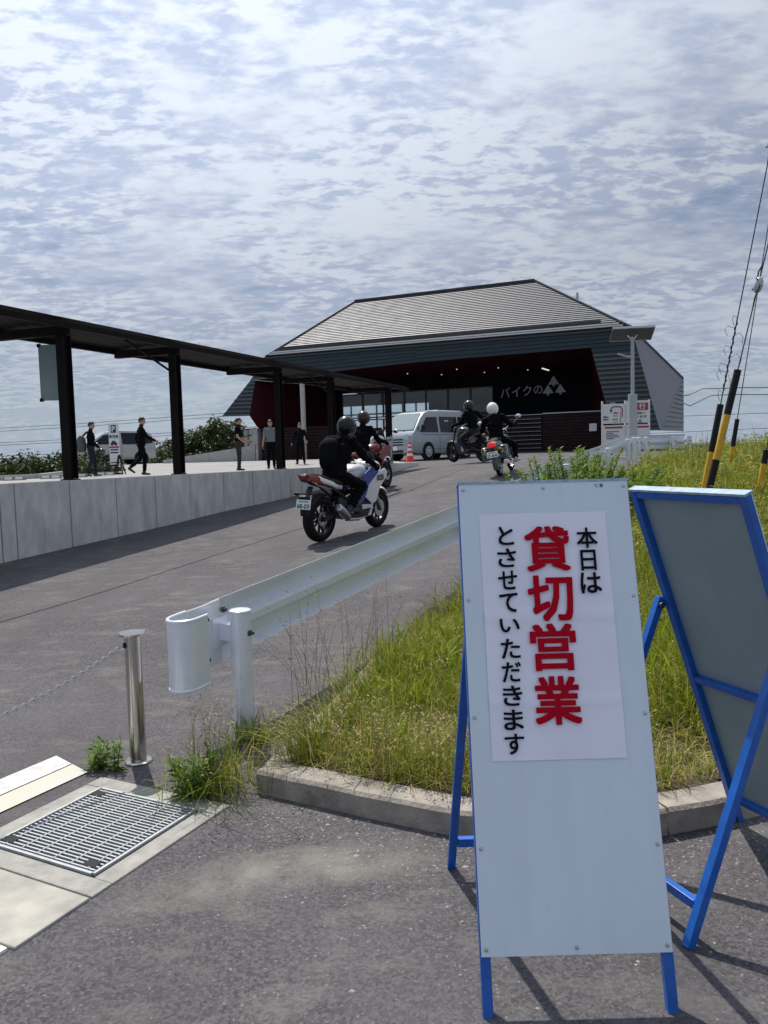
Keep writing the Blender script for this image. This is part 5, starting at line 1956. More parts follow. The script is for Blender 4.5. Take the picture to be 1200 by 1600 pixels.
F3 = np.concatenate([k + np.array([0, 1, 4]), k + np.array([1, 2, 4]), k + np.array([2, 3, 4]), k + np.array([3, 0, 4])])
tag(np_mesh('grit', V, F3, np.zeros((0, 4), int), np.repeat(rng.uniform(0, 1, n), 5), M_CONC), 'small pale stones and grit scattered on the drive below the kerb', None, None, 'stuff')
rt = [(x, y, vz1(x, y)) for x, y in zip(rng.uniform(6.4, 11.5, 90), rng.uniform(14.5, 19, 90))]
tag(stalks('crest_stalks', rt, .72, M_STRAW, tint=(.1, .7), wid=.009), 'tall dry stalks along the crest of the bank', None, None, 'stuff')
rt = []
for k in range(130):
    x = rng.uniform(-.55, 1.0)
    rt.append((x, float(np.interp(x, [p.x for p in KERB_FRONT[:30]], [p.y for p in KERB_FRONT[:30]])) + rng.uniform(.16, .4), .10))
tag(stalks('drooping_stalks', rt, .30, M_STRAW, tint=(.5, 1), wid=.0026), 'dry stalks drooping over the front kerb', None, None, 'stuff')

def leafy(name, label, cat, loc, stems, height, spread, ll, lw, m, per=26, grp=None, seed=1):
    """upright leafy plant: stems with leaves in whorls"""
    r = np.random.default_rng(seed)
    root = thing(name, label, cat, loc, group=grp)
    g = G()
    C, D, L, T = [], [], [], []
    for s in range(stems):
        az, sp = r.uniform(0, 2 * pi), spread * sqrt(r.uniform(0, 1))
        b = np.array([cos(az) * sp * .45, sin(az) * sp * .45, -.02])
        hh = height * r.uniform(.6, 1.05)
        tip = b + np.array([cos(az) * sp * .7, sin(az) * sp * .7, hh])
        midp = (b + tip) / 2 + np.array([0, 0, hh * .08])
        pts = [(b * (1 - t) ** 2 + 2 * midp * t * (1 - t) + tip * t * t) for t in np.linspace(0, 1, 6)]
        g.tube([tuple(p) for p in pts], [height * .008] * 4 + [height * .005, height * .003], 5)
        tn = r.uniform(.1, .9)
        for k in range(per):
            t = .12 + .88 * k / per
            c = b * (1 - t) ** 2 + 2 * midp * t * (1 - t) + tip * t * t
            a = k * 2.4 + r.normal(0, .3)
            C.append(c)
            D.append([cos(a), sin(a), .25 + .9 * t * t])
            L.append(ll * (1.0 - .45 * t) * r.uniform(.7, 1.2))
            T.append(min(1, max(0, tn + .25 * t + r.normal(0, .1))))
    g.build('stem', MATS['bark'] if False else M_MGREEN, root)
    L = np.array(L)
    V, a, b, tt = leaves(np.array(C), np.array(D), L, L * lw, np.array(T))
    tag(np_mesh('foliage', V, a, b, tt, m, root), kind='stuff')
    return root
leafy('weed_plant', 'small bright green leafy weed between the bollard foot and the white strip', 'weed', (-1.47, 3.70, 0), 9, .17, .08, .065, .34, M_BUSH, 16, seed=3)
leafy('weed_plant', 'smaller leafy weed at the foot of the bollard beside the grate', 'weed', (-1.36, 3.68, 0), 6, .18, .06, .06, .34, M_BUSH, 16, seed=4)
leafy('weed_plant', 'green leafy weed in the grass tuft at the kerb corner', 'weed', (-.90, 3.36, 0), 14, .25, .12, .085, .32, M_BUSH, 18, seed=5)
tu = thing('grass_tuft', 'tangled grass tuft spilling over the kerb corner onto the drain grate', 'grass tuft', (-.80, 3.40, 0))
n = 330
P = np.stack([rng.normal(.02, .11, n), rng.normal(.02, .12, n), np.zeros(n)], 1)
V1 = blades(P, rng.uniform(.10, .34, n), rng.uniform(.002, .005, n), np.abs(rng.normal(.75, .5, n)), np.where(rng.uniform(0, 1, n) < .25, rng.uniform(.78, 1, n), rng.uniform(.05, .55, n)))
V, a, b, tt = V1
tag(np_mesh('blades', V, a, b, tt, M_GRASS, tu), kind='stuff')
rt = [(random.gauss(0, .14), random.gauss(.03, .12), 0) for k in range(22)]
tag(stalks('stalk', rt, .50, M_STRAW, tu, tint=(.2, 1), wid=.0022), kind='stuff')
tu2 = thing('grass_tuft', 'green grass tuft growing at the foot of the first guardrail post', 'grass tuft', (-.72, 4.0, 0))
n = 160
P = np.stack([rng.normal(.0, .07, n), rng.normal(-.03, .06, n), np.zeros(n)], 1)
V, a, b, tt = blades(P, rng.uniform(.08, .24, n), rng.uniform(.003, .006, n), np.abs(rng.normal(.5, .3, n)), np.where(rng.uniform(0, 1, n) < .2, rng.uniform(.78, 1, n), rng.uniform(.0, .5, n)))
tag(np_mesh('blades', V, a, b, tt, M_GRASS, tu2), kind='stuff')
for i, (x, y, hh, st, lab) in enumerate(((2.02, 8.9, .95, 13, 'tall leafy green bush against the guardrail, just above the lettered sign'), (2.52, 9.9, .98, 14, 'taller leafy bush beside the guardrail post, left of the pole base'), (2.95, 9.6, .55, 9, 'low leafy bush in front of the guardrail post on the bank'), (3.45, 11.0, .55, 9, 'small leafy bush on the bank between the rail and the striped guards'))):
    leafy('leafy_bush', lab, 'bush', (x, y, vz1(x, y)), int(st * 2.6), hh, .56, .155, .36, M_BUSH, 56, seed=20 + i)
leafy('tall_weed', 'single tall weed breaking the skyline on the grass crest at the right', 'weed', (8.35, 14.4, vz1(8.35, 14.4)), 5, .62, .16, .11, .3, M_BUSH, 26, seed=40)

def crown(name, parent, lobes, n, ll, m, seed):
    r = np.random.default_rng(seed)
    C, T = [], []
    wts = np.array([l[3] * l[4] for l in lobes])
    wts = wts / wts.sum()
    for (x, y, z, rx_, rz_), w in zip(lobes, wts):
        k = int(n * w)
        d = r.normal(0, 1, (k, 3))
        d /= np.linalg.norm(d, axis=1)[:, None]
        rad = r.uniform(.55, 1.05, k) ** .6
        bump = 1 + .22 * np.sin(d[:, 0] * 7 + x) * np.sin(d[:, 2] * 6 + y) + .12 * np.sin(d[:, 1] * 13 + z)
        C.append(np.array([x, y, z]) + d * np.array([rx_, rx_, rz_]) * (rad * bump)[:, None])
        T.append(np.clip(r.normal(.5, .2, k) + .2 * (np.sin(d[:, 0] * 5 + z) * np.cos(d[:, 1] * 6)), 0, 1))
    C, T = np.concatenate(C), np.concatenate(T)
    D = r.normal(0, 1, C.shape) + np.array([0, 0, .2])
    L = ll * r.uniform(.6, 1.3, len(C))
    V, a, b, tt = leaves(C, D, L, L * .55, T)
    return tag(np_mesh(name, V, a, b, tt, m, parent), kind='stuff')
def tree(label, loc, h, w, seed, n=11000, ll=.34):
    r = np.random.default_rng(seed)
    t = thing('broadleaf_tree', label, 'tree', loc, group='trees behind the footpath ramp')
    g = G()
    g.tube([(0, 0, -.3), (.05, .02, h * .25), (-.04, .05, h * .55), (0, 0, h * .85)], [w * .07, w * .055, w * .04, w * .012], 8)
    lobes = [(0, 0, h * .72, w * .34, h * .24)]
    for k in range(8):
        a = 2 * pi * k / 8 + r.uniform(-.3, .3)
        q = (cos(a) * w * .32, sin(a) * w * .32, h * r.uniform(.42, .78))
        g.tube([(0, 0, h * .34), (q[0] * .5, q[1] * .5, q[2] * .8), q], [w * .03, w * .02, w * .008], 6)
        s = r.uniform(.17, .27)
        lobes.append((q[0], q[1], q[2], w * s, h * s * .62))
    g.build('trunk', M_BARK, t)
    crown('crown', t, lobes, n, ll, M_TREEF, seed)
    return t
tree('dark rounded tree nearest the left wall of the building, beyond the ramp', (-12.9, 62, -2.6), 7.6, 6.0, 51)
tree('broad dark tree in the middle of the clump left of the building', (-15.7, 64, -3.0), 7.2, 6.4, 52)
tree('lower dark tree at the left end of the clump, above the handrail', (-18.4, 62, -3.2), 6.0, 5.6, 53)
def shrub(label, loc, w, h, seed, grp, n=5200, ll=.20, m=None):
    r = np.random.default_rng(seed)
    t = thing('shrub', label, 'shrub', loc, group=grp)
    g = G()
    for k in range(5):
        a = k * 1.3
        g.tube([(0, 0, -.2), (cos(a) * w * .15, sin(a) * w * .15, h * .4), (cos(a) * w * .3, sin(a) * w * .3, h * .75)], [.04, .03, .012], 5)
    g.build('stem', M_BARK, t)
    h *= 1.0
    lobes = [(r.normal(0, w * .22), r.normal(0, w * .2), h * r.uniform(.35, .72), w * r.uniform(.2, .34), h * r.uniform(.2, .34)) for k in range(7)]
    crown('crown', t, lobes, n, ll, m or M_TREEF, seed)
    return t
for i, (x, y, w, h, lab) in enumerate(((-14.5, 29.5, 3.0, 2.35, 'dark shrub below the plaza edge at the left frame side'), (-12.6, 29.0, 2.8, 2.75, 'tallest dark shrub below the plaza edge, left of the first post'), (-11.9, 31.0, 2.6, 2.3, 'rounded shrub behind the wheel stops beside the first post'), (-16.6, 32.5, 3.2, 2.4, 'farther shrub beyond the plaza edge, half hidden by its neighbours'), (-12.5, 33.5, 2.4, 2.5, 'dark shrub seen between the first post and the walker with the bag'))):
    shrub(lab, (x, y, -.45), w, h, 60 + i, 'shrubs below the plaza edge')
for i, (x, y, w, h, lab) in enumerate(((-16.3, 52, 4.2, 3.4, 'dark shrub behind the silver minivan roof, left of the handrail'), (-13.6, 50, 4.4, 3.0, 'wide dark shrub behind the handrail balusters'), (-11.0, 51, 3.8, 2.9, 'dark shrub under the overhanging left wall of the building'), (-9.2, 49.5, 3.2, 2.3, 'low shrub beside the plinth behind the handrail end'))):
    shrub(lab, (x, y, -.6), w, h, 70 + i, 'shrubs behind the handrail', 5200, .26)

# ------------------------------------------------------------------ people
def capsule(g, p, q, r0, r1, n=10):
    p, q = Vector(p), Vector(q)
    d = (q - p)
    L = d.length
    d = d / L if L > 1e-6 else Vector((0, 0, 1))
    prof = []
    for k in range(4):
        a = pi / 2 * k / 4
        prof.append((r0 * sin(a), -r0 * cos(a)))
    prof.append((r0, 0))
    prof.append((r1, L))
    for k in range(1, 5):
        a = pi / 2 * k / 4
        prof.append((r1 * cos(a), L + r1 * sin(a)))
    g.lathe(prof, n, p, d)
def unit(v):
    return Vector(v).normalized()
def person(name_label, loc, rz, J, cloth, parent=None, hair='short', face=(0, 1, 0), helmet=None, curl=.5, voxel=.0115, sleeves=True, group=None, wide=1.0, shoes=None):
    """J: joints; one closed skin grown over tapered limbs, then coloured by the nearest limb"""
    top, bottom = cloth
    t = thing('person', name_label, 'person', loc, rz, group)
    if parent:
        t.parent = parent
    g = G()
    segs = []
    def cap(p, q, a, b, reg):
        capsule(g, p, q, a, b)
        segs.append((Vector(p), Vector(q), a, b, reg))
    pel, chest, neck, head = [Vector(J[k]) for k in ('pelvis', 'chest', 'neck', 'head')]
    waist = pel.lerp(chest, .45)
    shl, shr = Vector(J['shl']), Vector(J['shr'])
    rt_ = (shr - shl).normalized()
    # torso rings
    spine = [pel - unit(chest - pel) * .10, pel, waist, chest, chest.lerp(neck, .55), chest.lerp(neck, .9)]
    wd = [(.10, .08), (.165, .118), (.148, .105), (.18, .122), (.165, .095), (.07, .065)]
    rings = []
    for i, (p, (a, b)) in enumerate(zip(spine, wd)):
        d = (spine[min(i + 1, 5)] - spine[max(i - 1, 0)]).normalized()
        r_ = (rt_ - d * rt_.dot(d)).normalized()
        f_ = d.cross(r_)
        rings.append([p + r_ * (a * wide * cos(2 * pi * k / 16)) + f_ * (b * sin(2 * pi * k / 16)) for k in range(16)])
    g.loft(rings)
    segs.append((pel, chest.lerp(neck, .6), .16, .16, 'top'))
    segs.append((pel - unit(chest - pel) * .10, pel - unit(chest - pel) * .02, .17, .17, 'bottom'))
    cap(chest.lerp(neck, .6), head - unit(head - neck) * .04, .058, .052, 'skin')
    cap(shl, shr, .062 * wide, .062 * wide, 'top')
    arm_mid = 'top' if sleeves else 'skin'
    for s in ('l', 'r'):
        sh, el, wr = [Vector(J[k + s]) for k in ('sh', 'el', 'wr')]
        if sleeves:
            cap(sh, el, .062, .050, 'top')
            cap(el, wr, .050, .036, 'top')
        else:
            cap(sh, sh.lerp(el, .62), .064, .056, 'top')
            cap(sh.lerp(el, .5), el, .046, .042, 'skin')
            cap(el, wr, .042, .029, 'skin')
        d = (wr - el).normalized()
        pn = Vector(J.get('palm' + s, rt_ * (1 if s == 'l' else -1)))
        pn = (pn - d * pn.dot(d)).normalized()
        sd = d.cross(pn).normalized() * (1 if s == 'l' else -1)
        reg = J.get('glove', 'skin')
        for o in (-.020, 0, .020):
            cap(wr + d * .01 + sd * o * .7, wr + d * .085 + sd * o * 1.15, .019, .016, reg)
        for k, ln in enumerate((.068, .078, .074, .058)):
            o = (k - 1.5) * .0205
            b0_ = wr + d * .075 + sd * o
            c1 = b0_ + (d * cos(curl * .6) + pn * sin(curl * .6)) * ln * .55
            c2 = c1 + (d * cos(curl * 1.7) + pn * sin(curl * 1.7)) * ln * .55
            cap(b0_, c1, .0105, .0100, reg)
            cap(c1, c2, .0100, .0090, reg)
        tb = wr + d * .03 - sd * .026
        c1 = tb + (d * .7 - sd * .7 + pn * .35).normalized() * .038
        c2 = c1 + (d * .9 - sd * .1 + pn * .5).normalized() * .034
        cap(tb, c1, .013, .0115, reg)
        cap(c1, c2, .0115, .0095, reg)
        hp, kn, an, to = [Vector(J[k + s]) for k in ('hip', 'kn', 'an', 'to')]
        cap(hp, kn, .092, .064, 'bottom')
        cap(kn, an, .064, .047, 'bottom')
        sdir = (to - an)
        heel = an - Vector((sdir.x, sdir.y, 0)).normalized() * .05
        heel.z = an.z - .045
        cap(heel, to, .040, .032, 'shoe')
        cap(an, an.lerp(heel, .6), .048, .042, 'shoe')
    f = unit(face)
    up = unit(head - neck)
    up = (up + Vector((0, 0, 1.2))).normalized()
    r_ = f.cross(up).normalized()
    f = up.cross(r_).normalized()
    HR = Matrix((r_, f, up)).transposed()
    if not helmet:
        g.ell(head + up * .015, (.076, .095, .110), 16, 11, HR)
        segs.append((head - up * .03, head + up * .05, .085, .085, 'skin'))
        g.ell(head - up * .055 + f * .025, (.056, .062, .055), 14, 9, HR)
        g.ell(head + f * .098 - up * .008, (.014, .022, .026), 10, 7, HR)
        g.ell(head + f * .088 - up * .050, (.026, .012, .010), 10, 7, HR)
        for s in (-1, 1):
            g.ell(head + r_ * s * .078 - up * .004 - f * .005, (.012, .020, .032), 10, 7, HR)
    else:
        g.ell(head, (.070, .085, .10), 14, 9, HR)
        segs.append((head, head + up * .03, .08, .08, 'skin'))
    tmp = g.build('body', M_SKIN)
    md = tmp.modifiers.new('r', 'REMESH')
    md.mode = 'VOXEL'
    md.voxel_size = voxel
    md.use_smooth_shade = True
    sm = tmp.modifiers.new('s', 'SMOOTH')
    sm.factor = .5
    sm.iterations = 2
    dg = bpy.context.evaluated_depsgraph_get()
    me = bpy.data.meshes.new_from_object(tmp.evaluated_get(dg))
    old = tmp.data
    bpy.data.objects.remove(tmp)
    bpy.data.meshes.remove(old)
    me.name = 'body'
    # soft folds in the cloth, then colour by nearest limb
    n = len(me.vertices)
    co = np.empty(n * 3)
    me.vertices.foreach_get('co', co)
    co = co.reshape(-1, 3)
    nf = len(me.polygons)
    ce = np.empty(nf * 3)
    me.polygons.foreach_get('center', ce)
    ce = ce.reshape(-1, 3)
    best = np.full(nf, 1e9)
    reg = np.zeros(nf, int)
    names = {'skin': 0, 'top': 1, 'bottom': 2, 'shoe': 3, 'glove': 4}
    for p, q, a, b, rg_ in segs:
        p, q = np.array(p), np.array(q)
        d = q - p
        L2 = max(d @ d, 1e-9)
        tt = np.clip(((ce - p) @ d) / L2, 0, 1)
        dist = np.linalg.norm(ce - (p + tt[:, None] * d), axis=1) - (a + (b - a) * tt)
        k = dist < best
        best[k] = dist[k]
        reg[k] = names[rg_]
    nrm = np.empty(n * 3)
    me.vertices.foreach_get('normal', nrm)
    nrm = nrm.reshape(-1, 3)
    vreg = np.zeros(n, bool)
    lv = np.empty(len(me.loops), np.int32)
    me.loops.foreach_get('vertex_index', lv)
    lt = np.empty(nf, np.int32)
    me.polygons.foreach_get('loop_total', lt)
    vreg[lv] = np.repeat((reg == 1) | (reg == 2), lt)
    w = .006 * (np.sin(co[:, 2] * 62 + co[:, 0] * 25 + 2 * np.sin(co[:, 1] * 31)) + .6 * np.sin(co[:, 2] * 33 - co[:, 1] * 47))
    co = co + nrm * (np.where(vreg, w + .006, 0))[:, None]
    me.vertices.foreach_set('co', co.ravel())
    me.materials.clear()
    for m in (M_SKIN, top, bottom, shoes or M_SHOE, M_CBLK):
        me.materials.append(m)
    me.polygons.foreach_set('material_index', reg.astype(np.int32))
    me.polygons.foreach_set('use_smooth', [True] * nf)
    me.update()
    bo_ = bpy.data.objects.new('body', me)
    COL.objects.link(bo_)
    bo_.parent = t
    if helmet:
        shell, visor = helmet[:2]
        openf = len(helmet) > 2
        gh = G()
        rings = []
        for i in range(15):
            th = pi * i / 14
            ring = []
            for k in range(26):
                ph = 2 * pi * k / 26
                x, y, z = .128 * sin(th) * sin(ph), .152 * sin(th) * cos(ph), -.145 * cos(th)
                if z < -.06:
                    k2 = (-.06 - z) / .085
                    x *= 1 - .05 * k2
                    y = y * (1 - .05 * k2) + (.025 * max(0, cos(ph)) if not openf else -.0) * sin(th)
                    z = max(z, -.128)
                ring.append(head + up * .02 + HR @ Vector((x, y + .008, z)))
            rings.append(ring)
        gh.loft(rings)
        h_ = gh.build('helmet', shell, t, smooth=50)
        gv = G()
        rings = []
        for i in range(6):
            th = radians(74 + i * 7.2)
            rings.append([head + up * .02 + HR @ Vector((.131 * sin(th) * sin(ph), .156 * sin(th) * cos(ph) + .008, .148 * cos(th))) for ph in [radians(-72 + 144 * k / 16) for k in range(17)]])
        gv.loft(rings, cap=False, closed=False)
        gv.build('visor', visor, h_, smooth=60)
    else:
        gh = G()
        r2 = random.Random(len(name_label))
        rings = []
        for i in range(10):
            th = pi * .60 * (1 - i / 9)
            ring = []
            for k in range(22):
                ph = 2 * pi * k / 22
                fr = cos(ph)                     # 1 at the brow
                lim = pi * (.36 if fr > .35 else .52 if fr > -.2 else .60)
                tq = min(th, lim)
                wob = 1 + .035 * sin(ph * 7 + i) + r2.uniform(-.02, .02)
                ring.append(head + up * .018 + HR @ Vector((.085 * wob * sin(tq) * sin(ph), .104 * wob * sin(tq) * cos(ph) - .004, .122 * wob * cos(tq))))
            rings.append(ring)
        gh.loft(rings)
        gh.build('hair', M_HAIR, t, smooth=60)
        ge = G()
        for s in (-1, 1):
            ge.ell(head + r_ * s * .031 + f * .088 + up * .012, (.012, .006, .006), 8, 6, HR)
            ge.ell(head + r_ * s * .032 + f * .091 + up * .032, (.017, .005, .004), 8, 6, HR)
        ge.build('eyes', M_HAIR, t)
    return t
def stand(**kw):
    J = dict(pelvis=(0, 0, .93), chest=(0, .01, 1.25), neck=(0, .0, 1.45), head=(0, .03, 1.60), shl=(-.165, 0, 1.39), shr=(.165, 0, 1.39),
             ell=(-.225, -.02, 1.11), elr=(.225, -.02, 1.11), wrl=(-.235, .06, .86), wrr=(.235, .06, .86),
             hipl=(-.085, 0, .90), hipr=(.085, 0, .90), knl=(-.095, .02, .49), knr=(.095, .02, .49), anl=(-.10, -.02, .09), anr=(.10, -.02, .09), tol=(-.12, .13, .035), tor=(.12, .13, .035))
    J.update(kw)
    return J
def hd(hx, hy):
    return atan2(-hx, hy)
# the walker with a bag and a helmet in his hand
x, y = -9.22, 24.4
person('man in black top and jeans walking with a helmet in hand', on_plaza(x, y), hd(1, .25),
       stand(chest=(0, .02, 1.25), head=(0, .05, 1.60), wrr=(.22, .26, .92), elr=(.23, .04, 1.11), wrl=(-.2, .22, .93), ell=(-.22, .02, 1.11), knl=(-.09, .10, .50), anl=(-.09, .10, .09), tol=(-.10, .26, .035), anr=(.09, -.16, .10), knr=(.09, .02, .49), tor=(.10, -.01, .035)),
       (M_CBLK, M_CNAVY), face=(.15, 1, 0))
q = Matrix.Rotation(hd(1, .25), 3, 'Z')
bp_ = thing('shoulder_bag', 'grey bag carried on the back of the walker with the helmet', 'bag', (Vector((x, y, pz1(x, y))) + q @ Vector((0, -.24, 1.05))), hd(1, .25))
g = G()
rings = []
for z, w, d in ((-.27, .14, .09), (-.24, .17, .13), (-.05, .18, .15), (.12, .175, .13), (.22, .15, .09), (.25, .11, .05)):
    rings.append([(w * cos(2 * pi * k / 16) * (1.0), d * sin(2 * pi * k / 16) - .03, z) for k in range(16)])
g.loft(rings)
g.build('bag_body', M_BAGG, bp_, smooth=50)
g = G()
g.ell((0, -.15, -.08), (.12, .05, .11), 12, 8)
g.build('pocket', M_BAGG, bp_, smooth=60)
for s in (-1, 1):
    g = G()
    g.tube([(s * .10, .03, .24), (s * .12, .14, .36), (s * .12, .29, .32), (s * .12, .36, .14)], .018, 6)
    g.build('strap', M_CBLK, bp_)
hm = Vector((x, y, pz1(x, y))) + q @ Vector((.20, .34, .76))
ht = thing('helmet', 'black helmet held in the hand of the walker with the grey bag', 'helmet', hm, 0)
g = G()
g.ell((0, 0, 0), (.125, .145, .13), 18, 12)
g.build('shell', M_HELB, ht, smooth=60)
g = G()
g.ell((.02, -.03, -.01), (.115, .13, .07), 16, 8)
g.build('visor', M_VISOR, ht, smooth=60)
# the second walker, in black, an arm held forward
x, y = -7.15, 22.9
person('person dressed all in black walking with one arm forward and one heel raised', on_plaza(x, y), hd(.92, .4),
       stand(pelvis=(0, 0, .92), chest=(0, .03, 1.24), head=(0, .05, 1.60), elr=(.24, .14, 1.15), wrr=(.26, .36, 1.02), ell=(-.22, -.10, 1.12), wrl=(-.22, -.06, .87), knl=(-.09, .10, .50), anl=(-.09, .06, .10), tol=(-.10, .21, .035), knr=(.09, -.06, .50), anr=(.09, -.34, .26), tor=(.09, -.24, .10)),
       (M_CBLK, M_CBLK), face=(.35, 1, 0))
x, y = -4.72, 25.3
person('man in black tee and olive trousers standing side on near the third pergola post', on_plaza(x, y), hd(1, .1),
       stand(wrr=(.19, .20, .93), elr=(.21, .0, 1.11), wrl=(-.2, .24, .98), ell=(-.2, .02, 1.12), tol=(-.08, .15, .035), tor=(.08, .16, .035), anl=(-.06, 0, .09), anr=(.06, .0, .09)),
       (M_CBLK, M_CKHA), face=(0, 1, -.1), sleeves=False)
x, y = -3.93, 27.2
person('man in grey tee and black trousers facing the camera beside the third post', on_plaza(x, y), hd(.1, -1),
       stand(wrl=(-.26, .02, .86), wrr=(.27, .03, .86)), (M_CGREY, M_CBLK), face=(.1, 1, 0), sleeves=False)
x, y = -3.42, 32.2
person('person in dark clothes and cap facing the camera before the brown fence', on_plaza(x, y), hd(0, -1),
       stand(ell=(-.27, .02, 1.15), wrl=(-.30, .16, .98), elr=(.27, .0, 1.12), wrr=(.33, .08, .90), knl=(-.12, .02, .49), knr=(.12, .02, .49), anl=(-.15, -.02, .09), anr=(.15, -.02, .09), tol=(-.19, .12, .035), tor=(.19, .12, .035)),
       (M_CBLK2, M_CBLK), face=(0, 1, 0))

# ------------------------------------------------------------------ motorcycles
def fender(g, yc, zc, R, w, a0, a1, th=.006, n=12):
    rings = []
    for k in range(n + 1):
        a = radians(a0 + (a1 - a0) * k / n)
        d = Vector((0, cos(a), sin(a)))
        o = Vector((0, yc, zc))
        ring = []
        for rr, s in ((R - .03, -1), (R, -.6), (R + .008, 0), (R, .6), (R - .03, 1)):
            ring.append(o + d * rr + Vector((s * w, 0, 0)))
        for rr, s in ((R - .03, 1), (R, .6), (R + .008, 0), (R, -.6), (R - .03, -1)):
            ring.append(o + d * (rr - th) + Vector((s * (w - th), 0, 0)))
        rings.append(ring)
    g.loft(rings)
def sections(g, secs, n=16, p=2.6):
    """loft of rounded-rectangle rings: (y, zc, half-width, half-height)"""
    rings = []
    for y, zc, a, b in secs:
        r = []
        for k in range(n):
            t = 2 * pi * k / n
            c, s = cos(t), sin(t)
            r.append((a * abs(c) ** (2 / p) * (1 if c >= 0 else -1), y, zc + b * abs(s) ** (2 / p) * (1 if s >= 0 else -1)))
        rings.append(r)
    g.loft(rings)
def bike(label, loc, rz, lean, st, steer=0.0):
    """local +Y is forward, the rear contact point at the origin"""
    t = thing('motorcycle', label, 'motorcycle', loc)
    t.rotation_euler = (st.get('pitch', 0), lean, rz)
    wb, Rr, Rf, wr_, wf = st['wb'], st['Rr'], st['Rf'], st['wr'], st['wf']
    body, acc, rim = st['body'], st['acc'], st['rim']
    sport, cub = st['kind'] == 'sport', st['kind'] == 'cub'
    for yc, R, w, nm in ((0, Rr, wr_, 'rear'), (wb, Rf, wf, 'front')):
        th = .062 if not cub else .045
        g = G()
        ri = R - th * 1.75
        g.lathe([(ri - .012, -w * .36), (ri + .008, -w * .40), (ri + .008, w * .40), (ri - .012, w * .36)], 32, (0, yc, R), (1, 0, 0), cap=False)
        g.lathe([(ri - .014, -w * .35), (ri - .014, w * .35)], 32, (0, yc, R), (1, 0, 0), cap=False)
        g.lathe([(.035, -.06), (.045, -.05), (.045, .05), (.035, .06)], 16, (0, yc, R), (1, 0, 0))
        ns = 10 if sport else (5 if st['kind'] == 'naked' else 18)
        for k in range(ns):
            a = 2 * pi * k / ns + (.18 if k % 2 and sport else 0)
            d = Vector((0, cos(a), sin(a)))
            o = Vector((0, yc, R))
            if cub:
                g.tube([o + d * .04 + Vector((.03 * (-1) ** k, 0, 0)), o + d * (ri - .01)], .003, 4)
            else:
                g.bar(o + d * .035, o + d * (ri - .008), .030 if sport else .04, .022, (1, 0, 0))
        rw_ = g.build('wheel', rim, t, smooth=35)
        g = G()
        g.torus((0, yc, R), (1, 0, 0), R - th, th, 40, 12, w / 2 / th)
        g.build('tyre', M_TYRE, rw_, smooth=60)
        g = G()
        g.lathe([(.06, .0), (.125 if nm == 'front' else .10, 0), (.125 if nm == 'front' else .10, .005), (.06, .005)], 24, (.055, yc, R), (1, 0, 0), cap=False)
        g.build('brake_disc', M_ALU, rw_)
    # frame, engine, suspension
    bz = st['bar'][1]
    by = st['bar'][0]
    g = G()
    for s in (-1, 1):
        g.tube([(s * .085, wb, Rf), (s * .085, wb - (wb - by) * .55, (bz + Rf) * .5 + .02), (s * .085, by + .06, bz - .02)], [.026, .026, .022], 10)
    g.build('fork', st.get('forkm', M_ENG), t, smooth=40)
    g = G()
    for s in (-1, 1):
        g.bar((s * .105, -.03, Rr), (s * .10, wb * .38, Rr + .10), .03, .06)
    g.build('swingarm', M_ENG, t)
    g = G()
    for s in (-1, 1):
        g.tube([(s * .05, by + .04, bz - .10), (s * .13, wb * .62, .62), (s * .12, wb * .36, .52), (s * .11, wb * .10, .74), (s * .08, -.10, .80)], .018, 8)
        g.tube([(s * .05, by + .05, bz - .2), (s * .10, wb * .72, .40), (s * .10, wb * .40, .34), (s * .11, wb * .36, .50)], .016, 8)
    g.build('frame', M_ENG, t, smooth=40)
    g = G()
    es = .8 if cub else 1
    g.prism([(wb * .36, .24), (wb * .68, .24), (wb * .74, .34), (wb * .72, .52), (wb * .60, .58), (wb * .42, .54), (wb * .34, .40)], (-.15 * es, 0, 0), (0, 1, 0), (0, 0, 1), (.30 * es, 0, 0))
    g.prism([(wb * .58, .44), (wb * .70, .48), (wb * .66, .66), (wb * .56, .64)], (-.10, 0, 0), (0, 1, 0), (0, 0, 1), (.20, 0, 0))
    for k in range(5):
        g.box((0, wb * .63, .47 + k * .032), (.26 * es, .20, .012))
    e_ = g.build('engine', M_ENG, t, bevel=.015)
    for s in (-1, 1):
        g = G()
        g.lathe([(.085 * es, 0), (.085 * es, .02), (.06 * es, .035)], 18, (s * .15 * es, wb * .50, .38), (s, 0, 0))
        g.build('crankcase_cover', M_ALU if not sport else M_ENG, e_, smooth=30)
    # exhaust on the right-hand side
    g = G()
    ex_ = st['exh']
    g.tube([(.06, wb * .70, .46), (.10, wb * .72, .30), (.13, wb * .52, .22), (.16, wb * .28, .26)], .024, 10)
    g.build('exhaust_pipe', st.get('pipem', M_ALU), t, smooth=40)
    g = G()
    a, b = Vector((.17, wb * .32, .27)), Vector(ex_)
    d = (b - a).normalized()
    L = (b - a).length
    g.lathe([(.03, 0), (.055, .05), (.062, L * .5), (.062, L - .05), (.052, L), (.03, L + .005), (.028, L - .03)], 16, a, d)
    g.build('silencer', st.get('silm', M_ENG), t, smooth=35)
    # tank, seat, tail
    tz = st['tank']
    g = G()
    sections(g, [(wb * .42, tz - .06, .06, .05), (wb * .46, tz - .01, .11, .09), (wb * .56, tz + .02, .155, .115), (wb * .66, tz + .01, .16, .12), (wb * .73, tz - .02, .11, .09), (wb * .76, tz - .04, .05, .05)])
    tk = g.build('tank', st['tankm'], t, smooth=50)
    g = G()
    g.lathe([(.045, 0), (.045, .012), (.03, .018)], 16, (0, wb * .60, tz + .135), (0, .15, 1))
    g.build('filler_cap', M_ALU, tk)
    sh_ = st['seat']
    g = G()
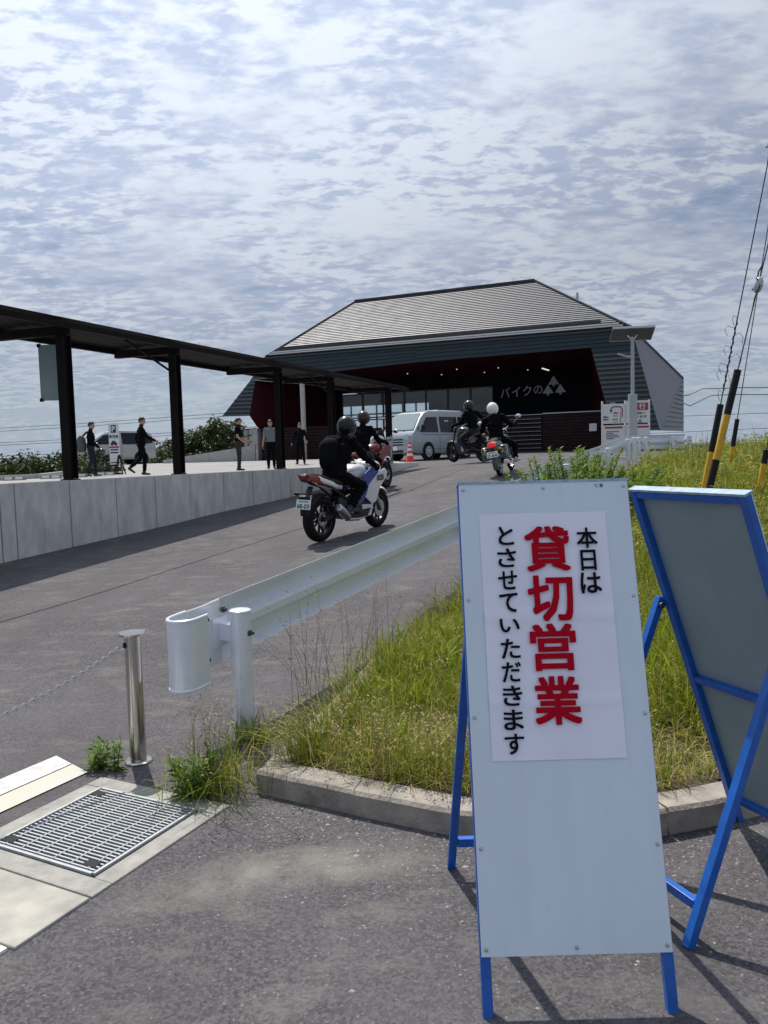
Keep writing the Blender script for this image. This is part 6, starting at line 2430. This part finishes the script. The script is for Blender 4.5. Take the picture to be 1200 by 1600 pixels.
    sections(g, [(wb * .47, sh_ - .01, .08, .05), (wb * .38, sh_ - .01, .13, .05), (wb * .24, sh_, .15, .05), (wb * .12, sh_ + .03, .12, .05), (wb * .0, sh_ + (.09 if sport else .03), .10, .045), (-.10, sh_ + (.12 if sport else .03), .07, .03)])
    g.build('seat', M_PLAST, t, smooth=50)
    g = G()
    if sport:
        sections(g, [(wb * .30, sh_ - .07, .10, .05), (wb * .12, sh_ - .01, .13, .06), (-.06, sh_ + .07, .11, .05), (-.24, sh_ + .13, .07, .03), (-.33, sh_ + .155, .035, .014)], p=3)
    elif cub:
        sections(g, [(wb * .34, sh_ - .12, .10, .07), (wb * .10, sh_ - .10, .15, .12), (-.12, sh_ - .11, .15, .13), (-.26, sh_ - .15, .12, .11), (-.31, sh_ - .17, .08, .06)], p=3)
    else:
        sections(g, [(wb * .34, sh_ - .08, .10, .05), (wb * .10, sh_ - .03, .12, .05), (-.14, sh_ + .02, .09, .04), (-.26, sh_ + .04, .05, .02)], p=3)
    tl = g.build('tail', st['tailm'], t, smooth=50)
    g = G()
    if sport:
        for s in (-1, 1):
            g.prism([(-.335, sh_ + .168), (-.20, sh_ + .155), (-.06, sh_ + .09), (-.02, sh_ + .015), (-.15, sh_ + .03), (-.26, sh_ + .06)], (s * .075 - .008, 0, 0), (0, 1, 0), (0, 0, 1), (s * .02 + .016, 0, 0))
        g.box((0, -.30, sh_ + .12), (.12, .02, .06))
    elif cub:
        sections(g, [(-.30, sh_ - .06, .085, .055), (-.36, sh_ - .06, .08, .05), (-.375, sh_ - .06, .06, .03)])
    else:
        sections(g, [(-.25, sh_ + .035, .06, .03), (-.29, sh_ + .035, .05, .025)])
    g.build('tail_light', M_TAILON if cub else M_TAILR, tl, smooth=40)
    # number plate on its hanger
    pz, py = st['plate']
    g = G()
    g.bar((0, -.16, sh_ - .02), (0, py + .03, pz + .05), .07, .03)
    if not cub:
        g.prism([(py + .03, pz - .16), (py + .05, pz - .16), (py + .05, pz + .12), (py + .02, pz + .10)], (-.08, 0, 0), (0, 1, 0), (0, 0, 1), (.16, 0, 0))
    hg = g.build('plate_hanger', M_PLAST, t)
    R_ = Matrix.Rotation(radians(-14), 3, 'X')
    g = G()
    g.box((0, py, pz), (.235, .008, .128), R_)
    npl = g.build('number_plate', M_PLATE, hg)
    exx, upp = Vector((1, 0, 0)), R_ @ Vector((0, 0, 1))
    nn = R_ @ Vector((0, -1, 0))
    c = Vector((0, py, pz)) + nn * .0045
    if st.get('number'):
        put_text(st['number'], M_PLTXT, npl, c - upp * .022, exx, upp, w=.20, h=.060, bold=.02, depth=.02)
        for k in range(6):
            g = G()
            q = c + upp * .040 + exx * (-.066 + .026 * k)
            w2 = .009 if k % 2 else .0075
            g.hexa([q + exx * a + upp * b + nn * o for o in (0, .0015) for a, b in ((-w2, -.010), (w2, -.010), (w2 * .7, .010), (-w2, .011))])
            g.build('print', M_PLTXT, npl)
    # indicators
    for s in (-1, 1):
        g = G()
        yy, zz = (py + .06, pz + .13) if not cub else (-.30, sh_ - .16)
        g.tube([(0, yy + .03, zz), (s * .13, yy, zz)], .010, 6)
        g.build('indicator_stalk', M_PLAST, hg)
        g = G()
        g.ell((s * .16, yy, zz), (.038, .022, .024), 12, 8)
        g.build('indicator', M_AMBER if not sport else M_PLAST, hg, smooth=60)
    # bars, levers, mirrors
    g = G()
    hw = st.get('barw', .33)
    rise = st.get('rise', .0)
    g.tube([(-hw, by - .10, bz + rise), (-hw * .55, by - .02, bz + rise), (-hw * .3, by + .03, bz), (hw * .3, by + .03, bz), (hw * .55, by - .02, bz + rise), (hw, by - .10, bz + rise)], .013, 8)
    g.box((0, by + .03, bz - .04), (.22, .06, .04))
    hb = g.build('handlebar', M_ENG if not cub else M_CHROME, t, smooth=40)
    for s in (-1, 1):
        g = G()
        g.tube([(s * hw * .66, by - .04, bz + rise), (s * (hw + .02), by - .108, bz + rise)], .019, 8)
        g.build('grip', M_PLAST, hb)
        g = G()
        g.tube([(s * hw * .6, by, bz + rise + .01), (s * (hw - .02), by - .02, bz + rise - .01)], .006, 6)
        g.build('lever', M_ALU, hb)
        g = G()
        mx_, my_, mz_ = st.get('mirror', (hw + .03, by + .06, bz + .16))
        g.tube([(s * hw * .7, by - .01, bz + rise + .01), (s * (mx_ - .03), my_ - .02, mz_ - .06)], .007, 6)
        g.ell((s * mx_, my_, mz_), (.068, .022, .045), 14, 9)
        mi = g.build('mirror', st.get('mirm', M_PLAST), hb, smooth=50)
        g = G()
        g.ell((s * mx_, my_ - .015, mz_), (.058, .010, .036), 14, 9)
        g.build('mirror_glass', M_CHROME, mi, smooth=60)
    # mudguards
    g = G()
    fender(g, wb, Rf, Rf + .022, wf * .62, 40, 165)
    g.build('front_mudguard', st['mud'], t, smooth=50)
    g = G()
    fender(g, 0, Rr, Rr + .028, wr_ * (.6 if not cub else .75), 60 if not cub else 40, 150 if not cub else 205)
    g.build('rear_mudguard', M_PLAST if not cub else acc, t, smooth=50)
    # lamp and screen
    g = G()
    if sport:
        sections(g, [(wb - .02, bz - .10, .10, .05), (wb - .14, bz - .06, .19, .12), (by + .10, bz - .04, .21, .13), (by + .02, bz - .06, .17, .10)])
        hl = g.build('headlight_cowl', body, t, smooth=50)
        g = G()
        sections(g, [(wb - .14, bz + .06, .10, .02), (wb - .20, bz + .14, .11, .015), (by + .10, bz + .20, .10, .008)])
        g.build('windscreen', M_VISOR, hl, smooth=50)
    else:
        g.lathe([(.02, -.10), (.08, -.07), (.095, 0), (.09, .02), (.05, .03)], 20, (0, by + .16, bz - .10), (0, 1, 0))
        hl = g.build('headlight', M_MBLACK if not cub else M_CHROME, t, smooth=40)
        g = G()
        g.lathe([(.088, .021), (.05, .034)], 20, (0, by + .16, bz - .10), (0, 1, 0))
        g.build('headlight_lens', M_LENS, hl, smooth=40)
    # fairings / side covers
    def sidep(nm, poly, x0, m, th=.02, lean_=0.0, par=t):
        out = []
        for s in (-1, 1):
            g = G()
            a = [Vector((s * (x0 + lean_ * (z - .6)), y, z)) for y, z in poly]
            b = [p + Vector((s * th, 0, 0)) for p in a]
            g.loft([a, b])
            out.append(g.build(nm, m, par, bevel=.008))
        return out
    if sport:
        ps = sidep('side_fairing', [(wb - .02, .84), (wb - .05, .76), (wb - .20, .62), (wb - .26, .44), (wb - .36, .40), (wb * .60, .52), (wb * .66, .70), (wb - .24, .86), (wb - .10, .90)], .185, body, lean_=.12)
        pc = sidep('upper_fairing', [(wb - .26, .83), (wb * .645, .685), (wb * .60, .60), (wb * .54, .72), (wb * .58, .86), (wb * .70, .95), (wb - .22, .93)], .175, acc, lean_=.10)
        sidep('belly_fairing', [(wb - .30, .40), (wb - .34, .24), (wb * .48, .20), (wb * .42, .27), (wb * .56, .42)], .155, body, lean_=.10)
        sidep('lower_dark_panel', [(wb - .28, .47), (wb * .60, .50), (wb * .52, .42), (wb * .46, .55), (wb * .52, .66), (wb * .66, .68)], .165, M_MBLUE, lean_=.10)
        put_text('R25', M_MBLACK, ps[1], (.238, wb - .22, .775), (0, 1, 0), (.12, 0, 1), w=.17, h=.085, bold=.03, depth=.02)
    elif st['kind'] == 'adv':
        sidep('side_fairing', [(wb - .05, .90), (wb - .22, .66), (wb * .55, .56), (wb * .52, .74), (wb * .66, .92), (wb - .22, 1.02)], .17, body, lean_=.08)
        g = G()
        sections(g, [(wb + .02, bz - .12, .03, .02), (wb - .10, bz - .04, .13, .09), (by + .12, bz + .02, .17, .13), (by + .06, bz + .02, .12, .10)])
        g.build('headlight_cowl', st.get('cowlm', body), t, smooth=50)
        g = G()
        sections(g, [(wb - .12, bz + .06, .10, .02), (wb - .20, bz + .20, .12, .012), (by + .14, bz + .30, .11, .008)])
        g.build('windscreen', M_VISOR, t, smooth=50)
    elif cub:
        sidep('side_cover', [(wb * .12, .46), (wb * .36, .44), (wb * .42, .62), (wb * .20, .68)], .13, acc)
        for s in (-1, 1):
            g = G()
            sections(g, [(-.22, sh_ - .24, .055, .13), (-.19, sh_ - .24, .075, .15), (.08, sh_ - .24, .075, .15), (.11, sh_ - .24, .055, .13)], p=4)
            g.v = [(v[0] + s * .20, v[1], v[2]) for v in g.v]
            cs = g.build('side_case', acc, t, smooth=40)
            g = G()
            g.box((s * .20, -.226, sh_ - .24), (.10, .01, .012))
            g.box((s * .20, -.228, sh_ - .20), (.03, .012, .04))
            g.build('latch', M_CHROME, cs)
        g = G()
        for s in (-1, 1):
            g.tube([(s * .12, .05, sh_ + .02), (s * .12, -.22, sh_ + .04), (s * .10, -.30, sh_ + .04)], .008, 6)
        g.tube([(-.10, -.30, sh_ + .04), (.10, -.30, sh_ + .04)], .008, 6)
        g.build('grab_rail', M_CHROME, t)
    else:
        sidep('side_cover', [(wb * .10, .56), (wb * .32, .52), (wb * .38, .70), (wb * .16, .74)], .11, acc)
    # rests and stand
    g = G()
    for s in (-1, 1):
        g.tube([(s * .12, wb * .30, .36), (s * .25, wb * .30, .36)], .012, 6)
    g.build('foot_rest', M_ALU, t)
    return t

SPORT = dict(kind='sport', wb=1.38, Rr=.315, Rf=.300, wr=.145, wf=.115, body=M_MWHITE, acc=M_MBLUE, rim=M_RIMB, bar=(1.00, .96), tank=.86, tankm=M_MWHITE, seat=.78, tailm=M_MWHITE, plate=(.545, -.33), number='68-03', exh=(.22, .14, .46), mud=M_MWHITE, forkm=M_ALU, silm=M_ALU, pipem=M_ALU, mirror=(.40, 1.12, 1.04), mirm=M_PLAST, barw=.34)
CUB = dict(kind='cub', wb=1.26, Rr=.285, Rf=.285, wr=.085, wf=.08, body=M_MGREEN, acc=M_MGREEN, rim=M_CHROME, bar=(.92, .98), tank=.74, tankm=M_MGREEN, seat=.76, tailm=M_MGREEN, plate=(.50, -.40), number='7-64', exh=(.22, -.20, .30), mud=M_CHROME, silm=M_CHROME, pipem=M_CHROME, mirror=(.44, .90, 1.20), mirm=M_CHROME, barw=.36, rise=.06)
NAKED = dict(kind='naked', wb=1.42, Rr=.32, Rf=.305, wr=.16, wf=.12, body=M_MBLACK, acc=M_MBLACK, rim=M_RIMB, bar=(1.02, 1.02), tank=.86, tankm=M_MBLACK, seat=.80, tailm=M_MBLACK, plate=(.62, -.34), number='35-18', exh=(.21, .12, .34), mud=M_MBLACK, barw=.37, rise=.03)
ADV = dict(kind='adv', wb=1.44, Rr=.32, Rf=.32, wr=.15, wf=.11, body=M_MRED, acc=M_MBLACK, rim=M_RIMB, bar=(1.02, 1.04), tank=.90, tankm=M_MRED, seat=.82, tailm=M_MRED, plate=(.62, -.34), number='41-27', exh=(.22, .05, .48), mud=M_MRED, cowlm=M_MWHITE, mirror=(.46, 1.10, 1.26), mirm=M_ALU, barw=.40, rise=.05)
def ride(label, plabel, xy, heading, lean, st, J, cloth, helmet, z=None, pitch=0.0, **kw):
    x, y = xy
    z = rz1(x, y) if z is None else z
    st = dict(st)
    st['pitch'] = pitch
    b = bike(label, (x, y, z + .006), hd(*heading), lean, st)
    p = person(plabel, (x, y, z + .006), 0, J, cloth, helmet=helmet, **kw)
    p.rotation_euler = (pitch, lean, hd(*heading))
    return b, p
SEAT = dict(pelvis=(0, .37, .90), chest=(0, .50, 1.20), neck=(0, .60, 1.38), head=(0, .68, 1.51), shl=(-.19, .55, 1.33), shr=(.19, .55, 1.33), ell=(-.32, .68, 1.08), elr=(.32, .68, 1.08), wrl=(-.33, .87, .99), wrr=(.33, .87, .99),
            hipl=(-.10, .37, .86), hipr=(.10, .37, .86), knl=(-.21, .74, .70), knr=(.21, .74, .70), anl=(-.20, .44, .42), anr=(.20, .44, .42), tol=(-.21, .60, .37), tor=(.21, .60, .37), glove='glove', palml=(0, 0, -1), palmr=(0, 0, -1))
UPR = dict(SEAT, pelvis=(0, .36, .88), chest=(0, .42, 1.20), neck=(0, .46, 1.40), head=(0, .50, 1.54), shl=(-.19, .44, 1.35), shr=(.19, .44, 1.35), ell=(-.32, .52, 1.10), elr=(.32, .52, 1.10), wrl=(-.36, .74, 1.06), wrr=(.36, .74, 1.06), knl=(-.22, .72, .66), knr=(.22, .72, .66), anl=(-.20, .52, .34), anr=(.20, .52, .34), tol=(-.21, .68, .29), tor=(.21, .68, .29))
ride('white and blue sport motorcycle with plate 68-03 climbing the ramp', 'rider in black on the white and blue motorcycle, black helmet', (-.868, 10.3), (.545, .838), radians(2), SPORT, SEAT, (M_CBLK, M_CBLK), (M_HELB, M_VISOR), pitch=radians(3.0), curl=1.3, wide=1.12)
# rucksack of the first rider
q = Matrix.Rotation(hd(.5, .866), 3, 'Z')
rk = thing('rucksack', 'black rucksack on the back of the rider on the white and blue motorcycle', 'rucksack', Vector((-.868, 10.3, rz1(-.868, 10.3) + .03)) + q @ Vector((0, .30, 1.16)), hd(.5, .866))
g = G()
sections(g, [(.06, .02, .12, .18), (.0, .0, .145, .22), (-.07, -.02, .14, .21), (-.11, -.03, .11, .16)], p=3.2)
g.build('bag_body', M_CBLK2, rk, smooth=50)
g = G()
sections(g, [(-.10, -.10, .10, .08), (-.135, -.11, .08, .06)], p=3.2)
g.build('pocket', M_CBLK, rk, smooth=50)
for s in (-1, 1):
    g = G()
    g.tube([(s * .09, .05, .18), (s * .12, .16, .24), (s * .14, .30, .18)], .02, 6)
    g.build('strap', M_CBLK, rk)
ride('red touring motorcycle with white nose, half hidden ahead of the first rider', 'rider in black with a brown tinted helmet on the red motorcycle', (-.55, 15.6), (.42, .91), 0, ADV, dict(UPR, head=(0, .52, 1.56)), (M_CBLK, M_CBLK2), (M_HELG, M_VISOR), pitch=radians(3.5), curl=1.3)
ride('small dark green motorcycle with lit red tail lamp and side cases, leaning left', 'rider in black with a white helmet on the dark green motorcycle', (2.54, 16.6), (.36, .93), radians(-9), CUB, dict(UPR, pelvis=(0, .30, .80), chest=(0, .36, 1.11), neck=(0, .40, 1.30), head=(0, .44, 1.44), shl=(-.2, .38, 1.25), shr=(.2, .38, 1.25), hipl=(-.1, .30, .78), hipr=(.1, .30, .78), anr=(.30, .50, .30), tor=(.34, .66, .25), knr=(.30, .66, .60), ell=(-.34, .48, 1.02), elr=(.34, .48, 1.02)), (M_CBLK, M_CBLK), (M_HELW, M_VISOR, 1), pitch=radians(4), curl=1.3, shoes=M_SHOEW)
ride('black naked motorcycle seen from its left side turning before the van', 'rider in black jacket and dark jeans with a grey helmet on the black motorcycle', (2.76, 20.9), (-.50, .866), radians(-4), NAKED, dict(UPR, elr=(.42, .52, 1.22), wrr=(.60, .62, 1.24)), (M_CBLK, M_CNAVY), (M_HELG, M_VISOR), curl=1.1, face=(-.4, .9, 0))

# ------------------------------------------------------------------ vehicles with bodies
def car(name, label, cat, loc, rz, paint, outline, W, tum, zt, wins, screen, wy, wr_, extra, glassm=M_VGLASS):
    t = thing(name, label, cat, loc, rz)
    zs_ = [p[1] for p in outline]
    ym, zm = sum(p[0] for p in outline) / len(outline), (max(zs_) + min(zs_)) / 2
    def xs(x, z):
        return x * (1 - tum * max(0, (z - zt)) / (max(zs_) - zt))
    g = G()
    rings = []
    for x, k in ((-W, .955), (-W * .985, .98), (-W * .93, .995), (-W * .8, 1), (W * .8, 1), (W * .93, .995), (W * .985, .98), (W, .955)):
        rings.append([(xs(x, z), ym + (y - ym) * k, zm + (z - zm) * k) for y, z in outline])
    g.loft(rings)
    body = g.build('body', paint, t, smooth=32)
    for nm, poly in wins:
        for s in (-1, 1):
            g = G()
            g.loft([[(s * (xs(W, z) + o), y, z) for y, z in poly] for o in (-.02, .006)])
            g.build(nm, glassm, t)
    (y0, z0), (y1, z1) = screen
    g = G()
    n = Vector((0, z1 - z0, y0 - y1)).normalized()
    a = [Vector((-xs(W * .90, z0), y0, z0)), Vector((xs(W * .90, z0), y0, z0)), Vector((xs(W * .86, z1), y1, z1)), Vector((-xs(W * .86, z1), y1, z1))]
    g.loft([[p - n * .02 for p in a], [p + n * .010 for p in a]])
    g.build('windscreen', M_VGLASSL, t)
    for y in wy:
        for s in (-1, 1):
            g = G()
            g.lathe([(wr_ + .055, -.01), (wr_ + .055, .008)], 26, (s * (W - .004), y, wr_), (s, 0, 0))
            g.build('wheel_arch', M_DARK, t)
            g = G()
            g.lathe([(wr_ * .62, -.16), (wr_ * .97, -.15), (wr_, -.12), (wr_, .0), (wr_ * .96, .02), (wr_ * .68, .024)], 28, (s * (W - .005), y, wr_), (s, 0, 0))
            w = g.build('wheel', M_TYRE, t, smooth=35)
            g = G()
            g.lathe([(wr_ * .66, .018), (wr_ * .64, .028), (wr_ * .50, .026), (wr_ * .2, .036), (.001, .038)], 24, (s * (W - .005), y, wr_), (s, 0, 0))
            rm_ = g.build('rim', M_RIMS, w, smooth=25)
            g = G()
            for k in range(8):
                a_ = 2 * pi * k / 8
                g.box((s * (W + .0275), y + cos(a_) * wr_ * .42, wr_ + sin(a_) * wr_ * .42), (.012, .05, .05))
            g.build('rim_slot', M_DARK, w)
    extra(t, W, xs)
    return t
def van_extra(t, W, xs):
    for s in (-1, 1):
        g = G()
        g.prism([(.42, .84), (.70, .80), (.74, .98), (.66, 1.04), (.44, .98)], (s * .0, 2.30, 0), (s, 0, 0), (0, 0, 1), (0, .055, 0))
        g.build('headlight', M_LENS, t, bevel=.01)
        g = G()
        g.ell((s * (W + .12), 1.72, 1.30), (.09, .06, .13), 12, 9)
        g.tube([(s * W * .97, 1.72, 1.14), (s * (W + .10), 1.72, 1.18)], .02, 6)
        g.build('door_mirror', M_PLAST, t, smooth=50)
        for y in (.28, -.0) if False else (.62, -.52):
            g = G()
            g.box((s * (xs(W, 1.02) + .006), y, 1.02), (.03, .16, .04))
            g.build('door_handle', M_VAN, t, bevel=.006)
        g = G()
        for y in (.48, -.72):
            g.box((s * (W + .0005), y, .68), (.006, .012, .72))
        g.box((s * (W + .0008), -.2, 1.005), (.005, 3.6, .014))
        g.box((s * (W + .0008), -.1, .44), (.005, 1.9, .014))
        g.build('door_seam', M_DARK, t)
    g = G()
    for z in (.62, .72, .82):
        g.box((0, 2.345, z), (.80, .03, .05))
    g.build('grille', M_PLAST, t)
    g = G()
    for z in (.67, .77):
        g.box((0, 2.352, z), (.86, .03, .022))
    g.build('grille_bar', M_CHROME, t)
    g = G()
    sections(g, [(2.26, .42, .83, .15), (2.36, .42, .80, .14), (2.385, .42, .70, .10)], p=5)
    g.build('bumper', M_VAN, t, smooth=40)
    g = G()
    g.box((0, 2.385, .36), (.9, .02, .10))
    g.build('air_intake', M_DARK, t)
    g = G()
    g.box((0, 2.395, .48), (.33, .012, .165))
    g.build('number_plate', M_PLATE, t)
    for s in (-.35, .25):
        g = G()
        g.tube([(s, 2.13, 1.14), (s + .40, 2.03, 1.26)], .012, 5)
        g.build('wiper', M_PLAST, t)
    g = G()
    sections(g, [(.2, 1.985, .45, .03), (.1, 2.0, .5, .05), (-1.5, 2.0, .5, .05), (-1.6, 1.985, .45, .03)], p=4)
    g.build('roof_pod', M_MWHITE, t, smooth=40)
VAN_O = [(2.30, .30), (2.35, .55), (2.33, .86), (2.26, 1.02), (2.10, 1.16), (1.62, 1.70), (1.40, 1.88), (1.05, 1.97), (-2.05, 1.98), (-2.26, 1.88), (-2.34, 1.0), (-2.33, .30), (-1.9, .24), (1.9, .24)]
vx, vy = 2.05, 32.4
car('parked_van', 'silver high-roof van parked in front of the porch behind the red cone', 'van', (vx, vy, 1.285), hd(-.66, -.75), M_VAN, VAN_O, .845, .13, 1.02, (('front_door_window', [(1.72, 1.10), (1.52, 1.42), (1.28, 1.70), (.60, 1.73), (.56, 1.10)]), ('side_window', [(.40, 1.10), (.44, 1.74), (-.75, 1.75), (-.78, 1.10)]), ('rear_side_window', [(-.88, 1.10), (-.86, 1.75), (-1.98, 1.74), (-2.05, 1.10)])), ((2.09, 1.20), (1.46, 1.87)), (1.25, -1.32), .335, van_extra)
def car_extra(t, W, xs):
    for s in (-1, 1):
        g = G()
        g.prism([(.45, .70), (.78, .72), (.80, .86), (.50, .82)], (0, 2.06, 0), (s, 0, 0), (0, 0, 1), (0, .13, 0))
        g.build('headlight', M_LENS, t, bevel=.01)
        g = G()
        g.ell((s * (W + .10), .95, 1.08), (.10, .06, .07), 12, 8)
        g.build('door_mirror', M_CAR, t, smooth=50)
        g = G()
        for y in (.75, -.35, -1.45):
            g.box((s * (W + .0005), y, .70), (.006, .012, .66))
        g.build('door_seam', M_DARK, t)
        for y in (-.20, -1.3):
            g = G()
            g.box((s * (W + .008), y, .92), (.03, .18, .035))
            g.build('door_handle', M_CAR, t)
    g = G()
    for z in (.55, .66, .76):
        g.box((0, 2.19, z), (.85, .03, .05))
    g.build('grille', M_PLAST, t)
    g = G()
    for z in (.605, .71):
        g.box((0, 2.20, z), (.9, .03, .025))
    g.build('grille_bar', M_CHROME, t)
    g = G()
    g.box((0, 2.215, .46), (.33, .012, .165))
    g.build('number_plate', M_PLATE, t)
CAR_O = [(2.12, .30), (2.19, .55), (2.14, .84), (2.0, .93), (1.40, 1.06), (.62, 1.58), (.25, 1.72), (-.3, 1.77), (-1.7, 1.74), (-1.98, 1.62), (-2.18, 1.0), (-2.17, .32), (-1.7, .25), (1.7, .25)]
car('parked_minivan', 'silver grey minivan parked on the plaza behind the parking sign', 'car', (-14.3, 40.5, pz1(-14.3, 40.5) + .006), hd(-.80, -.60), M_CAR, CAR_O, .87, .16, .98, (('front_door_window', [(1.15, 1.06), (.55, 1.52), (-.22, 1.64), (-.25, 1.04)]), ('rear_door_window', [(-.38, 1.04), (-.35, 1.65), (-1.30, 1.64), (-1.36, 1.04)]), ('quarter_window', [(-1.48, 1.05), (-1.42, 1.62), (-1.78, 1.56), (-2.02, 1.10)])), ((1.38, 1.09), (.36, 1.69)), (1.30, -1.35), .325, car_extra)
